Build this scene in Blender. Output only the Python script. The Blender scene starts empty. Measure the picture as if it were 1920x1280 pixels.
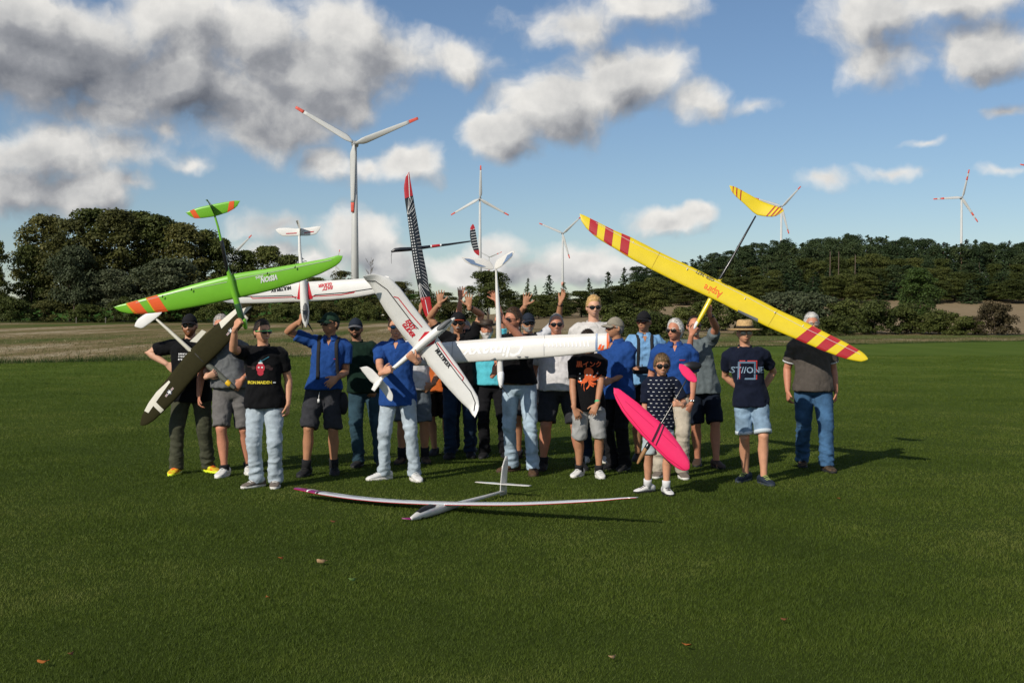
import bpy, bmesh, math, random
import numpy as np
from mathutils import Vector, Matrix, Quaternion, noise
from mathutils.bvhtree import BVHTree

scn = bpy.context.scene
COL = scn.collection
R = math.radians
random.seed(7)
rng = np.random.default_rng(11)

# ------------------------------------------------------------------ camera, sky, sun, exposure
FPX, CAM_H = 2304.0, 1.72
PITCH = math.atan(40.0 / FPX)
cam_data = bpy.data.cameras.new('camera')
cam = bpy.data.objects.new('camera', cam_data)
COL.objects.link(cam)
cam.location = (0, 0, CAM_H)
cam.rotation_euler = (R(90) - PITCH, 0, 0)
cam_data.sensor_width = 36.0
cam_data.lens = 36.0 * FPX / 1920.0
cam_data.clip_start, cam_data.clip_end = 0.1, 20000
scn.camera = cam
scn.view_settings.view_transform = 'Standard'
scn.view_settings.look = 'None'
scn.view_settings.gamma = 1.0
scn.view_settings.use_curve_mapping = False
scn.view_settings.exposure = 0.0
scn.cycles.max_bounces = 6
scn.cycles.transparent_max_bounces = 8
scn.cycles.use_denoising = True

SUN_EL = R(33)
SUN_H = Vector((-0.62, -0.78))          # horizontal direction towards the sun: behind the camera, to the left
SUN_H.normalize()
SUN_DIR = Vector((SUN_H.x * math.cos(SUN_EL), SUN_H.y * math.cos(SUN_EL), math.sin(SUN_EL)))
sun_data = bpy.data.lights.new('sun', 'SUN')
sun_data.energy = 4.2
sun_data.angle = R(0.53)
sun_data.color = (1.0, 0.93, 0.81)
sun = bpy.data.objects.new('sun', sun_data)
COL.objects.link(sun)
sun.rotation_euler = (-SUN_DIR).to_track_quat('-Z', 'Y').to_euler()


def ray(px, py):
    """direction of the sight line through photo pixel (px, py), with y component 1"""
    x, y = (px - 960) / FPX, -(py - 640) / FPX
    ca, sa = math.cos(PITCH), math.sin(PITCH)
    d = Vector((x, ca + y * sa, -sa + y * ca))
    return d / d.y


def P(px, py, d):
    v = ray(px, py)
    return Vector((v.x * d, d, CAM_H + v.z * d))


def G(px, py, z=0.0):
    v = ray(px, py)
    d = (z - CAM_H) / v.z
    return Vector((v.x * d, d, z))


# ---- node helpers
def new_nodes(tree):
    tree.nodes.clear()
    def add(t, **kw):
        n = tree.nodes.new(t)
        for k, v in kw.items():
            if k == 'inp':
                for a, b in v.items():
                    if isinstance(b, bpy.types.NodeSocket):
                        tree.links.new(b, n.inputs[a])
                    else:
                        n.inputs[a].default_value = b
            else:
                setattr(n, k, v)
        return n
    return add


def math_node(add, op, a, b=None, c=None, clamp=False):
    inp = {0: a}
    if b is not None: inp[1] = b
    if c is not None: inp[2] = c
    return add('ShaderNodeMath', operation=op, use_clamp=clamp, inp=inp).outputs[0]


# ---- world: Nishita sky with cumulus clouds placed by azimuth / elevation
CLOUDS = [  # photo px centre, radii, weight
    (120, 110, 370, 125, 1.0), (40, 40, 230, 100, 1.0), (330, 150, 200, 90, 1.0), (340, 50, 150, 85, 1.0),
    (480, 70, 140, 90, 1.0), (560, 140, 220, 100, 1.0), (480, 200, 150, 85, .95), (640, 70, 130, 80, .9),
    (710, 105, 115, 60, .8), (520, 245, 120, 60, .75), (640, 195, 90, 55, .8), (180, 218, 120, 34, .7),
    (60, 285, 150, 68, .95), (30, 350, 120, 62, .9), (200, 292, 130, 32, .65), (150, 365, 125, 52, .95),
    (235, 345, 65, 26, .6), (320, 244, 30, 20, .45), (350, 308, 42, 18, .5), (610, 312, 55, 50, .7),
    (765, 300, 80, 55, .85), (700, 322, 60, 32, .6), (885, 112, 100, 40, .6), (1090, 45, 130, 55, .65),
    (1200, 12, 130, 44, .7), (940, 245, 95, 62, 1.0), (1040, 200, 125, 92, 1.1), (1145, 155, 130, 84, 1.1),
    (1205, 130, 75, 58, .9), (1315, 192, 52, 36, .6), (1405, 194, 52, 16, .45), (1640, 40, 130, 75, .9),
    (1640, 105, 110, 58, .9), (1850, 80, 115, 72, 1.0), (1780, 5, 190, 40, .8), (1895, 215, 50, 20, .65),
    (1745, 262, 30, 9, .45), (1560, 333, 42, 22, .6), (1695, 318, 62, 16, .5), (1870, 328, 42, 13, .45),
    (665, 458, 90, 66, 1.0), (600, 492, 85, 40, .9), (725, 500, 80, 46, .95), (510, 420, 95, 28, .6),
    (1240, 426, 95, 26, .8), (1312, 412, 40, 22, .7), (1090, 482, 135, 44, .85), (1020, 512, 130, 28, .85),
    (935, 486, 62, 46, .95), (880, 512, 80, 34, .85), (1160, 505, 95, 30, .75), (500, 475, 60, 30, .7),
]


def azel(px, py):
    v = ray(px, py).normalized()
    return math.atan2(v.x, v.y), math.asin(v.z)


def cloud_group():
    g = bpy.data.node_groups.new('cloud_density', 'ShaderNodeTree')
    g.interface.new_socket('UV', in_out='INPUT', socket_type='NodeSocketVector')
    g.interface.new_socket('Density', in_out='OUTPUT', socket_type='NodeSocketFloat')
    g.interface.new_socket('Mass', in_out='OUTPUT', socket_type='NodeSocketFloat')
    add = new_nodes(g)
    gi = add('NodeGroupInput'); go = add('NodeGroupOutput')
    uv = gi.outputs[0]
    warp = add('ShaderNodeTexNoise', noise_dimensions='2D', inp={'Vector': uv, 'Scale': 13.0, 'Detail': 4.0, 'Roughness': .58})
    w1 = add('ShaderNodeVectorMath', operation='SUBTRACT', inp={0: warp.outputs['Color'], 1: (.5, .5, .5)})
    w2 = add('ShaderNodeVectorMath', operation='MULTIPLY_ADD', inp={0: w1.outputs[0], 1: (.048, .034, 0.0), 2: uv})
    cur = None
    for (cx, cy, rx, ry, w) in CLOUDS:
        a, e = azel(cx, cy)
        ra, re_ = rx / FPX, ry / FPX
        m = add('ShaderNodeVectorMath', operation='MULTIPLY_ADD', inp={0: w2.outputs[0], 1: (1 / ra, 1 / re_, 0), 2: (-a / ra, -e / re_, 0)})
        l = add('ShaderNodeVectorMath', operation='LENGTH', inp={0: m.outputs[0]})
        v = math_node(add, 'MULTIPLY_ADD', l.outputs['Value'], -w, w)
        cur = v if cur is None else add('ShaderNodeMath', operation='SMOOTH_MAX', inp={0: cur, 1: v, 2: .25}).outputs[0]
    # the rest of the sky carries clouds of the same kind
    sep = add('ShaderNodeSeparateXYZ', inp={0: uv})
    far = math_node(add, 'ABSOLUTE', sep.outputs[0])
    far = add('ShaderNodeMapRange', inp={0: far, 1: .44, 2: .62, 3: 0.0, 4: 1.0}).outputs[0]
    high = add('ShaderNodeMapRange', inp={0: sep.outputs[1], 1: .30, 2: .45, 3: 0.0, 4: 1.0}).outputs[0]
    out = math_node(add, 'MAXIMUM', far, high)
    big = add('ShaderNodeTexNoise', noise_dimensions='2D', inp={'Vector': uv, 'Scale': 3.0, 'Detail': 2.0})
    bigv = math_node(add, 'MULTIPLY_ADD', big.outputs[0], 3.2, -1.75)
    bigv = math_node(add, 'MULTIPLY', math_node(add, 'MINIMUM', bigv, .8), out)
    bigv = math_node(add, 'SUBTRACT', bigv, math_node(add, 'SUBTRACT', 1.0, out))
    cur = math_node(add, 'MAXIMUM', cur, bigv)
    n = add('ShaderNodeTexNoise', noise_dimensions='2D', inp={'Vector': w2.outputs[0], 'Scale': 17.0, 'Detail': 9.0, 'Roughness': .56})
    d = math_node(add, 'MULTIPLY_ADD', n.outputs[0], 1.22, -.66)
    d = math_node(add, 'ADD', d, cur)
    g.links.new(d, go.inputs[0]); g.links.new(cur, go.inputs[1])
    return g


world = bpy.data.worlds.new('World')
scn.world = world
world.use_nodes = True
add = new_nodes(world.node_tree)
tc = add('ShaderNodeTexCoord')
sepd = add('ShaderNodeSeparateXYZ', inp={0: tc.outputs['Generated']})
az = math_node(add, 'ARCTAN2', sepd.outputs[0], sepd.outputs[1])
el = math_node(add, 'ARCSINE', sepd.outputs[2])
uvn = add('ShaderNodeCombineXYZ', inp={0: az, 1: el, 2: 0.0}).outputs[0]
grp = cloud_group()
g1 = add('ShaderNodeGroup', node_tree=grp, inp={0: uvn})
off = add('ShaderNodeVectorMath', operation='ADD', inp={0: uvn, 1: (-.014, .019, 0)})
g2 = add('ShaderNodeGroup', node_tree=grp, inp={0: off.outputs[0]})
d1, d2 = g1.outputs[0], g2.outputs[0]
alpha = add('ShaderNodeMapRange', interpolation_type='SMOOTHSTEP', inp={0: d1, 1: -.16, 2: .48}).outputs[0]
relief = math_node(add, 'SUBTRACT', d1, d2)
lit = math_node(add, 'MULTIPLY_ADD', relief, .62, .80, clamp=True)
thick = add('ShaderNodeMapRange', interpolation_type='SMOOTHSTEP', inp={0: g1.outputs[1], 1: .10, 2: 1.0, 3: 0.0, 4: .20}).outputs[0]
# the flat grey bases of the big clouds, seen from below
BASES = [(90, 150, 330, 85, 1.0), (300, 175, 210, 65, .95), (20, 120, 200, 90, .9), (520, 215, 150, 62, .85), (590, 130, 130, 60, .5), (60, 365, 130, 60, .75), (180, 385, 120, 35, .5),
         (330, 110, 120, 60, .4), (700, 130, 100, 50, .35), (1060, 265, 170, 45, .45), (1200, 190, 70, 45, .5), (1890, 130, 90, 45, .5), (1690, 60, 120, 40, .35), (1895, 215, 60, 26, .8), (510, 425, 110, 30, .6), (1120, 70, 110, 40, .35), (1250, 440, 80, 18, .35), (1100, 515, 150, 22, .4)]
wv = add('ShaderNodeTexNoise', noise_dimensions='2D', inp={'Vector': uvn, 'Scale': 11.0, 'Detail': 4.0, 'Roughness': .5})
wv = add('ShaderNodeVectorMath', operation='MULTIPLY_ADD', inp={0: add('ShaderNodeVectorMath', operation='SUBTRACT', inp={0: wv.outputs['Color'], 1: (.5, .5, .5)}).outputs[0], 1: (.09, .06, 0), 2: uvn})
dk = None
for (cx, cy, rx, ry, w) in BASES:
    a_, e_ = azel(cx, cy)
    m_ = add('ShaderNodeVectorMath', operation='MULTIPLY_ADD', inp={0: wv.outputs[0], 1: (FPX / rx, FPX / ry, 0), 2: (-a_ * FPX / rx, -e_ * FPX / ry, 0)})
    l_ = add('ShaderNodeVectorMath', operation='LENGTH', inp={0: m_.outputs[0]})
    v_ = math_node(add, 'MULTIPLY_ADD', l_.outputs['Value'], -w * .8, w * 1.2)
    v_ = math_node(add, 'MINIMUM', v_, w * .75)
    dk = v_ if dk is None else add('ShaderNodeMath', operation='SMOOTH_MAX', inp={0: dk, 1: v_, 2: .2}).outputs[0]
dk = math_node(add, 'MAXIMUM', dk, 0.0)
lit = math_node(add, 'SUBTRACT', lit, math_node(add, 'MULTIPLY_ADD', dk, .43, thick), clamp=True)
fine_ = add('ShaderNodeTexNoise', noise_dimensions='2D', inp={'Vector': uvn, 'Scale': 34.0, 'Detail': 7.0, 'Roughness': .6})
lit = math_node(add, 'ADD', lit, math_node(add, 'MULTIPLY_ADD', fine_.outputs[0], .42, -.21), clamp=True)
ramp = add('ShaderNodeValToRGB', inp={0: lit})
cr = ramp.color_ramp
cr.elements[0].position, cr.elements[0].color = 0.0, (.135, .148, .178, 1)
cr.elements[1].position, cr.elements[1].color = 1.0, (.86, .84, .80, 1)
e = cr.elements.new(.38); e.color = (.31, .32, .345, 1)
e = cr.elements.new(.68); e.color = (.57, .57, .565, 1)
sky = add('ShaderNodeTexSky', sky_type='NISHITA')
sky.sun_disc = False
sky.sun_elevation = SUN_EL
sky.sun_rotation = math.atan2(SUN_H.x, SUN_H.y)
sky.air_density, sky.dust_density, sky.ozone_density = 1.0, .15, 3.2
skyt = add('ShaderNodeMix', data_type='RGBA', blend_type='MULTIPLY', inp={0: 1.0, 6: sky.outputs[0], 7: (.93, .96, 1.02, 1)})
bg1 = add('ShaderNodeBackground', inp={0: skyt.outputs[2], 1: .083})
bg2 = add('ShaderNodeBackground', inp={0: ramp.outputs[0], 1: 1.0})
mixs = add('ShaderNodeMixShader', inp={0: alpha, 1: bg1.outputs[0], 2: bg2.outputs[0]})
wout = add('ShaderNodeOutputWorld', inp={0: mixs.outputs[0]})


# ------------------------------------------------------------------ helpers: materials, meshes, tags
MATS = {}


def mat(name, col, rough=.7, spec=.35, noise_amt=0.0, noise_scale=20.0, bump=0.0, bump_scale=60.0, metal=0.0,
        sheen=0.0, coat=0.0, col2=None, transl=0.0):
    if name in MATS: return MATS[name]
    m = bpy.data.materials.new(name)
    m.use_nodes = True
    add = new_nodes(m.node_tree)
    out = add('ShaderNodeOutputMaterial')
    b = add('ShaderNodeBsdfPrincipled', inp={'Roughness': rough, 'Specular IOR Level': spec, 'Metallic': metal,
                                             'Sheen Weight': sheen, 'Coat Weight': coat})
    c4 = (*col, 1)
    tcn = add('ShaderNodeTexCoord')
    if noise_amt > 0 or col2:
        n = add('ShaderNodeTexNoise', inp={'Vector': tcn.outputs['Object'], 'Scale': noise_scale, 'Detail': 4.0, 'Roughness': .6})
        lo = tuple(max(0, v * (1 - noise_amt)) for v in col)
        hi = col2 if col2 else tuple(min(1, v * (1 + noise_amt)) for v in col)
        rp = add('ShaderNodeValToRGB', inp={0: n.outputs[0]})
        rp.color_ramp.elements[0].position, rp.color_ramp.elements[1].position = .32, .68
        rp.color_ramp.elements[0].color, rp.color_ramp.elements[1].color = (*lo, 1), (*hi, 1)
        m.node_tree.links.new(rp.outputs[0], b.inputs['Base Color'])
    else:
        b.inputs['Base Color'].default_value = c4
    if bump > 0:
        n2 = add('ShaderNodeTexNoise', inp={'Vector': tcn.outputs['Object'], 'Scale': bump_scale, 'Detail': 3.0})
        bp = add('ShaderNodeBump', inp={'Strength': bump, 'Distance': .01, 'Height': n2.outputs[0]})
        m.node_tree.links.new(bp.outputs[0], b.inputs['Normal'])
    surf = b.outputs[0]
    if transl > 0:
        t = add('ShaderNodeBsdfTranslucent', inp={0: c4})
        surf = add('ShaderNodeMixShader', inp={0: transl, 1: surf, 2: t.outputs[0]}).outputs[0]
    m.node_tree.links.new(surf, out.inputs[0])
    MATS[name] = m
    return m


def mesh_from(verts, faces, name='mesh', smooth=True):
    me = bpy.data.meshes.new(name)
    me.from_pydata([tuple(v) for v in verts], [], [tuple(f) for f in faces])
    if smooth:
        me.polygons.foreach_set('use_smooth', np.ones(len(me.polygons), bool))
    me.update()
    return me


def mesh_np(verts, faces, name='mesh', smooth=False):
    """quick mesh from arrays; every face has the same number of corners"""
    verts = np.asarray(verts, np.float32); faces = np.asarray(faces, np.int32)
    me = bpy.data.meshes.new(name)
    k = faces.shape[1]
    me.vertices.add(len(verts)); me.loops.add(faces.size); me.polygons.add(len(faces))
    me.vertices.foreach_set('co', verts.ravel())
    me.loops.foreach_set('vertex_index', faces.ravel())
    me.polygons.foreach_set('loop_start', np.arange(0, faces.size, k, dtype=np.int32))
    me.polygons.foreach_set('loop_total', np.full(len(faces), k, np.int32))
    if smooth: me.polygons.foreach_set('use_smooth', np.ones(len(faces), bool))
    me.update(calc_edges=True)
    return me


def obj(name, me, m=None, parent=None, loc=None, rot=None):
    if m is not None and len(me.materials) == 0:
        for mm in (m if isinstance(m, (list, tuple)) else [m]): me.materials.append(mm)
    o = bpy.data.objects.new(name, me)
    COL.objects.link(o)
    if parent is not None: o.parent = parent
    if loc is not None: o.location = loc
    if rot is not None: o.rotation_euler = rot
    return o


def tag(o, label=None, cat=None, group=None, kind=None):
    if label: o['label'] = label
    if cat: o['category'] = cat
    if group: o['group'] = group
    if kind: o['kind'] = kind
    return o


def thing(name, label, cat, loc=(0, 0, 0), rotz=0.0, group=None):
    o = bpy.data.objects.new(name, None)
    COL.objects.link(o)
    o.empty_display_size = .2
    o.location = loc; o.rotation_euler = (0, 0, rotz)
    return tag(o, label, cat, group)


class MB:
    """collects simple closed shapes into one mesh"""
    def __init__(s): s.v, s.f = [], []
    def put(s, v, f):
        n = len(s.v); s.v += [tuple(q) for q in v]; s.f += [tuple(i + n for i in q) for q in f]
        return s
    def loft(s, rings, cap=True, closed=True):
        n = len(rings[0]); v = [p for r in rings for p in r]; f = []
        for i in range(len(rings) - 1):
            for j in range(n if closed else n - 1):
                k = (j + 1) % n
                f.append((i * n + j, i * n + k, (i + 1) * n + k, (i + 1) * n + j))
        if cap and closed:
            f.append(tuple(range(n - 1, -1, -1)))
            f.append(tuple((len(rings) - 1) * n + j for j in range(n)))
        return s.put(v, f)
    def tube(s, pts, rads, n=10, flat=None, round_ends=True):
        """tube through pts; rads a number or (ru, rv) per point; flat = reference vector for the rv axis"""
        pts = [Vector(p) for p in pts]
        rr = [(r, r) if not isinstance(r, (tuple, list)) else r for r in rads]
        if round_ends:
            d0 = (pts[0] - pts[1]).normalized(); d1_ = (pts[-1] - pts[-2]).normalized()
            a, b = min(rr[0]), min(rr[-1])
            pts = [pts[0] + d0 * a * .92, pts[0] + d0 * a * .6] + pts + [pts[-1] + d1_ * b * .6, pts[-1] + d1_ * b * .92]
            rr = [tuple(q * .38 for q in rr[0]), tuple(q * .8 for q in rr[0])] + rr + [tuple(q * .8 for q in rr[-1]), tuple(q * .38 for q in rr[-1])]
        rings = []
        ref = Vector(flat) if flat is not None else None
        pu = None
        for i, p in enumerate(pts):
            t = (pts[min(i + 1, len(pts) - 1)] - pts[max(i - 1, 0)]).normalized()
            if ref is not None:
                v = (ref - t * ref.dot(t))
                v = v.normalized() if v.length > 1e-5 else t.orthogonal().normalized()
                u = v.cross(t)
            else:
                u = (pu - t * pu.dot(t)) if pu is not None else t.orthogonal()
                u = u.normalized() if u.length > 1e-6 else t.orthogonal().normalized()
                v = t.cross(u); pu = u
            rings.append([p + u * (rr[i][0] * math.cos(2 * math.pi * k / n)) + v * (rr[i][1] * math.sin(2 * math.pi * k / n)) for k in range(n)])
        return s.loft(rings)
    def box(s, c, h, M=None):
        c = Vector(c); v = []
        for dx in (-1, 1):
            for dy in (-1, 1):
                for dz in (-1, 1):
                    q = Vector((dx * h[0], dy * h[1], dz * h[2]))
                    if M is not None: q = M @ q
                    v.append(c + q)
        return s.put(v, [(0, 1, 3, 2), (4, 6, 7, 5), (0, 4, 5, 1), (2, 3, 7, 6), (0, 2, 6, 4), (1, 5, 7, 3)])
    def ellipsoid(s, c, r, n=12, m=8, M=None):
        c = Vector(c); rings = []
        for i in range(1, m):
            ph = math.pi * i / m
            rg = []
            for j in range(n):
                th = 2 * math.pi * j / n
                q = Vector((r[0] * math.sin(ph) * math.cos(th), r[1] * math.sin(ph) * math.sin(th), -r[2] * math.cos(ph)))
                rg.append(c + (M @ q if M is not None else q))
            rings.append(rg)
        return s.loft(rings)
    def mesh(s, name='mesh', smooth=True): return mesh_from(s.v, s.f, name, smooth)
    def build(s, name, m, parent=None, smooth=True, **kw): return obj(name, s.mesh(name, smooth), m, parent, **kw)
# ------------------------------------------------------------------ terrain
def edge_d(x):
    """distance along y at which the lawn ends, as a function of x"""
    return 66.5 + .86 * x if x < 30 else 92.3 + .75 * (x - 30)


def smooth01(t):
    t = min(1, max(0, t)); return t * t * (3 - 2 * t)


def terrain(x, y):
    s = smooth01((x + 25) / 60.0)                       # 0 on the left, 1 on the right
    z = (.0085 + .013 * s) * max(0, y - (60 + 75 * s)) if y < 330 else (.0085 + .013 * s) * (330 - (60 + 75 * s)) + .004 * (y - 330)
    hill = smooth01((y - 235) / 190) * smooth01((x + 20 - (y - 240) * .02) / 90)
    z += 11.5 * hill
    return z


def grid_sheet(name, fn, us, vs, m, kind='structure'):
    v = [fn(a, b) for b in vs for a in us]; n = len(us); f = []
    for j in range(len(vs) - 1):
        for i in range(n - 1):
            f.append((j * n + i, j * n + i + 1, (j + 1) * n + i + 1, (j + 1) * n + i))
    o = obj(name, mesh_from(v, f, name), m)
    return tag(o, kind=kind)


def ground_mat(name, stops, scale, fine, rough=.95, bump=.6, bands=None, bdist=.03):
    m = bpy.data.materials.new(name); m.use_nodes = True
    add = new_nodes(m.node_tree)
    geo = add('ShaderNodeNewGeometry')
    n1 = add('ShaderNodeTexNoise', inp={'Vector': geo.outputs['Position'], 'Scale': scale, 'Detail': 6.0, 'Roughness': .65})
    n2 = add('ShaderNodeTexNoise', inp={'Vector': geo.outputs['Position'], 'Scale': fine, 'Detail': 4.0, 'Roughness': .7})
    f = math_node(add, 'MULTIPLY_ADD', n2.outputs[0], .55, 0.0)
    f = math_node(add, 'MULTIPLY_ADD', n1.outputs[0], .45, f)
    if bands:
        mp = add('ShaderNodeMapping', inp={'Vector': geo.outputs['Position'], 'Rotation': (0, 0, bands[1]), 'Scale': (bands[0], bands[0] * .04, bands[0])})
        n3 = add('ShaderNodeTexNoise', inp={'Vector': mp.outputs[0], 'Scale': 1.0, 'Detail': 3.0})
        f = math_node(add, 'MULTIPLY_ADD', n3.outputs[0], bands[2], f)
        f = math_node(add, 'SUBTRACT', f, bands[2] * .5)
    rp = add('ShaderNodeValToRGB', inp={0: f})
    cr = rp.color_ramp
    cr.elements[0].position, cr.elements[0].color = stops[0][0], (*stops[0][1], 1)
    cr.elements[1].position, cr.elements[1].color = stops[-1][0], (*stops[-1][1], 1)
    for p_, c_ in stops[1:-1]:
        e = cr.elements.new(p_); e.color = (*c_, 1)
    bp = add('ShaderNodeBump', inp={'Strength': bump, 'Distance': bdist, 'Height': n2.outputs[0]})
    b = add('ShaderNodeBsdfPrincipled', inp={'Base Color': rp.outputs[0], 'Roughness': rough, 'Specular IOR Level': .02, 'Normal': bp.outputs[0]})
    add('ShaderNodeOutputMaterial', inp={0: b.outputs[0]})
    return m


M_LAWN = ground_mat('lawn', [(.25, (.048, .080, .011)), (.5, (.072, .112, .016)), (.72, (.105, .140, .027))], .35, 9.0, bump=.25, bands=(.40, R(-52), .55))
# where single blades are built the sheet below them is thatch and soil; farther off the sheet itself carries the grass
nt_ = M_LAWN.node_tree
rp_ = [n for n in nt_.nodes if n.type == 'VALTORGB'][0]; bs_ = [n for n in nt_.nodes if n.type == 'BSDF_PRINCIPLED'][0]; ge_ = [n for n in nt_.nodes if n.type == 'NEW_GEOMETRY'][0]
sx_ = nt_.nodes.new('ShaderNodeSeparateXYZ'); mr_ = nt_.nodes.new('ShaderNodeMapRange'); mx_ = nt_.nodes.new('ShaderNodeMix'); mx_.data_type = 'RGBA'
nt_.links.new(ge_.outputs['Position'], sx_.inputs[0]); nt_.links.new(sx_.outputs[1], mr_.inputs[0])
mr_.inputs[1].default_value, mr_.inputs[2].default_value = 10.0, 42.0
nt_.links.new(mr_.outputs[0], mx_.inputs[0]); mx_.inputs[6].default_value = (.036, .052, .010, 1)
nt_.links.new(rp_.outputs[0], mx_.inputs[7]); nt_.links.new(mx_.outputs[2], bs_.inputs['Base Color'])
M_STUBBLE = ground_mat('stubble_field', [(.36, (.060, .090, .020)), (.46, (.135, .118, .048)), (.55, (.20, .148, .074)), (.67, (.40, .34, .23))],
                       .05, 1.6, bands=(.16, R(-8), .8), bdist=.1)
M_FARFIELD = ground_mat('far_field', [(.3, (.19, .142, .082)), (.5, (.235, .178, .105)), (.7, (.28, .215, .135))], .02, .5, bands=(.3, R(80), .3))
M_VERGE = ground_mat('verge', [(.3, (.03, .05, .01)), (.5, (.06, .075, .02)), (.7, (.11, .10, .04))], .12, 2.0)

# one sheet of open ground out to the horizon, the lawn lying on it
xs = list(np.concatenate([np.linspace(-4000, -260, 12), np.linspace(-240, 240, 97), np.linspace(260, 4000, 12)]))
ys = list(np.concatenate([[-300, -60], np.linspace(0, 480, 97), [520, 600, 800, 1200, 2000, 4000, 7000]]))
grid_sheet('ground', lambda a, b: (a, b, terrain(a, b) - .012), xs, ys, M_STUBBLE)
lx = list(np.linspace(-130, 130, 66))
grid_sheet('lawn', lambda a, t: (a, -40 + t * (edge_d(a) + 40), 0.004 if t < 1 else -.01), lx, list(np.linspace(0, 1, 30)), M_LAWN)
# the tan field rising behind the hedges on the right, in front of the wood
grid_sheet('far_field', lambda a, b: (a, b, terrain(a, b) + .03), list(np.linspace(-6, 150, 40)), list(np.linspace(140, 305, 42)), M_FARFIELD)
# rough grass along the foot of the trees on the left, and a strip of weeds beside the lawn on the right
grid_sheet('verge', lambda a, b: (a, b, terrain(a, b) + .03), list(np.linspace(-130, -6, 40)), list(np.linspace(205, 260, 12)), M_VERGE)
M_GREENSTRIP = ground_mat('green_strip', [(.3, (.05, .08, .015)), (.5, (.09, .11, .03)), (.7, (.16, .15, .06))], .12, 2.0)
grid_sheet('weed_strip', lambda a, t: (a, edge_d(a) + 17 + t * (26 if a > 5 else 14), .02 + terrain(a, edge_d(a) + 17 + t * 20)), list(np.linspace(2, 75, 30)), list(np.linspace(0, 1, 6)), M_GREENSTRIP)
M_CROP = ground_mat('green_field', [(.3, (.03, .075, .012)), (.5, (.045, .10, .018)), (.7, (.06, .12, .025))], .06, 1.0)
grid_sheet('green_field', lambda a, b: (a, b, terrain(a, b) + .05 + max(0, b - 262) * .05), list(np.linspace(-140, -30, 20)), list(np.linspace(262, 420, 16)), M_CROP)


# ------------------------------------------------------------------ grass blades
def grass_mat(name, c0, c1, c2, transl=.35):
    m = bpy.data.materials.new(name); m.use_nodes = True
    add = new_nodes(m.node_tree)
    geo = add('ShaderNodeNewGeometry')
    n1 = add('ShaderNodeTexNoise', inp={'Vector': geo.outputs['Position'], 'Scale': .8, 'Detail': 5.0, 'Roughness': .7})
    n0 = add('ShaderNodeTexNoise', inp={'Vector': geo.outputs['Position'], 'Scale': .33, 'Detail': 2.0})
    f = math_node(add, 'MULTIPLY_ADD', geo.outputs['Random Per Island'], .36, math_node(add, 'MULTIPLY_ADD', n1.outputs[0], 1.15, -.90))
    f = math_node(add, 'MULTIPLY_ADD', n0.outputs[0], 1.35, f)
    rp = add('ShaderNodeValToRGB', inp={0: f})
    cr = rp.color_ramp
    cr.elements[0].position, cr.elements[0].color = .15, (*c0, 1)
    cr.elements[1].position, cr.elements[1].color = .95, (*c2, 1)
    e = cr.elements.new(.6); e.color = (*c1, 1)
    b = add('ShaderNodeBsdfPrincipled', inp={'Base Color': rp.outputs[0], 'Roughness': .6, 'Specular IOR Level': .2})
    t = add('ShaderNodeBsdfTranslucent', inp={0: rp.outputs[0]})
    mx = add('ShaderNodeMixShader', inp={0: transl, 1: b.outputs[0], 2: t.outputs[0]})
    add('ShaderNodeOutputMaterial', inp={0: mx.outputs[0]})
    return m


def blades(pos, hgt, wid, name, m, lean=.5):
    n = len(pos)
    a = rng.uniform(0, 2 * np.pi, n); l = rng.normal(0, lean, (n, 2)) * hgt[:, None]
    ux, uy = np.cos(a) * wid * .5, np.sin(a) * wid * .5
    v = np.zeros((n, 3, 3), np.float32)
    v[:, 0] = pos; v[:, 0, 0] -= ux; v[:, 0, 1] -= uy
    v[:, 1] = pos; v[:, 1, 0] += ux; v[:, 1, 1] += uy
    v[:, 2] = pos; v[:, 2, 0] += l[:, 0]; v[:, 2, 1] += l[:, 1]; v[:, 2, 2] += hgt
    return tag(obj(name, mesh_np(v.reshape(-1, 3), np.arange(n * 3).reshape(n, 3), name), m), kind='stuff')


def scatter_view(n, d0, d1, px0=-40, px1=1960):
    d = np.sqrt(rng.uniform(d0 * d0, d1 * d1, n))
    px = rng.uniform(px0, px1, n)
    return np.stack([(px - 960) / FPX * d * 1.02, d, np.full(n, .003)], 1)


def lawn_tone(p):
    """clumps: taller and denser in soft patches"""
    return np.array([noise.noise((x * .9, y * .9, 3.3)) + .6 * noise.noise((x * 3.1, y * 3.1, 8.1)) for x, y, _ in p])


NB = 960000                                    # density falls off smoothly with distance while the blades widen
d_ = 5.4 * (60 / 5.4) ** (rng.random(NB) ** 1.0)
px_ = np.where(rng.random(NB) < .72, rng.uniform(-40, 1960, NB), rng.uniform(-560, 2480, NB))
pg = np.stack([(px_ - 960) / FPX * d_ * 1.02, d_, np.full(NB, .003)], 1)
tone = lawn_tone(pg)
sz = .9 + .5 * np.clip((d_ - 6) / 45, 0, 1)
keep = pg[:, 1] < np.array([edge_d(x) - .5 for x in pg[:, 0]])
hg = (.015 + .008 * rng.random(len(pg)) + .011 * np.clip(tone, -1, 1)) * sz
wd = (.0027 + .0019 * rng.random(len(pg))) * (d_ / 6.0) ** .85
M_GRASS = grass_mat('grass_blade', (.050, .080, .009), (.092, .134, .015), (.172, .194, .042))
blades(pg[keep], hg[keep], wd[keep], 'grass', M_GRASS)
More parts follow.
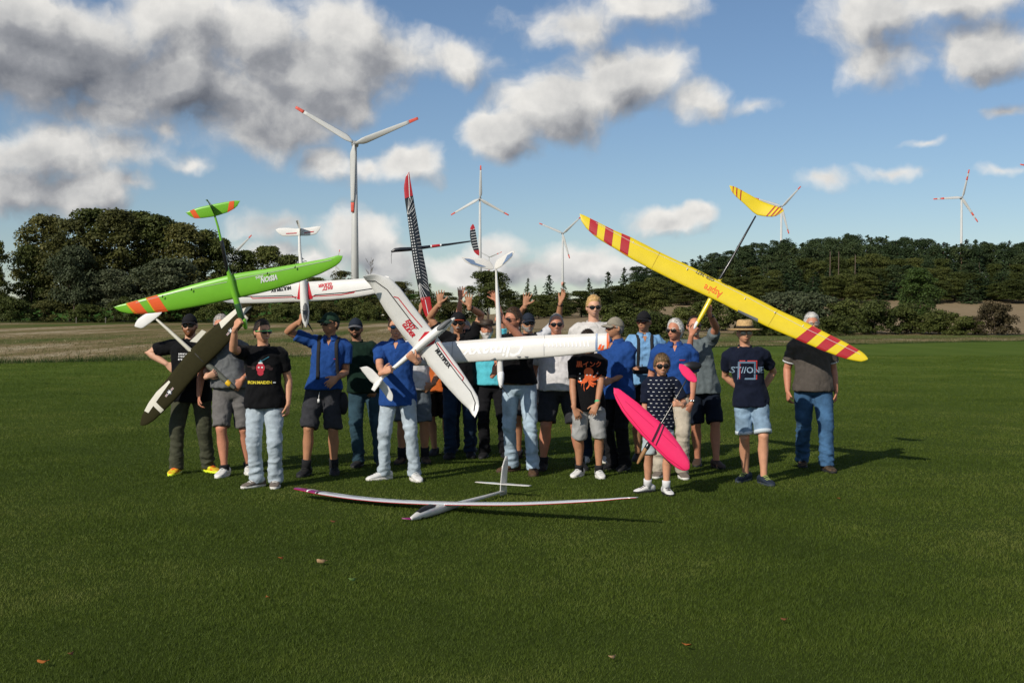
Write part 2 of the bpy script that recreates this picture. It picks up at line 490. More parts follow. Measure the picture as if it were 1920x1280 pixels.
# the uncut tuft line where the lawn meets the stubble
n = 26000
x = rng.uniform(-30, 48, n)
ed = np.array([edge_d(q) for q in x])
bulge = np.array([noise.noise((q * .35, 0, 1.7)) for q in x])
pe = np.stack([x, ed + rng.normal(.3, .8, n) + .5 * bulge, np.zeros(n)], 1)
he = np.clip(.16 + .16 * bulge * 1.5 + rng.normal(0, .08, n), .05, .75) * np.where(x < 2, 1.15, .40)
blades(pe, he, np.full(n, .022), 'edge_grass', grass_mat('edge_grass_blade', (.022, .048, .008), (.040, .075, .014), (.09, .105, .03)), lean=.4)
# stubble stalks and straw litter on the field
n = 42000
x = rng.uniform(-62, 50, n); yy = np.array([edge_d(q) for q in x]) + 1.5 + 75 * rng.random(n) ** 1.6
ps = np.stack([x, yy, np.array([terrain(a, b) for a, b in zip(x, yy)]) - .01], 1)
row = np.array([noise.noise((a * .02, b * .16, 5.0)) for a, b in zip(x, yy)])
hs = np.clip(.10 + .05 * row + rng.normal(0, .025, n), .03, .3)
blades(ps, hs, np.full(n, .035), 'stubble', grass_mat('straw', (.058, .088, .018), (.145, .125, .050), (.38, .32, .20), .2), lean=.6)
# ------------------------------------------------------------------ trees
def leaf_mat(name, c0, c1, c2, transl=.25):
    m = bpy.data.materials.new(name); m.use_nodes = True
    add = new_nodes(m.node_tree)
    geo = add('ShaderNodeNewGeometry'); oi = add('ShaderNodeObjectInfo')
    n1 = add('ShaderNodeTexNoise', inp={'Vector': geo.outputs['Position'], 'Scale': .35, 'Detail': 3.0})
    f = math_node(add, 'MULTIPLY_ADD', geo.outputs['Random Per Island'], .4, math_node(add, 'MULTIPLY_ADD', n1.outputs[0], .8, -.25))
    f = math_node(add, 'ADD', f, math_node(add, 'MULTIPLY_ADD', oi.outputs['Random'], .5, -.2))
    rp = add('ShaderNodeValToRGB', inp={0: f})
    cr = rp.color_ramp
    cr.elements[0].position, cr.elements[0].color = .1, (*c0, 1)
    cr.elements[1].position, cr.elements[1].color = .95, (*c2, 1)
    e = cr.elements.new(.5); e.color = (*c1, 1)
    b = add('ShaderNodeBsdfPrincipled', inp={'Base Color': rp.outputs[0], 'Roughness': .65, 'Specular IOR Level': .25})
    t = add('ShaderNodeBsdfTranslucent', inp={0: rp.outputs[0]})
    mx = add('ShaderNodeMixShader', inp={0: transl, 1: b.outputs[0], 2: t.outputs[0]})
    add('ShaderNodeOutputMaterial', inp={0: mx.outputs[0]})
    return m


M_LEAF_A = leaf_mat('broad_leaf', (.044, .058, .012), (.084, .102, .022), (.150, .152, .040))
M_LEAF_B = leaf_mat('autumn_leaf', (.056, .060, .015), (.098, .100, .025), (.155, .142, .040))
M_LEAF_C = leaf_mat('grey_leaf', (.050, .066, .030), (.085, .102, .050), (.140, .150, .085))
M_NEEDLE = leaf_mat('needle', (.020, .040, .014), (.040, .066, .023), (.070, .094, .035), .15)
M_PINE = leaf_mat('pine_needle', (.028, .050, .018), (.055, .082, .029), (.094, .120, .045), .15)
M_RUST = leaf_mat('rust_leaf', (.045, .036, .016), (.070, .054, .024), (.095, .074, .034))
M_BARK = mat('bark', (.085, .065, .05), .9, .1, .35, 3.0)
M_PINEBARK = mat('pine_bark', (.17, .11, .075), .9, .1, .35, 2.0)
M_GREYBARK = mat('grey_bark', (.20, .18, .16), .9, .1, .3, 2.0)


def leaf_quads(c, nrm, size, r):
    """one quad per centre, facing roughly nrm"""
    n = len(c)
    nn = nrm + r.normal(0, .55, (n, 3)); nn /= np.linalg.norm(nn, axis=1)[:, None] + 1e-9
    t = np.cross(nn, r.normal(0, 1, (n, 3))); t /= np.linalg.norm(t, axis=1)[:, None] + 1e-9
    b = np.cross(nn, t)
    s = (size * r.uniform(.6, 1.25, n))[:, None]; k = r.uniform(.55, .9, n)[:, None]
    v = np.stack([c - t * s, c - b * s * k, c + t * s, c + b * s * k], 1)
    return v.reshape(-1, 3)


def crown_mesh(kind, seed, H, W):
    """crown from the ground up for a tree of height H and crown width W, centred on the origin"""
    r = np.random.default_rng(seed)
    cs, ns, sz = [], [], []
    def puff(c, rad, k, s, squash=.8):
        d = r.normal(0, 1, (k, 3)); d /= np.linalg.norm(d, axis=1)[:, None]
        d[:, 2] = np.where(d[:, 2] < -.3, -d[:, 2], d[:, 2])
        q = c + d * rad * (r.uniform(.35, 1.06, k) ** .6)[:, None] * np.array([1, 1, squash])
        cs.append(q); ns.append(d * .8 + np.array([0, 0, .4])); sz.append(np.full(k, s))
    if kind in ('broad', 'round'):
        z0 = .12 * H if kind == 'broad' else .25 * H
        for i in range(108):
            a, t = r.uniform(0, 2 * np.pi), r.uniform(0, 1)
            z = z0 + (H - z0) * t
            prof = math.sin(math.pi * (.16 + .80 * t)) ** .7
            rad = W * .5 * prof * r.uniform(.1, .92)
            pr = W * r.uniform(.10, .19)
            puff(np.array([rad * np.cos(a), rad * np.sin(a), min(z, H - pr * .7)]), pr, 120, .235)
    elif kind == 'bush':
        for i in range(56):
            a, t = r.uniform(0, 2 * np.pi), r.uniform(0, 1) ** .8
            prof = (1 - (t * .95) ** 2.4) ** .5
            rad = W * .5 * prof * r.uniform(.15, .95)
            pr = W * r.uniform(.09, .17)
            puff(np.array([rad * np.cos(a), rad * np.sin(a), max(pr * .5, t * H - pr * .6)]), pr, 150, .125)
    elif kind == 'spruce':
        for i in range(26):
            t = i / 26
            z = H * (.06 + .94 * t)
            nb = int(9 - 5 * t)
            for j in range(nb):
                a = r.uniform(0, 2 * np.pi); L = W * .5 * (1 - t) ** .8 * r.uniform(.7, 1.1) + .25
                k = max(5, int(20 * L / (W * .5)))
                s = r.uniform(.1, 1.0, k)
                q = np.stack([np.cos(a) * L * s, np.sin(a) * L * s, z - .28 * L * s + r.normal(0, .12, k)], 1) + r.normal(0, .14, (k, 3))
                cs.append(q); ns.append(np.tile([np.cos(a) * .5, np.sin(a) * .5, .7], (k, 1))); sz.append(np.full(k, .30))
        k = 30
        cs.append(np.stack([r.normal(0, .08, k), r.normal(0, .08, k), H * r.uniform(.9, 1.0, k)], 1)); ns.append(r.normal(0, 1, (k, 3))); sz.append(np.full(k, .2))
    elif kind == 'pine':
        for i in range(54):
            a, t = r.uniform(0, 2 * np.pi), r.uniform(0, 1)
            z = H * (.30 + .68 * t)
            rad = W * .5 * (1 - .75 * t ** 1.3) * r.uniform(.1, 1.0)
            puff(np.array([rad * np.cos(a), rad * np.sin(a), z]), W * r.uniform(.10, .17), 100, .19, 1.15)
    c = np.concatenate(cs); nn = np.concatenate(ns); s = np.concatenate(sz)
    v = leaf_quads(c, nn, s, r)
    return mesh_np(v, np.arange(len(v)).reshape(-1, 4), kind + '_crown')


def trunk_mesh(kind, seed, H, W):
    r = random.Random(seed); b = MB()
    rad = {'broad': .30, 'round': .32, 'bush': .10, 'spruce': .20, 'pine': .19, 'bare': .12}[kind]
    top = {'broad': .72, 'round': .7, 'bush': .6, 'spruce': .98, 'pine': .92, 'bare': 1.0}[kind]
    pts = [(r.uniform(-.05, .05) * i, r.uniform(-.05, .05) * i, H * top * i / 6 - .3 * (i == 0)) for i in range(7)]
    b.tube(pts, [rad * (1 - .8 * i / 6) for i in range(7)], 7)
    n = {'broad': 9, 'round': 9, 'bush': 5, 'spruce': 0, 'pine': 10, 'bare': 26}[kind]
    for i in range(n):
        t = r.uniform(.3, .95); a = r.uniform(0, 6.28)
        p = Vector((0, 0, H * top * t)); L = W * .38 * r.uniform(.6, 1.0) * (1.1 - .5 * t)
        up = r.uniform(.4, 1.0) if kind != 'pine' else r.uniform(.0, .4)
        d = Vector((math.cos(a), math.sin(a), up))
        mid = p + d * L * .5 + Vector((0, 0, -.03 * L))
        b.tube([p, mid, p + d * L + Vector((0, 0, .12 * L))], [rad * .32 * (1 - .5 * t), rad * .2 * (1 - .5 * t), .02], 5)
        if kind == 'bare':
            for k in range(3):
                q = p + d * L * r.uniform(.35, .9); a2 = a + r.uniform(-1, 1)
                d2 = Vector((math.cos(a2) * .6, math.sin(a2) * .6, 1)); L2 = L * .5
                b.tube([q, q + d2 * L2], [.03, .012], 4)
    return b.mesh(kind + '_trunk')


TREE_LIB = {}
def tree(name, kind, x, y, H, W, leaf, bark, label, cat, group=None, z=None, variant=0):
    key = (kind, leaf.name, variant)
    if key not in TREE_LIB:
        H0, W0 = {'broad': (17, 11), 'round': (14, 12), 'bush': (4, 6), 'spruce': (15, 6.5), 'pine': (16, 7.5), 'bare': (9, 4)}[kind]
        seed = len(TREE_LIB) * 13 + 5
        cm = crown_mesh(kind, seed, H0, W0) if kind != 'bare' else None
        if cm: cm.materials.append(leaf)
        tm = trunk_mesh(kind, seed, H0, W0); tm.materials.append(bark)
        TREE_LIB[key] = (cm, tm, H0, W0)
    cm, tm, H0, W0 = TREE_LIB[key]
    t = thing(name, label, cat, (x, y, (terrain(x, y) if z is None else z) - .05), random.uniform(0, 6.28), group)
    sc = (W / W0, W / W0, H / H0)
    o = obj('trunk', tm, parent=t); o.scale = sc
    if cm:
        o = obj('crown' if kind not in ('bush',) else 'foliage', cm, parent=t); o.scale = sc
    return t


def at(px, d): return (px - 960) / FPX * d


def top_h(py, d, x):
    """height of a tree at (x, d) whose tip shows at photo row py"""
    return CAM_H + (600 - py) / FPX * d - terrain(x, d)


# the big clump on the left: (px, tip row, distance, width px, leaf, variant)
def place(name, kind, px, py, d, wpx, leaf, bark, label, cat, group=None, variant=0):
    x = at(px, d)
    return tree(name, kind, x, d, top_h(py, d, x), wpx / FPX * d, leaf, bark, label, cat, group, None, variant)


g = 'broad-leaved trees in the clump on the left'
CLUMP = 'dark tree in the clump behind the stubble field on the left'
for px, py, d, w, leaf, var, lab in [
    (84, 404, 236, 96, M_LEAF_B, 0, 'olive green tree at the left shoulder of the clump, leaning crown over the field'),
    (132, 412, 230, 100, M_LEAF_B, 1, 'brownish green tree in the left clump, right of its leaning left shoulder'),
    (172, 392, 238, 105, M_LEAF_A, 0, 'tall tree with a ragged top, left of the middle of the clump'),
    (222, 394, 232, 110, M_LEAF_B, 2, 'broad olive tree filling the middle of the left clump'),
    (262, 398, 242, 105, M_LEAF_A, 1, 'dark tall tree right of the middle of the left clump'),
    (305, 404, 236, 100, M_LEAF_A, 2, 'dark rounded tree in the clump, left of the green glider tailplane'),
    (345, 420, 234, 92, M_LEAF_B, 0, 'olive tree in the clump under the tailplane of the green glider'),
    (382, 432, 240, 80, M_LEAF_A, 0, 'dark tree in the clump behind the black boom of the green glider'),
    (415, 448, 236, 62, M_LEAF_A, 1, 'narrow dark tree at the right shoulder of the left clump'),
    (60, 460, 232, 72, M_LEAF_A, 2, 'low dark tree at the left foot of the clump'),
]:
    place('broadleaf_tree', 'broad', px, py, d, w * 1.28, leaf, M_BARK, lab, 'tree', g, var)
for px, py, d, w, lab in [
    (140, 462, 222, 100, 'grey green willow in front of the left half of the clump'),
    (318, 486, 218, 150, 'large pale round willow in front of the right half of the clump'),
    (215, 505, 222, 90, 'low grey green willow between the two larger ones in the clump'),
]:
    place('willow', 'round', px, py, d, w, M_LEAF_C, M_BARK, lab, 'tree', 'grey green willows before the clump')
place('broadleaf_tree', 'broad', -6, 452, 226, 60, M_LEAF_A, M_BARK, 'dark tree cut by the left edge, standing apart from the clump', 'tree', None, 1)
for px, py, w, var in [(462, 470, 84, 0), (500, 462, 88, 1), (540, 478, 84, 2)]:
    place('broadleaf_tree', 'broad', px, py, 240, w, M_LEAF_A, M_BARK,
          {462: 'dark tree right of the clump, beside its narrow shoulder tree', 500: 'dark tree behind the left half of the green wing, tip against the white cloud',
           540: 'dark tree lowest and rightmost of the three right of the clump'}[px], 'tree', 'trees right of the clump', var)
g = 'undergrowth bushes at the foot of the clump'
for i, (px, w) in enumerate([(20, 90), (90, 80), (165, 90), (235, 70), (290, 80), (350, 80), (410, 90), (470, 80), (530, 80)]):
    place('bush', 'bush', px, 556 + (i % 3) * 7, 214 + (i % 2) * 4, w, [M_LEAF_A, M_LEAF_B, M_LEAF_A][i % 3], M_BARK,
          ['bush at the left edge of the photo, below the tree cut off there', 'bush below the leaning left shoulder of the clump', 'bush between the two fence posts at the foot of the clump', 'bush right of the fence posts, above the left tip of the green wing', 'bush behind the orange bands of the green wing', 'bush behind the cap of the man with the olive glider', 'bush behind the grey-haired man in grey tee', 'bush behind the raised fist holding the green glider', 'bush below the dark wood, left of the green cap'][i], 'bush', g, i % 3)
# low wood behind the middle of the group
g = 'trees of the low wood behind the middle of the group'
for i, (px, py, w) in enumerate([(590, 520, 70), (640, 508, 70), (560, 545, 60), (685, 540, 60), (712, 525, 64), (752, 528, 62), (795, 545, 60), (835, 548, 62)]):
    place('broadleaf_tree', 'broad', px, py, 262 + (i % 3) * 8, w, [M_LEAF_A, M_LEAF_B][i % 2], M_BARK, ['dark tree behind the upper white glider, right of its fuselage', 'tree whose tip shows above the upper white wing, left of the largest turbine', 'tree behind the fuselage of the upper white foam glider', 'tree at the foot of the largest turbine', 'tree just right of the crossing white wing tips', 'tree left of the black wing, behind the slanting white wing', 'tree right of the black wing, behind its red lower tip', 'tree behind the two raised palms'][i], 'tree', g, i % 3)
g = 'hedge bushes below the low wood'
for i, px in enumerate([575, 612, 650, 690, 728, 768, 806, 846, 884]):
    place('bush', 'bush', px, 560 + (i % 2) * 6, 232 + (i % 3) * 4, 60, [M_LEAF_A, M_LEAF_B, M_LEAF_A][i % 3], M_BARK, ['hedge bush behind the nose of the upper white foam glider', 'hedge bush behind the man in green cap', 'hedge bush between the green cap and the dark cap', 'hedge bush above the man in dark green tee', 'hedge bush left of the slanting white wing, above the blue sunglasses', 'hedge bush behind the middle of the slanting white wing', 'hedge bush behind the red lower tip of the black wing', 'hedge bush between the raised hands of the man in orange-brimmed cap', 'hedge bush above the brown leather hat'][i], 'bush', g, i % 3)
place('bare_tree', 'bare', 694, 482, 275, 40, M_LEAF_A, M_GREYBARK, 'leafless pale tree rising behind the crossing white wing tips', 'tree')
place('broadleaf_tree', 'round', 915, 508, 215, 92, M_LEAF_A, M_BARK, 'large round green tree behind the white glider with the butterfly tail', 'tree', None, 1)
# spruces along the skyline between the round tree and the wood
g = 'spruces on the skyline behind the raised hands'
for i, (px, py, w, lab) in enumerate([(806, 530, 26, 'small spruce left of the round green tree'), (990, 520, 30, 'slender spruce right of the round tree'), (1004, 534, 26, 'short spruce leaning on a taller slender one'),
                       (1030, 514, 46, 'broad spruce left of the turbine with the pink foot'), (1057, 528, 34, 'low spruce hiding the foot of a turbine'), (1104, 520, 36, 'thin topped spruce behind the blond man'),
                       (1140, 508, 44, 'spruce right of the blond man, topping the hedge'), (1170, 500, 46, 'spruce under the left half of the yellow wing')]):
    place('spruce', 'spruce', px, py, 250, w, M_NEEDLE, M_BARK, lab, 'tree', g, i % 2)
# hedge and low wood from the raised hands to the right forest
g = 'hedge trees behind the waving hands'
for i, (px, py, d, w) in enumerate([(955, 545, 236, 60), (985, 552, 240, 60), (1020, 552, 238, 64), (1055, 548, 236, 60), (1090, 545, 240, 64), (1125, 540, 238, 66), (1160, 535, 240, 66),
                                    (1195, 528, 242, 68), (1230, 520, 240, 70), (968, 562, 226, 54), (1010, 564, 228, 50), (1050, 564, 226, 52)]):
    place('broadleaf_tree', 'broad', px, py, d, w, M_LEAF_A, M_BARK, ['hedge tree right of the white fuselage with the butterfly tail', 'hedge tree behind the spread hand above the navy cap', 'hedge tree right of the spread hand above the navy cap', 'hedge tree behind the hand with the black wristband', 'hedge tree left of the tall blond man', 'hedge tree right of the tall blond man', 'hedge tree behind the beige cap', 'hedge tree behind the black cap of the man with the harness', 'hedge tree under the middle of the yellow wing', 'low hedge tree below the spread hand, above the navy cap', 'low hedge tree above the big man in white tee', 'low hedge tree between the wristband hand and the blond hair'][i], 'tree', g, i % 3)
place('bush', 'bush', 1165, 566, 118, 130, M_LEAF_A, M_BARK, 'large bush behind the blond man and the man in the beige cap', 'bush', None, 0)
place('bush', 'bush', 1225, 584, 112, 110, M_LEAF_A, M_BARK, 'bush behind the man in the light blue polo', 'bush', None, 1)

# ---- the wooded hill on the right: spruces low, pines along the crest
g = 'spruces and pines of the wooded hill'
rw = random.Random(3)
def crest(px):
    pts = [(1180, 505), (1240, 492), (1290, 485), (1350, 472), (1400, 458), (1500, 449), (1600, 443), (1700, 447), (1800, 452), (1900, 455), (2000, 455)]
    for (a, b), (c, d) in zip(pts, pts[1:]):
        if a <= px <= c: return b + (d - b) * (px - a) / (c - a)
    return 455
for row, (d, drop, step) in enumerate([(366, 0, 17), (352, 4, 18), (336, 16, 22), (320, 36, 25), (306, 54, 27), (294, 72, 28)]):
    px = 1185 + row * 9 + (0 if row else 10)
    while px < 1965:
        py = crest(min(max(px, 1180), 2000)) + drop + rw.uniform(-5, 7)
        if row < 3:
            kind = 'pine' if rw.random() < .6 else 'spruce'
        else:
            kind = rw.choice(['spruce', 'broad', 'pine', 'broad']) if row < 5 else rw.choice(['broad', 'broad', 'spruce'])
        leaf = {'pine': M_PINE, 'spruce': M_NEEDLE, 'broad': M_LEAF_A}[kind]
        nm = {'pine': 'pine', 'spruce': 'spruce', 'broad': 'broadleaf_tree'}[kind]
        zone = ['left of the yellow tail boom', 'right of the yellow tail boom', 'between its two turbines', 'right of both turbines'][(px > 1360) + (px > 1465) + (px > 1803)]
        lvl = 'on the crest of' if row == 0 else 'on the upper slope of' if row < 3 else 'on the lower slope of' if row < 5 else 'at the foot of'
        lab = {'pine': 'dark pine ', 'spruce': 'pointed spruce ', 'broad': 'broad-leaved tree '}[kind] + lvl + ' the wooded hill, ' + zone
        grp = {'pine': 'pines ', 'spruce': 'spruces ', 'broad': 'broad-leaved trees '}[kind] + lvl + ' the wooded hill, ' + zone
        place(nm, kind, px, py, d + rw.uniform(-6, 6), rw.uniform(46, 66) * {'broad': 1.0, 'pine': .98, 'spruce': .86}[kind], leaf, M_PINEBARK if kind == 'pine' else M_BARK, lab, 'tree', grp, rw.randrange(3))
        px += step * rw.uniform(.8, 1.2)
# bare pale trunks in a gap of the wood
for px, t0, t1 in [(1555, 472, 512), (1571, 472, 520), (1602, 478, 512)]:
    d = 301.0; x = at(px, d); b = MB()
    zt = CAM_H + (600 - t0) / FPX * d; z0 = terrain(x, d)
    b.tube([(0, 0, -.3), (.1, 0, (zt - z0) * .5), (.15, 0, zt - z0)], [.13, .12, .09], 7)
    t = thing('pine', 'pale bare pine trunk showing in a gap of the wooded hill', 'tree', (x, d, z0), 0, 'bare pine trunks in the wooded hill')
    b.build('trunk', mat('dull_pine_bark', (.12, .09, .07), .9, .1, .3, 2.0), t)  # bark darker and greyer than on the other pines
# front row of shrubs and trees below the hill
g = 'shrubs of the hedge in front of the wooded hill'
for i, (px, py, d, w, kind, leaf) in enumerate([
    (1330, 560, 150, 90, 'bush', M_LEAF_A), (1400, 556, 152, 110, 'bush', M_LEAF_A), (1470, 545, 154, 140, 'bush', M_LEAF_C), (1530, 548, 148, 120, 'bush', M_LEAF_C),
    (1590, 560, 146, 110, 'bush', M_LEAF_A), (1640, 562, 140, 100, 'bush', M_LEAF_A), (1700, 568, 142, 100, 'bush', M_LEAF_A), (1760, 580, 140, 100, 'bush', M_LEAF_A),
    (1810, 592, 138, 80, 'bush', M_LEAF_A), (1280, 575, 145, 90, 'bush', M_LEAF_A), (1560, 590, 134, 90, 'bush', M_LEAF_A), (1480, 590, 134, 90, 'bush', M_LEAF_A), (1420, 596, 134, 80, 'bush', M_LEAF_A)]):
    place('shrub', kind, px, py, d, w, leaf, M_BARK, {1330: 'dark shrub behind the hand gripping the yellow glider', 1400: 'dark shrub above the straw hat, behind the yellow wing', 1470: 'pale green shrub behind the right half of the yellow wing, left of two', 1530: 'pale green shrub above the red bands of the yellow wing, right of two', 1590: 'dark shrub above the tip of the yellow wing', 1640: 'dark shrub right of the yellow wing tip', 1700: 'shrub at the foot of the fresh green tree', 1760: 'low shrub in the hedge between the fresh green tree and the lone bush', 1810: 'lowest shrub of the hedge, next to the lone brownish bush', 1280: 'dark shrub behind the white-haired man in blue polo', 1560: 'low shrub at the hedge foot, just above the yellow wing tip', 1480: 'low shrub at the hedge foot behind the straw hat', 1420: 'low shrub at the hedge foot, right of the gripping hand'}[px], 'bush',
          g if leaf is not M_LEAF_C else 'pale shrubs before the wooded hill', i % 3)
place('broadleaf_tree', 'broad', 1722, 502, 165, 84, leaf_mat('fresh_leaf', (.022, .046, .008), (.045, .080, .014), (.08, .12, .03)), M_BARK, 'fresh green tree standing taller than the hedge on the right', 'tree', None, 2)
place('shrub', 'bush', 1866, 562, 137, 84, M_RUST, M_BARK, 'round brownish bush standing alone at the right end of the hedge', 'bush', None, 2)
place('shrub', 'bush', 1604, 634, 122, 14, M_LEAF_A, M_BARK, 'tiny tuft of weeds on the strip behind the yellow wing tip', 'bush', None, 1)
# fence posts before the left clump
for px, lab in [(143, 'weathered fence post before the clump, left of two'), (198, 'weathered fence post before the clump, right of two')]:
    d = 205.0; x = at(px, d); b = MB()
    b.tube([(0, 0, -.2), (.02, 0, .9)], [.07, .065], 8)
    p = b.build('fence_post', M_GREYBARK); p.location = (x, d, terrain(x, d)); tag(p, lab, 'post', 'fence posts before the clump')

# ------------------------------------------------------------------ wind turbines
M_TOWER = mat('turbine_paint', (.50, .51, .50), .5, .3, .04, .2)
M_TRED = mat('turbine_red', (.62, .10, .07), .5, .3); M_TFOOT = mat('turbine_foot_red', (.58, .27, .20), .6, .3)
M_TGREY = mat('turbine_grey', (.30, .31, .32), .5, .3)


def blade_mesh(L):
    def part(t0, t1, n):
        b = MB(); rings = []
        for i in range(n + 1):
            t = t0 + (t1 - t0) * i / n
            c = L * .68 * (.036 + .085 * smooth01(t / .16) * (1 - .86 * ((t - .16) / .84 if t > .16 else 0))) * .62
            th = L * (.026 - .022 * t) * .6
            tw = R(28) * (1 - t)
            ring = []
            for k in range(10):
                a = 2 * math.pi * k / 10
                u, w = c * math.cos(a), th * math.sin(a)
                ring.append((u * math.cos(tw) + c * .3, u * math.sin(tw) + w, t * L))
            rings.append(ring)
        b.loft(rings); return b
    return part


def turbine(px, py, d, Lpx, angs, label, foot=None, double=False, yaw=0.0, red_foot=True):
    hub = P(px, py, d); L = Lpx / FPX * d; s = L / 36.0
    z0 = -3.0
    t = thing('wind_turbine', label, 'wind turbine', (hub.x, hub.y, z0), 0, 'white wind turbines behind the group')
    Ht = hub.z - z0
    b = MB(); b.tube([(0, 0, 0), (0, 0, Ht * .5), (0, 0, Ht - 1.2 * s)], [2.3 * s * max(1, Ht / 98 / s) ** .5, 1.8 * s, 1.15 * s], 18, round_ends=False)
    tw = b.build('tower', M_TOWER, t)
    if foot:
        zf = P(px, foot, d).z - z0
        q = max(0, min(1, zf / (Ht * .5))); rr = (2.3 * s * max(1, Ht / 98 / s) ** .5) * (1 - q) + 1.8 * s * q
        b = MB(); b.tube([(0, 0, zf - 5 * s), (0, 0, zf + 1.0 * s)], [rr * 1.03, rr * 1.02], 18, round_ends=False)
        b.build('red_band', M_TFOOT, tw)
    b = MB(); rings = []
    for y_, r_ in [(-2.6, .25), (-2.3, 1.0), (-1.4, 1.6), (.5, 1.9), (3, 1.8), (5, 1.1), (5.6, .3)]:
        rings.append([(r_ * s * math.cos(k * .5236), y_ * s, Ht + r_ * s * math.sin(k * .5236)) for k in range(12)])
    b.loft(rings); b.build('nacelle', M_TGREY, t)
    part = blade_mesh(L)
    for a in angs:
        bb = part(0.02, .86 if not double else .62, 16).build('blade', M_TOWER, t)
        bb.location = (0, -2.0 * s, Ht); bb.rotation_euler = (0, R(a), 0)
        part(.86, 1.0, 4).build('red_tip', M_TRED, bb)
        if double:
            part(.62, .74, 3).build('red_band', M_TRED, bb); part(.74, .86, 3).build('white_band', M_TOWER, bb)
    t.rotation_euler = (0, 0, yaw)
    return t


def ang(dx, dy): return math.degrees(math.atan2(dx, -dy))
turbine(665, 270, 690, 128, [ang(-110, -67), ang(115, -46), ang(-3, 130)], 'largest wind turbine, behind the middle left of the group, blades in a Y', 528)
turbine(900, 373, 980, 62, [ang(1, -62), ang(-53, 30), ang(55, 31)], 'wind turbine with one blade straight up, above the man with white beard', None)
turbine(1055, 438, 1150, 48, [ang(-42, -18), ang(30, -28), ang(14, 49)], 'wind turbine with pinkish foot rising behind the waving hands', 530)
turbine(1465, 388, 1050, 52, [ang(35, -38), ang(16, 58), ang(-50, -16)], 'wind turbine half hidden by the yellow tailplane', None)
turbine(1803, 371, 1000, 54, [ang(13, -55), ang(-36, 2), ang(31, 47)], 'wind turbine with double red bands above the wooded hill on the right', None, True)
turbine(1966, 322, 900, 56, [ang(-50, -12), ang(30, -45), ang(15, 50)], 'wind turbine at the right edge of which only a red blade tip shows', None)
turbine(436, 478, 1200, 52, [ang(36, -37), ang(-50, -10), ang(12, 50)], 'wind turbine hidden by the left trees, one white blade showing above them', None)
turbine(917, 482, 1500, 26, [ang(27, -11), ang(-26, -14), ang(0, 30)], 'small far wind turbine beside the butterfly tail, banded blades', None, True)
turbine(629, 497, 2200, 30, [ang(8, -28), ang(-28, 8), ang(20, 22)], 'tiny far wind turbine showing between the green wing tip and the white wing', None)
# ------------------------------------------------------------------ people: builder
def remesh(b, voxel, smooth=2, ratio=None, fac=.5):
    """union of the overlapping closed shapes in b as one continuous surface"""
    me = b.mesh('tmp', False)
    o = bpy.data.objects.new('tmp', me); COL.objects.link(o)
    md = o.modifiers.new('r', 'REMESH'); md.mode = 'VOXEL'; md.voxel_size = voxel
    if smooth:
        md = o.modifiers.new('s', 'SMOOTH'); md.iterations = smooth; md.factor = fac
    if ratio:
        md = o.modifiers.new('d', 'DECIMATE'); md.ratio = ratio
    bpy.context.view_layer.update()
    dg = bpy.context.evaluated_depsgraph_get()
    out = bpy.data.meshes.new_from_object(o.evaluated_get(dg), depsgraph=dg)
    bpy.data.objects.remove(o); bpy.data.meshes.remove(me)
    out.polygons.foreach_set('use_smooth', np.ones(len(out.polygons), bool))
    return out


def co_of(me):
    a = np.empty(len(me.vertices) * 3, np.float32); me.vertices.foreach_get('co', a); return a.reshape(-1, 3)


def nor_of(me):
    a = np.empty(len(me.vertices) * 3, np.float32); me.vertices.foreach_get('normal', a); return a.reshape(-1, 3)


def wrinkle(me, amp, scale, seed, extra=None):
    c, n = co_of(me), nor_of(me)
    def fold(x, y, z):
        k = .55 * noise.noise((x * 3 + seed, y * 3, z * 3))            # folds bend and fade from place to place
        a = noise.noise((x * scale[0] + z * 2.5 + k * 2 + seed, y * scale[1], z * scale[2] + k * 3))
        b_ = noise.noise((x * scale[0] * 1.9 - z * 6 + k * 3, y * scale[1] * 1.9 + seed, z * scale[2] * 1.7))
        return (1 - 2.6 * abs(a)) * .7 + (.5 - 1.6 * abs(b_)) * (.5 + k)
    d = np.array([fold(x, y, z) for x, y, z in c])
    a = np.full(len(c), amp)
    if extra is not None: a = a * extra(c)
    c = c + n * (d * a)[:, None]
    me.vertices.foreach_set('co', c.astype(np.float32).ravel()); me.update()


def ik(S, T, a, b, pole):
    v = T - S; d = v.length
    if d > (a + b) * .995:
        k = min(1.10, d / ((a + b) * .995)); a *= k; b *= k
        if d > (a + b) * .995:
            T = S + v * ((a + b) * .995 / d); v = T - S; d = v.length
    u = v / d
    x = (a * a - b * b + d * d) / (2 * d)
    h = math.sqrt(max(0, a * a - x * x))
    p = pole - u * pole.dot(u)
    p = p.normalized() if p.length > 1e-6 else u.orthogonal().normalized()
    return S + u * x + p * h, T


# ---- heads
def head_dirs(nu=64, nv=44):
    th = np.linspace(0, 2 * np.pi, nu, endpoint=False); ph = np.linspace(.02, np.pi - .02, nv)
    T, Ph = np.meshgrid(th, ph)
    return np.stack([np.sin(Ph) * np.sin(T), -np.sin(Ph) * np.cos(T), np.cos(Ph)], -1)


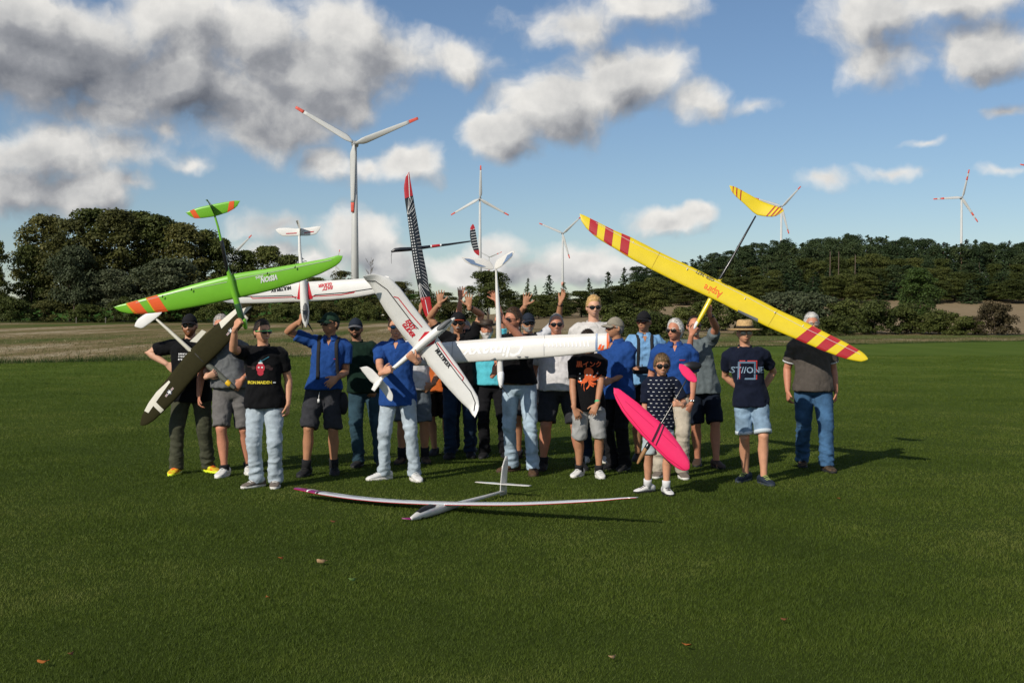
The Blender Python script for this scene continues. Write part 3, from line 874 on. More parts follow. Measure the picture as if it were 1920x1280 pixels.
def head_shape(n, offs=0.0, smile=0.0):
    p = n * np.array([.075, .097, .116]) + n * (offs[..., None] if isinstance(offs, np.ndarray) else offs)
    x, y, z = p[..., 0].copy(), p[..., 1].copy(), p[..., 2].copy()
    fr = np.clip(-n[..., 1] * 1.25, 0, 1) ** 1.0
    t = np.clip(-z / .116, 0, 1)
    x = x * (1 - .24 * t ** 1.6)
    y = y - .040 * t ** 2 * fr
    y = np.where(n[..., 1] > 0, y * (1 - .18 * t), y)
    ax = np.abs(x)
    g = lambda q, w: np.exp(-(q / w) ** 2)
    prof = np.clip((.010 - z) / .044, 0, 1) * np.clip((z + .050) / .012, 0, 1)
    d = .026 * g(x, .0125) * prof - .009 * g(ax - .031, .015) * g(z - .001, .012) + .005 * g(z - .022, .010) * g(x, .05)
    d += .006 * g(ax - .040, .02) * g(z + .032, .02) + .006 * g(x, .022) * g(z + .066, .008) - .004 * g(x, .025) * g(z + .080, .006)
    d += .008 * g(x, .02) * g(z + .102, .014)
    y = y - d * fr
    return np.stack([x, y, z], -1)


def grid_faces(nv, nu):
    f = []
    for i in range(nv - 1):
        for j in range(nu):
            k = (j + 1) % nu
            f.append((i * nu + j, (i + 1) * nu + j, (i + 1) * nu + k, i * nu + k))
    f.append(tuple(range(nu))); f.append(tuple((nv - 1) * nu + j for j in range(nu - 1, -1, -1)))
    return f


HD = head_dirs(); HF = grid_faces(44, 64)
HD2 = head_dirs(44, 30); HF2 = grid_faces(30, 44)
PHI2 = np.abs(np.arctan2(HD2[..., 0], -HD2[..., 1]))


def step(a, lo, hi):
    t = np.clip((a - lo) / (hi - lo), 0, 1); return t * t * (3 - 2 * t)


def shell(cover, thick, inner=-.006, rough=0.0, seed=0, freq=60):
    """closed shell over the head: outside where cover is 1, hidden inside the head where it is 0"""
    nz = np.array([[noise.noise((q[0] * freq * .1 + seed, q[1] * freq * .1, q[2] * freq * .06)) for q in row] for row in HD2]) if rough else 0
    return head_shape(HD2, inner + cover * (thick - inner) + cover * rough * nz).reshape(-1, 3)


def hairline(front=.074, temple=.056, side=.0, nape=-.062):
    deg = np.degrees(PHI2)
    return np.interp(deg, [0, 38, 62, 76, 84, 96, 112, 180], [front, front * .95, temple, side + .01, side - .014, side - .0, nape, nape])


def put_head(me_verts, faces, Mh, name, m, parent, smooth=True):
    v = [Mh @ Vector(q) for q in me_verts]
    return obj(name, mesh_from(v, faces, name, smooth), m, parent)


def solid(points_top, faces, th, axis=Vector((0, 0, -1))):
    n = len(points_top)
    v = [Vector(p) for p in points_top] + [Vector(p) + axis * th for p in points_top]
    f = [tuple(q) for q in faces] + [tuple(i + n for i in reversed(q)) for q in faces]
    cnt = {}
    for q in faces:
        for a, b in zip(q, q[1:] + q[:1] if isinstance(q, list) else tuple(q[1:]) + (q[0],)):
            cnt[(a, b)] = 1
    for (a, b) in cnt:
        if (b, a) not in cnt: f.append((b, a, a + n, b + n))
    return v, f


def make_cap(Mh, k, m_cap, m_brim, parent, turn=0.0, tall=.0, flat=False):
    z = head_shape(HD2)[..., 2]
    deg = np.degrees(PHI2)
    line = np.interp(deg, [0, 60, 110, 180], [.044, .036, .012, -.006])
    cov = step(z, line - .004, line + .003)
    v = shell(cov, .013 + tall)
    cap = put_head(v * k, HF2, Mh, 'cap', m_cap, parent)
    n = 13; top = []; fc = []
    for r_ in range(5):
        q = r_ / 4
        for i in range(n):
            a = R(-66 + 132 * i / (n - 1))
            bx, by = .083 * math.sin(a), -.106 * math.cos(a)
            ext = .070 * math.cos(a * .9) ** .7 if abs(a) < R(80) else 0
            x = bx * (1 + .04 * q); y = by - ext * q
            zz = .047 - (.020 if not flat else .006) * q - (.30 if not flat else .1) * x * x / .083
            top.append((x * k, (y + .004) * k, zz * k))
    for r_ in range(4):
        for i in range(n - 1):
            a = r_ * n + i; fc.append((a, a + 1, a + n + 1, a + n))
    v, f = solid([Vector(p) for p in top], fc, .004 * k)
    obj('brim', mesh_from([Mh @ p for p in v], f), m_brim, cap)
    b = MB(); b.ellipsoid((0, .008 * k, (.130 + tall) * k), (.008 * k, .008 * k, .004 * k), 8, 5)
    obj('button', mesh_from([Mh @ Vector(p) for p in b.v], b.f), m_cap, cap)
    return cap


def make_hat(Mh, k, m_hat, m_band, parent, brim=.175, h=.105, curl=.0, dent=0.0):
    b = MB(); rings = []
    z0 = .040
    for q, r_ in [(0, 1.0), (.3, .985), (.65, .94), (.88, .86), (.97, .70), (1.0, .35)]:
        rings.append([Vector((.093 * r_ * math.cos(t), .113 * r_ * math.sin(t), z0 + h * q - dent * (1 - abs(math.cos(t))) * (q > .9))) * k for t in np.linspace(0, 2 * math.pi, 24, endpoint=False)])
    b.loft(rings)
    hat = obj('hat', mesh_from([Mh @ Vector(p) for p in b.v], b.f), m_hat, parent)
    top = []; fc = []; n = 28
    for r_ in range(5):
        q = r_ / 4
        for i in range(n):
            t = 2 * math.pi * i / n
            rx, ry = .090 + (brim - .090) * q, .110 + (brim + .012 - .110) * q
            zz = z0 + .008 + curl * abs(math.cos(t)) * q * q * .05 - .012 * q * (1 if curl == 0 else .5)
            top.append(Vector((rx * math.cos(t), ry * math.sin(t), zz)) * k)
    for r_ in range(4):
        for i in range(n):
            j = (i + 1) % n; fc.append((r_ * n + i, (r_ + 1) * n + i, (r_ + 1) * n + j, r_ * n + j))
    v, f = solid(top, fc, .005 * k)
    obj('brim', mesh_from([Mh @ p for p in v], f), m_hat, hat)
    rings = [[Vector((.0955 * math.cos(t), .1155 * math.sin(t), z)) * k for t in np.linspace(0, 2 * math.pi, 24, endpoint=False)] for z in (z0 + .010, z0 + .034)]
    b = MB(); b.loft(rings); obj('hat_band', mesh_from([Mh @ Vector(p) for p in b.v], b.f), m_band, hat)
    return hat


def make_glasses(Mh, k, m_lens, m_frame, parent, h=.021, w=.029, clear=False):
    b = MB(); fy = -.1075
    b.box((0, fy - .002, .008), (.010, .0025, .003))
    for s in (-1, 1):
        b.tube([(s * .060, fy + .012, .008), (s * .074, fy + .035, .008), (s * .081, -.02, .006), (s * .082, .012, .002)], [.0035] * 4, 6)
        b.tube([(s * .006, fy - .003, .009), (s * .032, fy - .004, .012), (s * .060, fy + .010, .008)], [.0032] * 3, 6)
    fr = obj('sunglasses' if not clear else 'glasses', mesh_from([Mh @ (Vector(p) * k) for p in b.v], b.f), m_frame, parent)
    for s in (-1, 1):
        b = MB(); rings = []
        for (yy, sc) in ((-.0035, .75), (-.002, .97), (.001, 1.0), (.0035, .9)):
            ring = []
            for i in range(16):
                t = 2 * math.pi * i / 16
                c, sn = math.cos(t), math.sin(t)
                x = w * sc * math.copysign(abs(c) ** .7, c); z = h * sc * math.copysign(abs(sn) ** .75, sn)
                ring.append(Vector((s * .034 + x, fy + yy + .012 * ((s * x + .01) / w) ** 2 * (s * x > -.01), -.002 + z)) * k)
            rings.append(ring)
        b.loft(rings)
        obj('lens', mesh_from([Mh @ p for p in [Vector(q) for q in b.v]], b.f), m_lens, fr)
    return fr


# ---- hands
def make_hand(b, W, d, n, side, size=1.0, curl=.15, spread=.15, thumb=None, fr=.0088):
    """palm and five separate fingers; d: direction of the fingers, n: the way the palm faces"""
    d = d.normalized(); n = (n - d * n.dot(d)).normalized()
    tv = d.cross(n) * (-1 if side > 0 else 1)
    b.tube([W - d * .03 * size, W + d * .012 * size, W + d * .045 * size, W + d * .080 * size, W + d * .098 * size],
           [(.021 * size, .027 * size), (.019 * size, .030 * size), (.016 * size, .040 * size), (.0145 * size, .043 * size), (.012 * size, .038 * size)], 12, flat=tv)
    for i, (off, L) in enumerate([(.0335, .074), (.0115, .083), (-.0115, .077), (-.0335, .061)]):
        a0 = spread * (.9, .28, -.32, -1.0)[i]
        dd = (d * math.cos(a0) + tv * math.sin(a0)).normalized()
        p = W + d * .083 * size + tv * off * size
        pts = [p - dd * .015 * size, p]; ang_ = 0.0
        for seg, c in ((.44, 62), (.32, 88), (.24, 55)):
            ang_ += R(c) * curl
            v = dd * math.cos(ang_) + n * math.sin(ang_)
            p = p + v * L * seg * size; pts.append(p)
        b.tube(pts, [fr * size * q for q in (1.05, 1.05, 1.0, .93, .80)], 8)
    ta = .75 if thumb is None else thumb
    p = W + d * .022 * size + tv * .026 * size + n * .006 * size
    dd = (d * math.cos(ta) + tv * math.sin(ta)).normalized()
    pts = [p - dd * .012 * size, p + dd * .034 * size]
    v = (dd * math.cos(.3) + d * math.sin(.3) + n * curl * .9).normalized(); pts.append(pts[-1] + v * .032 * size)
    v = (v + d * .25 + n * curl * .9).normalized(); pts.append(pts[-1] + v * .026 * size)
    b.tube(pts, [.0145 * size, .0125 * size, .0112 * size, .009 * size], 8)


# ---- whole figure
def torso_rings(s, g, belly, sw, infl=0.0, top=True, z0=.80, z1=1.50, lean=0.0):
    T = [(.80, .150, .100, .105), (.86, .166, .108, .120), (.92, .170, .112, .122), (1.0, .158, .112, .108), (1.08, .150, .110, .102), (1.16, .156, .112, .104),
         (1.26, .168, .118, .112), (1.34, .176, .116, .116), (1.40, .172, .100, .108), (1.445, .136, .080, .094), (1.482, .092, .064, .080), (1.508, .064, .056, .066)]
    zs = np.array([t[0] for t in T])
    out = []
    for z in [t[0] for t in T if z0 <= t[0] <= z1] if True else []:
        hw = np.interp(z, zs, [t[1] for t in T]); f = np.interp(z, zs, [t[2] for t in T]); bk = np.interp(z, zs, [t[3] for t in T])
        bw = math.exp(-((z - 1.04) / .15) ** 2)
        k = 1 + (g - 1) * (1.0 if z < 1.3 else .7 if z < 1.42 else .3)
        shw = 1 + (sw - 1) * smooth01((z - 1.1) / .25)
        hw = hw * k * shw + belly * .35 * bw; f = f * k + belly * bw; bk = bk * k + .0 * bw
        out.append((z, hw + infl, f + infl, bk + infl))
    return out


def ring_pts(z, hw, f, bk, s, n=28, e=.86, cy=0.0, cx=0.0):
    r = []
    for i in range(n):
        t = 2 * math.pi * i / n
        c, sn = math.cos(t), math.sin(t)
        x = hw * math.copysign(abs(c) ** e, c); y = math.copysign(abs(sn) ** e, sn)
        y = y * (bk if y > 0 else f)
        r.append(Vector(((x + cx), (y + cy), z)) * s)
    return r


SKIN = {}
def skin(tone):
    if tone in SKIN: return SKIN[tone]
    base = {'fair': (.56, .275, .165), 'pale': (.60, .33, .22), 'tan': (.42, .20, .110), 'ruddy': (.51, .215, .130), 'brown': (.33, .16, .092)}[tone]
    m = mat('skin_' + tone, base, .55, .35, .10, 14.0, .12, 40.0)
    SKIN[tone] = m
    return m


M_LIP = mat('lip', (.36, .12, .09), .5); M_TEETH = mat('teeth', (.60, .54, .47), .4); M_MOUTH = mat('mouth_inside', (.10, .02, .02), .6)
M_LENS = mat('dark_lens', (.008, .008, .010), .08, .6); M_BLACKFRAME = mat('black_frame', (.012, .012, .013), .35)
M_BLUELENS = mat('blue_mirror_lens', (.02, .12, .26), .1, .8, metal=.5); M_CLEAR = mat('clear_lens', (.30, .26, .22), .08, .6)
M_EYE = mat('eye', (.7, .68, .64), .2)
M_LEATHER = mat('belt_leather', (.05, .03, .018), .5); M_BROWNBELT = mat('brown_belt', (.11, .055, .025), .5)
M_METAL = mat('steel', (.55, .55, .56), .25, .5, metal=1.0)
M_STRAP = mat('black_webbing', (.012, .012, .014), .8)
HAIRC = {'dark': (.030, .019, .012), 'brown': (.060, .034, .018), 'sand': (.17, .105, .05), 'blond': (.52, .33, .13), 'grey': (.28, .26, .24), 'white': (.55, .53, .50), 'red': (.20, .075, .03), 'salt': (.38, .35, .32)}


def hair_mat(c): return mat('hair_' + c, HAIRC[c], .55, .35, .28, 45.0, .3, 110.0)


def cloth(name, col, amt=.10, rough=.85, sc=30.0, bump=.12):
    """woven cloth: fine grain, and creases too small for the mesh"""
    if name in MATS: return MATS[name]
    m = mat(name, col, rough, .08, amt, sc, 0.0, 220.0, sheen=.03)
    nt = m.node_tree
    def add(tp, **kw):
        n = nt.nodes.new(tp)
        for a, b in kw.pop('inp', {}).items():
            if isinstance(b, bpy.types.NodeSocket): nt.links.new(b, n.inputs[a])
            else: n.inputs[a].default_value = b
        for a, b in kw.items(): setattr(n, a, b)
        return n
    bsdf = [n for n in nt.nodes if n.type == 'BSDF_PRINCIPLED'][0]
    tcn = add('ShaderNodeTexCoord')
    wn = add('ShaderNodeTexNoise', inp={'Vector': tcn.outputs['Object'], 'Scale': 5.0, 'Detail': 2.0})
    wv = add('ShaderNodeVectorMath', operation='MULTIPLY_ADD', inp={0: wn.outputs['Color'], 1: (.22, .22, .22), 2: tcn.outputs['Object']})
    mp = add('ShaderNodeMapping', inp={'Vector': wv.outputs[0], 'Rotation': (.5, .4, .3), 'Scale': (1.0, 1.0, .55)})
    cr_ = add('ShaderNodeTexNoise', inp={'Vector': mp.outputs[0], 'Scale': 7.5, 'Detail': 1.5, 'Roughness': .45})
    rg = add('ShaderNodeMath', operation='ABSOLUTE', inp={0: add('ShaderNodeMath', operation='SUBTRACT', inp={0: cr_.outputs[0], 1: .5}).outputs[0]})
    b1 = add('ShaderNodeBump', inp={'Strength': .42, 'Distance': .060, 'Height': rg.outputs[0]})
    fn = add('ShaderNodeTexNoise', inp={'Vector': tcn.outputs['Object'], 'Scale': 240.0, 'Detail': 2.0})
    b2 = add('ShaderNodeBump', inp={'Strength': bump, 'Distance': .01, 'Height': fn.outputs[0], 'Normal': b1.outputs[0]})
    nt.links.new(b2.outputs[0], bsdf.inputs['Normal'])
    return m



def person(label, feet, H, shirt, pants, shoes, arms, yaw=0.0, head_yaw=0.0, head_pitch=0.0, head_roll=0.0, girth=1.0, belly=.0, sw=1.0, tone='fair', hair='brown',
           hair_style='short', hat=None, glasses=None, beard=None, mouth='closed', head_k=1.0, hs=1.0, d=None, head_px=None, group='members of the group standing on the lawn',
           detail=True, sleeve=.62, hem=.83, pants_len='long', leg_r=1.0, foot_turn=14, polo=False, sock=None, belt=None, neck_c=None, hem_band=None, lean=0.0):
    """feet: photo pixels of the soles (person's right = photo left first); arms: {'L','R'} in photo pixels"""
    fR, fL = G(*feet[0]), G(*feet[1])
    if d is not None:
        fR = Vector((fR.x * d / fR.y, d, 0)); fL = Vector((fL.x * d / fL.y, d, 0))
    base = (fR + fL) / 2
    root = thing('person', label, 'person', base, yaw, group)
    Mr = Matrix.Translation(base) @ Matrix.Rotation(yaw, 4, 'Z'); Mi = Mr.inverted()
    s = H / 1.75
    loc = lambda w: Mi @ w
    def px_(px, py, dd): return loc(P(px, py, base.y + dd))
    aR, aL = loc(fR), loc(fL)
    lean_x = 0.0
    if head_px is not None:
        lean_x = px_(head_px, 600, 0).x if abs(yaw) < .9 else 0
        lean_x = max(-.16, min(.16, lean_x))
    # joints
    hipz = .925 * s
    hx = lean_x * .35
    neck = Vector((lean_x * .92, .0, 1.455 * s)); headc = Vector((lean_x, -.012 * s, H - .116 * head_k * s))
    J = {}
    for nm, sg, an in (('R', -1, aR), ('L', 1, aL)):
        hip = Vector((hx + sg * .092 * s * girth ** .5, .01, hipz)); ank = Vector((an.x, an.y, .085 * s))
        knee, _ = ik(hip, ank, .435 * s, .425 * s, Vector((sg * .15, -1, 0)))
        raise_ = 0.0
        a = arms.get(nm)
        if a and a.get('up'): raise_ = a['up']
        sh = Vector((lean_x * .85 + sg * .185 * s * sw * (girth ** .35) - sg * raise_ * .25, .012, 1.405 * s + raise_))
        J[nm] = dict(hip=hip, knee=knee, ank=ank, sh=sh, sg=sg)
        a = a or {'mode': 'hang'}
        mode = a.get('mode', 'px'); UA, FA = .295 * s, .262 * s
        hd = Vector(a.get('d', (0, 0, -1))).normalized(); pn = Vector(a.get('n', (-sg, 0, 0)))
        hsz = s * hs * a.get('size', 1.0)
        if mode == 'hang':
            W = sh + Vector((sg * (.075 + .03 * (girth - 1)), -.03 + a.get('fwd', 0) * -1, -.53 * s)); hd = Vector((sg * -.05, -.12, -1)); pole = Vector((sg * .35, 1, 0)); pn = Vector((-sg, .2, 0))
            curl = .38
        elif mode == 'back':
            W = Vector((sg * .10, .17, .98 * s)); hd = Vector((-sg, .1, -.5)); pole = Vector((sg * 1, .55, 0)); curl = .4; pn = Vector((0, 1, .2))
        else:
            tgt = px_(*a['at']); curl = a.get('curl', .15)
            hd = (Mi.to_3x3() @ hd).normalized(); pn = Mi.to_3x3() @ pn
            W = tgt - hd * .075 * hsz
            pole = (px_(*a['el']) - (sh + W) / 2) if 'el' in a else Vector((sg * .6, .5, -.6))
        E, W = ik(sh, W, UA, FA, pole)
        J[nm].update(E=E, W=W, hd=hd, pn=pn, curl=curl, spread=a.get('spread', .10), hsz=hsz, thumb=a.get('thumb'), watch=a.get('watch'))
    Mh = Matrix.Translation(headc) @ Matrix.Rotation(head_yaw, 4, 'Z') @ Matrix.Rotation(head_roll, 4, 'Y') @ Matrix.Rotation(head_pitch, 4, 'X')
    k = head_k * s
    # ---- body: one continuous surface
    b = MB()
    inner = [(z, hw - .03 * (z < 1.05), (f - .045) if z < 1.05 else f, bk - .04 * (z < 1.05)) for (z, hw, f, bk) in torso_rings(s, girth, belly * .6, sw, -.024, z0=.86)]
    rings = [ring_pts(z, hw, f, bk, s, cx=(hx + (lean_x - hx) * smooth01((z - .9) / .6)) / s) for (z, hw, f, bk) in inner]
    b.loft(rings)
    nr = (.056 + .012 * (girth - 1)) * s
    b.tube([neck + Vector((0, .012, -.05 * s)), neck + Vector((0, .010, .03 * s)), headc + Vector((0, .018, -.065 * k)), headc + Vector((0, .012, -.01 * k))], [nr * 1.25, nr, nr * .98, nr * .9], 18)
    hv = head_shape(HD).reshape(-1, 3) * k
    b.put([Mh @ Vector(q) for q in hv], HF)
    for sg in (-1, 1):
        Me = Matrix.Rotation(sg * R(-20), 3, 'Z')
        b.put(*(lambda e: ([Mh @ (Vector(q) * k) for q in e.v], e.f))(MB().ellipsoid((sg * .079, .012, -.010), (.0085, .019, .031), 10, 8, Me)))
    gl = (1 + (girth - 1) * .6)
    for nm in 'RL':
        j = J[nm]; sg = j['sg']
        S, E, W = j['sh'], j['E'], j['W']
        ar = s * (1 + (girth - 1) * .55) * (hs if hs < 1 else 1)
        b.tube([S + Vector((-sg * .06 * s, 0, -.01)), S, S.lerp(E, .35), S.lerp(E, .8), E, E.lerp(W, .28), E.lerp(W, .7), W],
               [.044 * ar, .047 * ar, .049 * ar, .043 * ar, .041 * ar, .042 * ar, .033 * ar, .025 * ar], 14)
        make_hand(b, W, j['hd'], j['pn'], sg, j['hsz'], j['curl'], j['spread'], j['thumb'])
        hp, kn, an = j['hip'], j['knee'], j['ank']
        lk = .84 if pants_len == 'long' else 1.0; tk = .86
        b.tube([hp + Vector((0, 0, .03)), hp.lerp(kn, .3), hp.lerp(kn, .8), kn + Vector((0, -.006, .01)), kn.lerp(an, .12) + Vector((0, .004, 0)), kn.lerp(an, .32) + Vector((0, .020, 0)), kn.lerp(an, .55) + Vector((0, .012, 0)), kn.lerp(an, .8), an, an + Vector((0, 0, -.045 * s))],
               [.086 * s * gl * tk, .080 * s * gl * tk, .062 * s * gl * lk, .058 * s * gl * lk, .053 * s * gl * lk, .060 * s * gl * lk, .050 * s * gl * lk, .038 * s * lk, .036 * s, .040 * s], 16)
        b.ellipsoid(kn + Vector((0, -.040 * s * gl, .005)), (.030 * s * lk, .024 * s * lk, .036 * s), 10, 8)
    bm_ = remesh(b, .0064 * max(.8, s), 2, .30, .45)
    body = obj('body', bm_, skin(tone), root)
    # lips, teeth and brows lie on the face
    fb = BVHTree.FromPolygons([v.co for v in bm_.vertices], [tuple(q.vertices) for q in bm_.polygons])
    Rh = Mh.to_3x3()
    def on_face(polys, name, m, lift):
        v, f = [], []
        for poly in polys:
            n0 = len(v); v += [Vector((x, 0, z)) for x, z in poly]; f.append(tuple(range(n0, n0 + len(poly))))
        v, f = subdivide_tris(v, f, 0)
        out = []
        for q in v:
            h = fb.ray_cast(Mh @ (Vector((q.x, -.25, q.z)) * k), Rh @ Vector((0, 1, 0)))[0]
            out.append((h if h else Mh @ (Vector((q.x, -.09, q.z)) * k)) - Rh @ Vector((0, lift, 0)))
        return obj(name, mesh_from(out, f, name), m, root)
    up = .004 if mouth == 'smile' else .0
    xs9 = np.linspace(-.024 if mouth != 'open' else -.018, .024 if mouth != 'open' else .018, 9)
    mid = [(x, -.0665 + up * (x / .024) ** 2 * 1.5) for x in xs9]
    gap = {'closed': .0004, 'smile': .0035, 'open': .009}[mouth]
    th9 = [.0050 * (1 - (x / .0245) ** 2) for x in xs9] if mouth != 'open' else [.0045 * (1 - (x / .0185) ** 2) for x in xs9]
    gp9 = [gap * (1 - (x / .0245) ** 2) for x in xs9] if mouth != 'open' else [gap * (1 - (x / .0185) ** 2) ** .5 for x in xs9]
    upper = [[(mid[i][0], mid[i][1] + gp9[i]), (mid[i + 1][0], mid[i + 1][1] + gp9[i + 1]), (mid[i + 1][0], mid[i + 1][1] + gp9[i + 1] + th9[i + 1]), (mid[i][0], mid[i][1] + gp9[i] + th9[i])] for i in range(8)]
    lower = [[(mid[i][0], mid[i][1] - gp9[i] - th9[i] * 1.2), (mid[i + 1][0], mid[i + 1][1] - gp9[i + 1] - th9[i + 1] * 1.2), (mid[i + 1][0], mid[i + 1][1] - gp9[i + 1]), (mid[i][0], mid[i][1] - gp9[i])] for i in range(8)]
    lips = on_face(upper + lower, 'lips', M_LIP, .0012)
    if mouth != 'closed':
        inner_ = [[(mid[i][0], mid[i][1] - gp9[i]), (mid[i + 1][0], mid[i + 1][1] - gp9[i + 1]), (mid[i + 1][0], mid[i + 1][1] + gp9[i + 1]), (mid[i][0], mid[i][1] + gp9[i])] for i in range(8)]
        te = on_face(inner_, 'teeth' if mouth == 'smile' else 'mouth', M_TEETH if mouth == 'smile' else M_MOUTH, .0006)
    for sg in (-1, 1):
        bx = np.linspace(.014, .048, 6)
        on_face([[(sg * bx[i], .0185 + .004 * math.sin(i * .55)), (sg * bx[i + 1], .0185 + .004 * math.sin((i + 1) * .55)), (sg * bx[i + 1], .0245 + .0035 * math.sin((i + 1) * .55) - .0012 * (i + 1 > 4)), (sg * bx[i], .0255 + .0035 * math.sin(i * .55))] for i in range(5)], 'eyebrow', hair_mat(hair), .0015)
    # ---- hair
    if hair_style:
        zz = head_shape(HD2)[..., 2]
        hlines = {'short': hairline(), 'receding': hairline(.096, .078, -.002), 'crop': hairline(.078, .056, .002), 'boy': hairline(.046, .036, -.012, -.070), 'quiff': hairline(.070, .056, .004), 'back': hairline(.086, .062, -.02, -.085)}
        th = {'short': .010, 'receding': .006, 'crop': .005, 'boy': .016, 'quiff': .011, 'back': .014}[hair_style]
        hlz = hlines[hair_style]
        cov = step(zz, hlz - .006, hlz + .010)
        if hat: cov = cov * (1 - step(zz, .012, .030))          # under a cap or hat the hair is pressed flat
        v = head_shape(HD2, -.005 + cov * (th + .005) + cov * .0055 * np.array([[noise.noise((q[0] * 14 + H, q[1] * 6, q[2] * 4)) + .6 * noise.noise((q[0] * 24, q[1] * 9 + H, q[2] * 7)) for q in row] for row in HD2])
                       + (cov * step(zz, .05, .10) * (.010 if hair_style == 'quiff' else .007 if hair_style in ('boy', 'short') else 0))).reshape(-1, 3)
        hv_ = v.reshape(30, 44, 3); tv_, tf_ = [], []
        rr_ = random.Random(int(H * 1000) + int(base.x * 50)); LH = {'short': .030, 'receding': .020, 'crop': .014, 'boy': .040, 'quiff': .026, 'back': .042}[hair_style]
        tries = 0
        while len(tf_) < 2 * 620 and tries < 5000:
            tries += 1
            i, j_ = rr_.randrange(1, 29), rr_.randrange(44)
            if cov[i, j_] < .75: continue
            n_ = Vector(HD2[i, j_]); p0 = Vector(hv_[i, j_])
            comb = Vector((n_.x * .3, -.25 if hair_style in ('boy',) else (.55 if hair_style in ('back', 'short', 'quiff') else .2), -.75 if hair_style != 'quiff' else .1)) + Vector((rr_.gauss(0, .28), rr_.gauss(0, .28), rr_.gauss(0, .28)))
            comb = comb - n_ * comb.dot(n_)
            if comb.length < 1e-3: continue
            comb.normalize(); L = LH * rr_.uniform(.5, 1.1); w_ = n_.cross(comb) * rr_.uniform(.0018, .0034)
            lift_ = n_ * (.003 + .04 * L)
            a0 = len(tv_)
            tv_ += [p0 - n_ * .003, p0 + comb * L * .45 + lift_ + w_, p0 + comb * L * .45 + lift_ - w_, p0 + comb * L + n_ * (.003 if hair_style != 'quiff' else .006)]
            tf_ += [(a0, a0 + 2, a0 + 1), (a0 + 1, a0 + 2, a0 + 3)]
        allv = list(v * k) + [q * k for q in tv_]
        put_head(allv, HF2 + [tuple(i + len(v) for i in q) for q in tf_], Mh, 'hair', hair_mat(hair), root)
    if beard:
        zz = head_shape(HD2)[..., 2]; xx = head_shape(HD2)[..., 0]; deg = np.degrees(PHI2)
        bt, bc, bl = beard
        upl = np.interp(deg, [0, 16, 30, 60, 80, 95], [-.047, -.047, -.050, -.045, -.010, -.0])
        cov = step(-zz, -upl - .004, -upl + .010) * (1 - step(deg, 84, 98)) 
        mouthm = np.exp(-(xx / .019) ** 2 - ((zz + .067) / .0075) ** 2)
        cov = cov * (1 - .95 * np.clip(mouthm * 1.6, 0, 1))
        v = head_shape(HD2, -.004 + cov * (bt + .004) + cov * .003 * np.array([[noise.noise((q[0] * 12, q[1] * 12, q[2] * 12)) for q in row] for row in HD2])).reshape(-1, 3)
        v[:, 2] -= (bl * cov * step(-zz, .07, .11)).reshape(-1)
        put_head(v * k, HF2, Mh, 'beard', hair_mat(bc), root)
    if glasses:
        lens, frame = glasses[:2]
        make_glasses(Mh, k, lens, frame, root, *(glasses[2] if len(glasses) > 2 else (.020, .029)), clear=lens is M_CLEAR)
    else:
        for sg in (-1, 1):
            bb = MB().ellipsoid((sg * .031, -.0830, .0), (.011, .010, .0052), 10, 8)
            e = obj('eye', mesh_from([Mh @ (Vector(q) * k) for q in bb.v], bb.f), M_EYE, root)
            bb = MB().ellipsoid((sg * .031, -.0925, .0), (.0048, .0025, .0048), 8, 6)
            obj('iris', mesh_from([Mh @ (Vector(q) * k) for q in bb.v], bb.f), M_LENS, e)
    if hat:
        if hat[0] == 'cap': make_cap(Mh, k, hat[1], hat[2], root, tall=hat[3] if len(hat) > 3 else 0.0, flat=len(hat) > 4)
        else: make_hat(Mh, k, hat[1], hat[2], root, *hat[3:])
    # ---- shirt
    b = MB()
    z0 = hem
    rr = torso_rings(s, girth, belly, sw, .014 if belly < .04 else .010)
    rr = [r_ for r_ in rr if r_[0] > z0 + .02]
    first = np.interp(z0, [r_[0] for r_ in rr], range(len(rr)))
    rr = [(z0, rr[0][1], rr[0][2], rr[0][3])] + [(z0 + .012, rr[0][1], rr[0][2], rr[0][3])] + rr
    def flare(z):
        return smooth01((1.06 - z) / .14)
    gq = (1 + (girth - 1) * .6) * leg_r ** .5
    rr = [(z, max(hw, hw + (.202 * gq - hw) * flare(z)), max(f, f + (.134 * gq + belly * .7 - f) * flare(z)), max(bk, bk + (.140 * gq - bk) * flare(z))) for (z, hw, f, bk) in rr]
    rr = [r_ if r_[0] < 1.46 else (r_[0] - .012, r_[1] - .004, r_[2], r_[3]) for r_ in rr][:-1] + [(1.482, .060, .056, .070)]
    rings = [ring_pts(z, hw, f, bk, s, cx=(hx + (lean_x - hx) * smooth01((z - .9) / .6)) / s) for (z, hw, f, bk) in rr]
    b.loft(rings)
    for nm in 'RL':
        j = J[nm]; S, E = j['sh'], j['E']; sg = j['sg']; ar = s * (1 + (girth - 1) * .6)
        e = S.lerp(E, sleeve)
        b.tube([neck + Vector((sg * .05 * s, .01, -.035 * s)), S + Vector((-sg * .035 * s, 0, .004 * s)), S + (E - S).normalized() * .03, S.lerp(E, sleeve * .55), e],
               [.058 * ar, .073 * ar, .073 * ar, .066 * ar, .066 * ar], 18, round_ends=False)
    sm = remesh(b, .012 * max(.8, s), 3)
    wrinkle(sm, .0115 * s, (7.5, 7.5, 6.0), H * 17 + base.x)
    sobj = obj('shirt', sm, shirt, root)
    tree_ = BVHTree.FromPolygons([v.co for v in sm.vertices], [tuple(p.vertices) for p in sm.polygons])
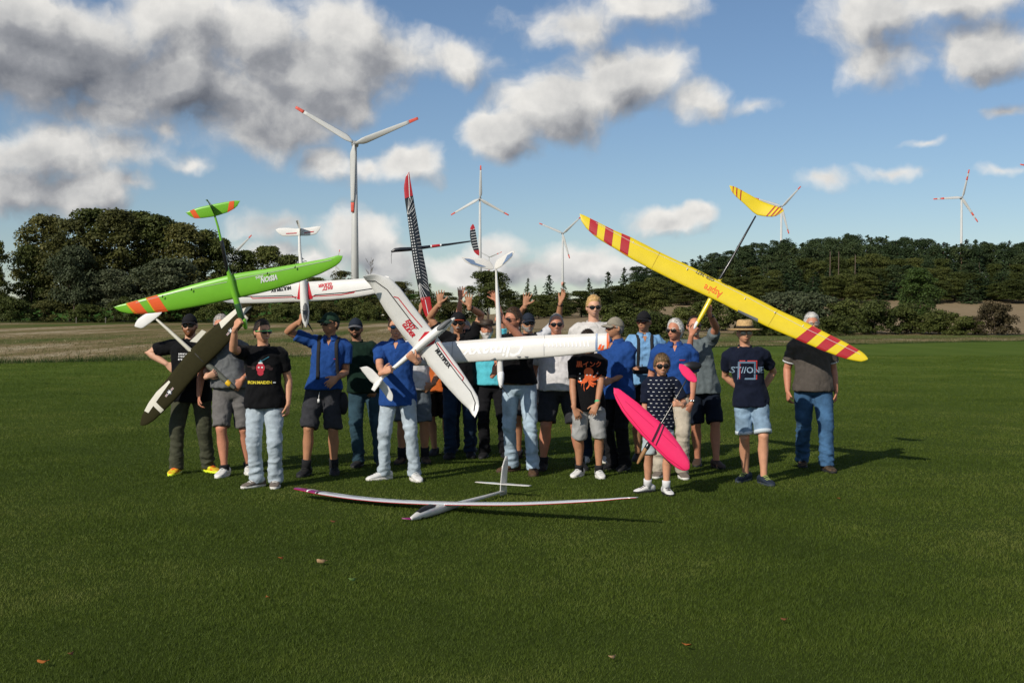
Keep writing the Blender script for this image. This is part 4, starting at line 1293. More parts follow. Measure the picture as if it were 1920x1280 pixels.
    # collar or neckband
    if polo:
        cb = MB()
        for sg in (-1, 1):
            top, fcs = [], []
            for r_ in range(3):
                for i in range(9):
                    t = R(-90 + sg * (14 + 160 * i / 8))
                    rad = (.064 + .017 * r_) * s; hz = (1.528 - .026 * r_ - .006 * math.sin(i / 8 * 3.1) - .022 * (1 - i / 8) ** 2) * s
                    top.append(Vector((lean_x * .93 + rad * math.cos(t) * 1.06, .012 + rad * math.sin(t) * 1.05 - (.012 * (1 - i / 8) * (r_ > 0)), hz)))
            for r_ in range(2):
                for i in range(8):
                    a = r_ * 9 + i; fcs.append((a, a + 1, a + 10, a + 9))
            v, f = solid(top, fcs, .006)
            cb.put(v, f)
        obj('collar', cb.mesh(), polo if not isinstance(polo, bool) else shirt, sobj)
        vneck = MB(); vneck.put([Vector((lean_x * .93 - .035 * s, 0, 1.49 * s)), Vector((lean_x * .93 + .035 * s, 0, 1.49 * s)), Vector((lean_x * .93, 0, 1.40 * s))], [(0, 2, 1)])
        proj_patch(vneck.v, vneck.f, tree_, 'open_neck', skin(tone), sobj, sub=2)
        for q in (1.375, 1.34):
            hit = tree_.ray_cast(Vector((lean_x * .9, -1, q * s)), Vector((0, 1, 0)))[0]
            if hit: MB().ellipsoid(hit, (.006, .004, .006), 8, 5).build('button', shirt, sobj)
    else:
        cb = MB(); n_ = 20
        rings = []
        for i in range(n_):
            t = 2 * math.pi * i / n_
            c_ = Vector((lean_x * .93 + .071 * s * math.cos(t), .008 + .069 * s * math.sin(t), (1.488 + (.016 * math.sin(t))) * s))
            o_ = Vector((math.cos(t), math.sin(t), 0))
            rings.append([c_ + o_ * (.007 * math.cos(q)) + Vector((0, 0, .010 * math.sin(q))) for q in np.linspace(0, 2 * math.pi, 6, endpoint=False)])
        rings.append(rings[0]); cb.loft(rings, cap=False)
        obj('neckband', cb.mesh(), neck_c or shirt, sobj)
    if hem_band:
        for nm in 'RL':
            j = J[nm]; e0 = j['sh'].lerp(j['E'], sleeve - .012); e1 = j['sh'].lerp(j['E'], sleeve + .03)
            MB().tube([e0, e1], [.070 * s * (1 + (girth - 1) * .6)] * 2, 16, round_ends=False).build('sleeve_hem', hem_band, sobj)
    # ---- trousers
    b = MB()
    g2 = 1 + (girth - 1) * .9
    wz = 1.0
    for (z, hw, f, bk) in [(0, 0, 0, 0)][:0]: pass
    pr = [(.835, .135, .085, .10), (.87, .162, .104, .118), (.92, .170, .108, .120), (.97, .164, .108, .110), (wz, .158, .108, .106)]
    b.loft([ring_pts(z, hw * g2, f * g2 + belly * .45 * smooth01((z - .88) / .1), bk * g2, s, cx=hx / s) for (z, hw, f, bk) in pr])
    for nm in 'RL':
        j = J[nm]; hp, kn, an = j['hip'], j['knee'], j['ank']; sg = j['sg']
        gl2 = gl * s * leg_r
        if pants_len == 'long':
            b.tube([hp + Vector((0, 0, .02)), hp.lerp(kn, .25), hp.lerp(kn, .7), kn, kn.lerp(an, .35), kn.lerp(an, .8), an + Vector((0, .004, -.025 * s))],
                   [.094 * gl2, .096 * gl2, .080 * gl2, .072 * gl2, .067 * gl2, .064 * gl2, .070 * s * leg_r], 18, round_ends=False)
        else:
            t = pants_len
            e = hp.lerp(kn, t) if t <= 1 else kn.lerp(an, t - 1)
            pts = [hp + Vector((0, 0, .02)), hp.lerp(kn, .25), hp.lerp(kn, .6)]
            rd = [.096 * gl2, .099 * gl2, .094 * gl2]
            if t > 1: pts.append(kn); rd.append(.088 * gl2)
            b.tube(pts + [e], rd + [(.092 if t <= 1 else .084) * gl2], 18, round_ends=False)
    pm = remesh(b, .012 * max(.8, s), 3)
    ankz = .09 * s; kz = .5 * s
    if pants_len == 'long':
        wrinkle(pm, .0150 * s, (5.5, 5.5, 12), H * 31 + base.x * 3, lambda c: (.45 + .9 * np.exp(-((c[:, 2] - ankz - .06) / .11) ** 2) + .5 * np.exp(-((c[:, 2] - kz) / .10) ** 2)) * (1 - .75 * step(c[:, 2], .76 * s, .84 * s)))
    else:
        wrinkle(pm, .012 * s, (5, 5, 7), H * 31 + base.x * 3, lambda c: 1 - .75 * step(c[:, 2], .76 * s, .84 * s))
    pobj = obj('trousers' if pants_len == 'long' else 'shorts', pm, pants, root)
    if belt:
        bz = .975 if hem < .9 else hem + .008
        bb = MB(); r0 = [q * s for q in (0, 0)]
        for zz_, grow in ((bz - .018, .008), (bz + .018, .008)): pass
        hw_, f_, bk_ = .164 * g2 + .010, .108 * g2 + belly * .45 + .010, .110 * g2 + .008
        bb.loft([ring_pts(bz - .02, hw_, f_, bk_, s, cx=hx / s), ring_pts(bz + .02, hw_, f_, bk_, s, cx=hx / s)])
        bo = bb.build('belt', belt, root)
        MB().box(Vector((hx, -(f_ + .004) * s, bz * s)), (.024, .005, .017)).build('buckle', M_METAL, bo)
    # ---- shoes
    for nm, fo in (('R', aR), ('L', aL)):
        j = J[nm]; sg = j['sg']
        Mf = Matrix.Translation((fo.x, fo.y, .0)) @ Matrix.Rotation(sg * R(foot_turn if not isinstance(foot_turn, tuple) else foot_turn[0 if sg < 0 else 1]), 4, 'Z')
        c_up, c_sole = shoes[:2]
        k2 = s * (1.06 if hs >= 1 else 1.1)
        b = MB(); rings = []
        for (yy, hw, zt) in [(.078, .018, .060), (.070, .032, .084), (.045, .039, .098), (.0, .042, .102), (-.045, .044, .090), (-.09, .048, .070), (-.14, .050, .054), (-.175, .043, .045), (-.197, .026, .036), (-.205, .010, .028)]:
            ring = []
            for i in range(16):
                t = 2 * math.pi * i / 16
                c_, s_ = math.cos(t), math.sin(t)
                ring.append(Mf @ (Vector((hw * math.copysign(abs(c_) ** .75, c_), yy + .02, .018 + (zt - .018) * (.5 + .5 * math.copysign(abs(s_) ** .8, s_)))) * k2))
            rings.append(ring)
        b.loft(rings); so = b.build('shoe', c_up, root)
        b = MB(); rings = []
        for zz_ in (.0, .012, .027):
            ring = []
            for i in range(28):
                t = 2 * math.pi * i / 28
                yy = -.065 + .148 * math.cos(t)
                hw = .050 * math.copysign(abs(math.sin(t)) ** .7, math.sin(t)) * (1.04 if yy < -.06 else .88)
                ring.append(Mf @ (Vector((hw, yy + .02, zz_)) * k2))
            rings.append(ring)
        b.loft(rings); b.build('sole', c_sole, so)
        if len(shoes) > 2:
            b = MB()
            for q in range(4):
                yy = -.05 - .022 * q; zt = .099 - .0085 * q - (.006 if q > 1 else 0)
                b.tube([Mf @ (Vector((-.026, yy + .02, zt - .010)) * k2), Mf @ (Vector((0, yy + .014, zt - .0005)) * k2), Mf @ (Vector((.026, yy + .02, zt - .010)) * k2)], [.0045 * k2] * 3, 6)
            b.build('laces', shoes[2], so)
        if sock:
            MB().tube([j['ank'] + Vector((0, .0, -.02)), j['ank'].lerp(j['knee'], sock[1] * .6) + Vector((0, .004, 0)), j['ank'].lerp(j['knee'], sock[1]) + Vector((0, .006, 0))], [.051 * s, .051 * s * gl, .054 * s * gl], 14, round_ends=False).build('sock', sock[0], root)
    for nm in 'RL':
        w = J[nm]['watch']
        if w:
            a_ = J[nm]['W'] + (J[nm]['E'] - J[nm]['W']).normalized() * .030
            ax = (J[nm]['E'] - J[nm]['W']).normalized()
            wo = MB().tube([a_ - ax * .011, a_ + ax * .011], [.0325 * s] * 2, 14, round_ends=False).build('wristband' if w[0] == 'band' else 'watch', w[1], root)
            if w[0] == 'watch':
                nn = J[nm]['pn']; nn = (nn - ax * nn.dot(ax)).normalized()
                MB().ellipsoid(a_ - nn * .031 * s, (.018, .018, .018), 10, 6).build('watch_face', w[2], wo)
    return dict(root=root, shirt=sobj, pants=pobj, tree=tree_, J=J, Mh=Mh, s=s, k=k, lean=lean_x, base=base, Mr=Mr, Mi=Mi, girth=girth)


def subdivide_tris(v, f, sub):
    bm2 = bmesh.new()
    vs = [bm2.verts.new(q) for q in v]
    for q in f:
        try: bm2.faces.new([vs[i] for i in q])
        except ValueError: pass
    bmesh.ops.triangulate(bm2, faces=bm2.faces[:])
    for _ in range(sub): bmesh.ops.subdivide_edges(bm2, edges=bm2.edges[:], cuts=1, use_grid_fill=True)
    bmesh.ops.triangulate(bm2, faces=bm2.faces[:])
    bm2.verts.index_update()
    v2 = [q.co.copy() for q in bm2.verts]; f2 = [tuple(w.index for w in q.verts) for q in bm2.faces]
    bm2.free()
    return v2, f2


def proj_patch(v, f, tree_, name, m, parent, sub=1, lift=.004, back=False):
    """lay a flat drawing (x, z) on the front of a garment"""
    v, f = subdivide_tris(v, f, sub)
    out = []
    dr = Vector((0, -1, 0)) if back else Vector((0, 1, 0))
    for q in v:
        o_ = Vector((q.x, 1 if back else -1, q.z))
        h = tree_.ray_cast(o_, dr)[0]
        out.append((h if h else Vector((q.x, 0, q.z))) - dr * lift)
    me = mesh_from(out, f, name)
    return obj(name, me, m, parent)


TXT = {}
def text_shape(body, size=1.0, shear=0.0, bold=0.0, spacing=1.0):
    """flat lettering as (verts, faces), centred on the origin, in x / y"""
    key = (body, shear, bold, spacing)
    if key not in TXT:
        cu = bpy.data.curves.new('txt', 'FONT'); cu.body = body; cu.align_x = 'CENTER'; cu.align_y = 'CENTER'
        cu.resolution_u = 2; cu.shear = shear; cu.offset = bold; cu.space_character = spacing
        o = bpy.data.objects.new('txt', cu); COL.objects.link(o)
        bpy.context.view_layer.update()
        me = o.to_mesh()
        TXT[key] = ([v.co.copy() for v in me.vertices], [tuple(p.vertices) for p in me.polygons])
        o.to_mesh_clear(); bpy.data.objects.remove(o); bpy.data.curves.remove(cu)
    v, f = TXT[key]
    return [Vector((q.x * size, q.y * size, 0)) for q in v], f


def shirt_text(pr, body, x, z, size, m, name='lettering', **kw):
    v, f = text_shape(body, size, **kw)
    return proj_patch([Vector((q.x + x + pr['lean'] * .8, 0, q.y + z)) for q in v], f, pr['tree'], name, m, pr['shirt'], 1)


def shirt_shape(pr, polys, m, name, lift=.004, sub=1):
    v, f = [], []
    for poly in polys:
        n = len(v); v += [Vector((x + pr['lean'] * .8, 0, z)) for x, z in poly]; f.append(tuple(range(n, n + len(poly))))
    return proj_patch(v, f, pr['tree'], name, m, pr['shirt'], sub, lift)


def disc(cx, cz, rx, rz, n=14, a0=0.0):
    return [(cx + rx * math.cos(a0 + 2 * math.pi * i / n), cz + rz * math.sin(a0 + 2 * math.pi * i / n)) for i in range(n)]


def harness(pr, m, xs=.095, z_low=1.04):
    """two shoulder straps lying on the shirt"""
    s = pr['s']; t = pr['tree']; out = []
    for sg in (-1, 1):
        pts = []
        for z in np.linspace(z_low, 1.425, 9):
            x = sg * (xs + .03 * (1.36 - z)) * s + pr['lean'] * .85
            h = t.ray_cast(Vector((x, -1, z * s)), Vector((0, 1, 0)))[0]
            if h: pts.append(h + Vector((0, -.009, 0)))
        for y in np.linspace(-.075, .07, 6):
            h = t.ray_cast(Vector((sg * (xs + .005) * s + pr['lean'] * .85, y * s, 3)), Vector((0, 0, -1)))[0]
            if h: pts.append(h + Vector((0, 0, .006)))
        for z in np.linspace(1.34, 1.05, 5):
            h = t.ray_cast(Vector((sg * xs * s * (z - .6) / .76 + pr['lean'] * .85, 1, z * s)), Vector((0, -1, 0)))[0]
            if h: pts.append(h + Vector((0, .006, 0)))
        b = MB()
        b.tube(pts, [(.004, .019 * s)] * len(pts), 8, flat=(1, 0, 0), round_ends=False)
        out.append(b.build('strap', m, pr['root']))
    return out
# ------------------------------------------------------------------ people: who stands where
BLACKTEE = cloth('black_cotton', (.0065, .0065, .0075)); BLUEPOLO = cloth('royal_blue_pique', (.017, .060, .225)); LBLUE = cloth('light_blue_pique', (.17, .34, .57))
TURQ = cloth('turquoise_cotton', (.10, .50, .60)); DGREEN = cloth('dark_green_cotton', (.008, .022, .015)); GREYTEE = cloth('grey_cotton', (.13, .135, .14))
GREYBLUE = cloth('grey_blue_cotton', (.12, .145, .155)); WHITETEE = cloth('white_cotton', (.60, .585, .60)); OFFWHITE = cloth('off_white_cotton', (.56, .54, .52))
NAVY = cloth('navy_cotton', (.008, .011, .024)); TAUPE = cloth('taupe_cotton', (.085, .073, .064)); ORANGE = cloth('orange_cotton', (.55, .13, .03))
PALEPOLO = cloth('pale_check_cotton', (.52, .53, .56)); NAVYBLUE = cloth('navy_polo', (.008, .012, .022))
JLIGHT = cloth('pale_denim', (.37, .43, .48), .18, sc=9); JWASH = cloth('washed_denim', (.33, .42, .50), .25, sc=7); JMID = cloth('blue_denim', (.045, .105, .20), .40, sc=5)
JDARK = cloth('dark_denim', (.018, .034, .065), .3, sc=6); JTEAL = cloth('teal_denim', (.030, .062, .085), .3, sc=6); OLIVEP = cloth('olive_twill', (.060, .062, .040), .15)
GREYSH = cloth('grey_twill', (.135, .128, .125), .12); CHARC = cloth('charcoal_twill', (.035, .036, .042), .15); BLACKP = cloth('black_twill', (.010, .010, .012))
BEIGE = cloth('beige_twill', (.46, .40, .32), .08); BROWNSH = cloth('dark_brown_twill', (.022, .014, .010)); DENIMSH = cloth('faded_denim', (.20, .29, .39), .30, sc=8)
DENIMGREY = cloth('grey_denim', (.10, .12, .14), .25, sc=8); LGREYSH = cloth('light_grey_denim', (.30, .30, .295), .18, sc=8); KIDDENIM = cloth('pale_grey_denim', (.36, .42, .45), .25, sc=8)
WHITESOLE = mat('white_rubber', (.62, .60, .55), .6, .3, .15, 20.0); BLACKSOLE = mat('black_rubber', (.012, .012, .012), .7)
S_WHITE = mat('white_shoe_leather', (.66, .65, .63), .5, .35, .08, 20.0); S_BLACK = mat('black_shoe', (.012, .012, .013), .6, .3, .2, 30.0); S_GREY = mat('grey_suede', (.15, .125, .105), .9, .2, .2, 30.0)
S_BROWN = mat('brown_suede', (.085, .048, .026), .85, .2, .3, 25.0); S_NAVY = mat('navy_mesh', (.018, .026, .042), .8, .2, .3, 40.0); S_HIKE = mat('hiking_leather', (.060, .042, .028), .8, .2, .5, 25.0, col2=(.11, .075, .045))
S_NEON = mat('neon_mesh', (.85, .14, .02), .6, .3, .2, 26.0, col2=(.62, .75, .03)); S_NEONSOLE = mat('neon_rubber', (.70, .85, .03), .5)
LACE_W = mat('white_lace', (.6, .6, .58), .8); LACE_Y = mat('yellow_lace', (.75, .8, .05), .8); LACE_B = mat('black_lace', (.02, .02, .02), .8); LACE_G = mat('green_lace', (.35, .42, .12), .8)
C_BLACK = mat('black_cap_cloth', (.011, .011, .013), .9, .2, .2, 40.0); C_GREEN = mat('green_cap_cloth', (.016, .040, .024), .9, .2, .2, 40.0); C_NAVY = mat('navy_cap_cloth', (.016, .022, .035), .9, .2, .2, 40.0)
C_ORANGE = mat('orange_brim', (.50, .07, .02), .8); C_BEIGE = mat('beige_cap_cloth', (.25, .225, .175), .9, .2, .12, 30.0); C_GREYBRIM = mat('grey_brim', (.12, .12, .13), .8)
STRAW = mat('straw_weave', (.50, .33, .15), .8, .2, .25, 70.0, .6, 120.0); STRAWBAND = mat('black_hat_band', (.02, .017, .014), .8); LEATHERHAT = mat('brown_hat_leather', (.045, .030, .020), .6, .35, .35, 14.0); HATBAND = mat('dark_hat_band', (.02, .014, .010), .7)
WATCHB = mat('watch_strap', (.014, .014, .015), .5); WATCHF = mat('watch_glass', (.25, .26, .27), .15, .6, metal=.8); GREENBAND = mat('green_band', (.10, .45, .20), .6); SILVERWATCH = mat('silver_watch', (.5, .5, .5), .25, metal=1.0)
GREENFRAME = mat('green_frame', (.10, .65, .16), .35); TORTOISE = mat('brown_frame', (.10, .05, .025), .35); REDLENS = mat('red_brown_lens', (.10, .018, .012), .1, .6); WIRE = mat('wire_frame', (.35, .28, .2), .3, metal=.8)
WHITESOCK = mat('white_sock', (.62, .62, .62), .95); BLACKSOCK = mat('black_sock', (.012, .012, .014), .95); WHITETRIM = mat('white_trim', (.62, .64, .66), .8)
PR_WHITE = mat('white_print', (.70, .70, .70), .7); PR_RED = mat('red_print', (.45, .025, .045), .7); PR_YEL = mat('yellow_print', (.62, .50, .03), .7); PR_OR = mat('orange_print', (.75, .13, .035), .7)
PR_SLATE = mat('slate_print', (.13, .20, .29), .7); PR_CORAL = mat('coral_print', (.65, .06, .06), .7); PR_TEAL = mat('teal_print', (.05, .25, .35), .7); PR_DARK = mat('dark_print', (.03, .012, .012), .7)
DARKG = (M_LENS, M_BLACKFRAME)
UP = (0, 0, 1)
PEOPLE = {}
def add_person(key, *a, **kw): PEOPLE[key] = person(*a, **kw); return PEOPLE[key]


p = add_person('cap_black', 'man in black cap and black tee, hand on hip, holding the olive glider', [(331, 889), (391, 885)], 1.78, BLACKTEE, OLIVEP, (S_NEON, S_NEONSOLE, mat('orange_lace', (.85, .16, .02), .7)),
    {'R': dict(at=(322, 690, -.02), el=(268, 662, .06), d=(.75, -.1, -.6), n=(.3, .8, -.3), curl=.5), 'L': dict(at=(399, 702, -.40), el=(385, 735, -.02), d=(.75, -.35, .3), n=(.2, .8, .5), curl=.75)},
    head_px=356, head_yaw=.08, girth=1.16, belly=.03, tone='pale', hair='red', hair_style='crop', hat=('cap', C_BLACK, C_BLACK), glasses=DARKG, beard=(.010, 'red', .010), mouth='smile', hem=.80, sleeve=.72, foot_turn=(5, 50))
for z, n_ in ((1.335, 11), (1.305, 12), (1.275, 5)):                 # worn lettering that cannot be read, as in the photograph
    strokes = []
    for i in range(n_):
        x = -.095 + .0165 * i
        strokes += [[(x, z), (x + .004, z), (x + .004, z + .020), (x, z + .020)], [(x + .004, z + random.choice((0, .008, .015))), (x + .012, z + random.choice((.002, .009))), (x + .012, z + .013), (x + .004, z + .019)]]
    tag(shirt_shape(p, strokes, PR_WHITE, 'print'), kind='stuff')
add_person('grey_tee', 'grey-haired man in grey tee and cargo shorts, half behind the olive wing', [(421, 893), (466, 888)], 1.77, GREYTEE, GREYSH, (S_WHITE, WHITESOLE, LACE_W),
    {'L': dict(at=(446, 722, -.16), el=(470, 690, .04), d=(-.55, -.2, -.75), n=(-.3, .9, 0), curl=.35, watch=('watch', SILVERWATCH, WATCHF))},
    head_px=414, girth=1.10, belly=.05, tone='ruddy', hair='salt', hair_style='short', glasses=DARKG, pants_len=.92, hem=.965, belt=M_LEATHER, sock=(BLACKSOCK, .10), yaw=.05)
p = add_person('green_glasses', 'man in black printed tee and pale jeans with green-sided sunglasses, holding the green glider', [(482, 913), (517, 913)], 1.715, BLACKTEE, JLIGHT, (S_GREY, WHITESOLE, LACE_W),
    {'R': dict(at=(447, 604, -.42), el=(447, 664, -.12), d=(.5, -.2, .8), n=(.7, .7, 0), curl=.85)}, head_px=492, head_yaw=.75, girth=1.04, belly=.02, tone='fair', hair='dark', hair_style='short',
    glasses=(M_LENS, GREENFRAME), mouth='smile', hem=.84, sleeve=.66, leg_r=1.05, foot_turn=(40, 5))
shirt_shape(p, [disc(.0, 1.235, .045, .050), disc(.0, 1.185, .032, .030)], PR_RED, 'print', .004)
shirt_shape(p, [disc(.075, 1.245, .028, .022), disc(-.072, 1.235, .022, .018), disc(.105, 1.225, .02, .015), [(-.14, 1.245), (-.08, 1.238), (-.08, 1.245), (-.14, 1.252)]], PR_DARK, 'print', .004)
shirt_shape(p, [disc(-.017, 1.240, .010, .008), disc(.017, 1.240, .010, .008), [(-.025, 1.278), (.025, 1.278), (.018, 1.292), (-.018, 1.292)]], PR_WHITE, 'print', .006)
shirt_shape(p, [[(.0, 1.30), (.012, 1.302), (.085, 1.345), (.082, 1.35)], [(-.01, 1.292), (.01, 1.292), (.005, 1.312), (-.005, 1.312)]], PR_TEAL, 'print', .004)
shirt_text(p, 'IRON MAIDEN', -.012, 1.085, .043, PR_YEL, spacing=.9, bold=.03)
shirt_shape(p, [[(.125, 1.078), (.150, 1.078), (.150, 1.092), (.125, 1.092)]], PR_WHITE, 'print')
p = add_person('green_cap', 'man in green cap and blue polo with black harness, lifting a white glider', [(574, 892), (626, 889)], 1.80, BLUEPOLO, CHARC, (S_BLACK, BLACKSOLE, LACE_B),
    {'R': dict(at=(567, 590, -.28), el=(551, 640, .05), d=(.35, -.2, .9), n=(.8, .5, 0), curl=.7, up=.03), 'L': dict(at=(622, 716, -.26), el=(650, 688, .05), d=(-.75, -.2, -.6), n=(-.3, .9, -.3), curl=.25)},
    head_px=620, head_yaw=-.75, girth=.98, tone='tan', hair='dark', hair_style='crop', hat=('cap', C_GREEN, C_GREEN), glasses=DARKG, polo=True, pants_len=.98, hem=.93, sock=(BLACKSOCK, .22), leg_r=1.08, sleeve=.68)
harness(p, M_STRAP)
shirt_shape(p, [[(.075 + .012 * i, 1.29), (.084 + .012 * i, 1.29), (.086 + .012 * i, 1.296), (.076 + .012 * i, 1.299)] for i in range(4)], PR_RED, 'embroidery')
b = MB(); ln = p['J']
b.tube([(p['lean'] * .5 - .045, -.128, .93), (p['lean'] * .5 - .05, -.14, .885), (p['lean'] * .5 - .052, -.143, .855)], [.0035] * 3, 6); lz = b.build('lanyard', PR_WHITE, p['root'])
MB().box((p['lean'] * .5 - .052, -.146, .835), (.012, .004, .020)).build('tag', PR_WHITE, lz)
b = MB(); b.ellipsoid((.215 + p['lean'] * .4, -.02, .80), (.055, .075, .13), 14, 10); b.build('hip_bag', M_STRAP, p['root'])
add_person('green_tee', 'man in dark cap and dark green tee, hand in jeans pocket', [(673, 875), (713, 873)], 1.735, DGREEN, JTEAL, (S_BLACK, BLACKSOLE, LACE_B),
    {'L': dict(at=(700, 736, -.12), el=(722, 690, .08), d=(-.4, -.1, -.9), n=(-.5, .8, 0), curl=.3)}, head_px=666, girth=1.08, belly=.03, tone='brown', hair='dark', hair_style='crop',
    hat=('cap', C_NAVY, C_GREYBRIM), glasses=DARKG, beard=(.003, 'dark', 0), hem=.88)
p = add_person('blue_polo_jeans', 'young man in blue polo with blue sunglasses, holding a white glider in both hands', [(719, 899), (777, 901)], 1.765, BLUEPOLO, JLIGHT, (S_WHITE, WHITESOLE, LACE_W),
    {'R': dict(at=(728, 693, -.50), el=(704, 700, -.02), d=(.75, -.3, .35), n=(.1, .85, -.3), curl=.75), 'L': dict(at=(770, 668, -.54), el=(797, 697, -.06), d=(-.55, -.3, .6), n=(0, .9, .2), curl=.75, watch=('watch', WATCHB, WATCHF))},
    head_px=743, head_yaw=.10, girth=.97, tone='fair', hair='brown', hair_style='short', glasses=(M_BLUELENS, M_BLACKFRAME), mouth='smile', polo=True, hem=.80, sleeve=.72, leg_r=.98, foot_turn=(58, 22))
add_person('white_shirt', 'man in white shirt and grey denim shorts, face hidden by the white glider wing', [(753, 869), (797, 868)], 1.74, WHITETEE, DENIMGREY, (S_HIKE, BLACKSOLE, LACE_B),
    {'L': dict(at=(801, 727, -.12), el=(826, 695, .03), d=(-.8, -.1, -.5), n=(-.2, .9, 0), curl=.3)}, head_px=777, girth=1.05, belly=.03, tone='tan', hair='salt', hair_style='short', glasses=DARKG, pants_len=.98, hem=.89, sock=(BLACKSOCK, .28))
add_person('orange_shirt', 'man in orange shirt and dark shorts, peeking out beside the black and red wing', [(815, 853), (839, 851)], 1.71, ORANGE, BROWNSH, (S_BLACK, BLACKSOLE),
    {'R': dict(at=(790, 572, -.28), el=(782, 640, -.05), d=(.2, -.2, .95), n=(.75, .5, 0), curl=.75), 'L': dict(at=(807, 611, -.30), el=(836, 650, -.0), d=(-.5, -.3, .7), n=(-.3, .8, .3), curl=.7)},
    head_px=799, girth=1.0, tone='tan', hair='dark', hair_style='short', glasses=DARKG, pants_len=1.0)
p = add_person('orange_brim', 'man in black polo and orange-brimmed cap, both arms raised, grey moustache', [(845, 859), (881, 857)], 1.80, BLACKTEE, JDARK, (S_BLACK, BLACKSOLE, LACE_B),
    {'R': dict(at=(825, 557, -.15), el=(813, 618, .05), d=(.05, 0, 1), n=(0, -1, 0), curl=.10, spread=.24, up=.06, thumb=1.0), 'L': dict(at=(879, 563, -.15), el=(893, 628, .05), d=(-.06, 0, 1), n=(0, -1, 0), curl=.12, spread=.22, up=.06, thumb=1.0, watch=('band', WATCHB))},
    head_px=859, girth=1.12, belly=.05, tone='tan', hair='grey', hair_style='crop', hat=('cap', C_BLACK, C_ORANGE, .012, 1), glasses=DARKG, polo=True, hem=.86)
b = MB(); b.tube([(-.020, -.1065, -.060), (-.008, -.1125, -.050), (.008, -.1125, -.050), (.020, -.1065, -.060)], [.004, .006, .006, .004], 8)
obj('moustache', mesh_from([p['Mh'] @ (Vector(q) * p['k']) for q in b.v], b.f), hair_mat('salt'), p['root'])
add_person('hidden_waver', 'man mostly hidden behind the orange-brimmed cap, one hand raised beside it', [(852, 846), (884, 846)], 1.70, GREYTEE, JDARK, (S_BLACK, BLACKSOLE),
    {'R': dict(at=(864, 549, -.1), el=(861, 625, .05), d=(.08, 0, 1), n=(0, -1, 0), curl=.08, spread=.2, up=.10)}, head_px=872, tone='ruddy', hair='grey', hair_style='short', glasses=DARKG)
p = add_person('leather_hat', 'man with white beard, brown leather hat and turquoise tee, mouth open', [(909, 858), (946, 857)], 1.72, TURQ, BLACKP, (S_BLACK, BLACKSOLE),
    {'L': dict(at=(926, 553, -.05), el=(955, 622, .08), d=(-.45, -.1, .9), n=(-.4, -.9, 0), curl=.3, spread=.15, up=.05)}, head_px=912, head_yaw=.1, girth=1.08, belly=.04, tone='ruddy', hair='white', hair_style='short',
    hat=('hat', LEATHERHAT, HATBAND, .155, .085, 1.0, .02), beard=(.016, 'white', .025), mouth='open', polo=cloth('plaid_collar', (.25, .30, .38)), hem=.93)
shirt_shape(p, [[(-.17 + .03 * i, 1.37 - .012 * (i % 2)), (-.15 + .03 * i, 1.36), (-.148 + .03 * i, 1.385), (-.165 + .03 * i, 1.395)] for i in range(3)], PR_WHITE, 'print')
add_person('black_tee_belt', 'man in black tee and brown belt, holding the white glider with the butterfly tail', [(960, 884), (1000, 890)], 1.85, BLACKTEE, JWASH, (S_BROWN, mat('brown_sole', (.06, .035, .02), .8), LACE_B),
    {'R': dict(at=(932, 692, -.30), el=(936, 735, -.0), d=(.5, -.4, .7), n=(.5, .8, 0), curl=.7), 'L': dict(at=(936, 597, -.42), el=(1003, 652, -.10), d=(-.75, -.3, .45), n=(-.5, .8, 0), curl=.8)},
    head_px=962, head_yaw=-.70, yaw=-.22, girth=1.0, belly=.01, tone='ruddy', hair='brown', hair_style='short', glasses=DARKG, hem=.955, belt=M_BROWNBELT, leg_r=.96, sleeve=.66, foot_turn=(40, 12))
p = add_person('navy_cap', 'grey-bearded man in navy cap and pale polo with straps, both arms up', [(972, 858), (992, 858)], 1.80, PALEPOLO, CHARC, (S_BLACK, BLACKSOLE),
    {'R': dict(at=(987, 561, -.05), el=(964, 622, .08), d=(.22, 0, 1), n=(0, -1, 0), curl=.08, spread=.30, up=.05, thumb=1.05), 'L': dict(at=(1055, 556, -.05), el=(1040, 618, .10), d=(.35, -.1, .9), n=(-.75, -.55, .2), curl=.15, spread=.12, up=.05, watch=('band', WATCHB))},
    head_px=990, head_yaw=.2, tone='tan', hair='grey', hair_style='crop', hat=('cap', C_NAVY, C_NAVY), glasses=DARKG, beard=(.005, 'grey', 0), polo=True, pants_len=.95, sleeve=.8)
harness(p, M_STRAP)
add_person('big_white', 'big grey-haired man in white tee and charcoal shorts, dark sunglasses', [(1018, 881), (1088, 880)], 1.79, WHITETEE, CHARC, (S_BLACK, BLACKSOLE, LACE_B), {},
    head_px=1043, girth=1.22, belly=.07, tone='ruddy', hair='salt', hair_style='receding', glasses=DARKG, mouth='smile', pants_len=.90, hem=.90, sock=(BLACKSOCK, .16), leg_r=1.05, sleeve=.75)
add_person('tall_blond', 'tall blond young man in off-white tee rising behind the back row', [(1098, 866), (1128, 866)], 2.0, OFFWHITE, JDARK, (S_WHITE, WHITESOLE), {},
    head_px=1113, head_yaw=.10, girth=.98, tone='pale', hair='blond', hair_style='quiff', glasses=DARKG, mouth='smile', head_k=.94)
p = add_person('octopus_boy', 'boy in black octopus tee and grey shorts, face hidden by the white wing', [(1086, 893), (1123, 895)], 1.60, BLACKTEE, LGREYSH, (S_WHITE, WHITESOLE, LACE_W),
    {'R': dict(at=(1082, 776, -.20), el=(1060, 735, .04), d=(.45, -.1, -.9), n=(-.3, .9, 0), curl=.25), 'L': dict(at=(1114, 768, -.22), el=(1143, 728, .04), d=(-.45, -.1, -.85), n=(.3, .9, 0), curl=.25, watch=('band', GREENBAND))},
    head_px=1102, girth=.98, tone='tan', hair='dark', hair_style='boy', glasses=None, pants_len=1.06, hem=.80, sleeve=.72, sock=(BLACKSOCK, .16), head_k=1.06, sw=.92, foot_turn=(28, 8))
sc = 1.60 / 1.75
tent = []
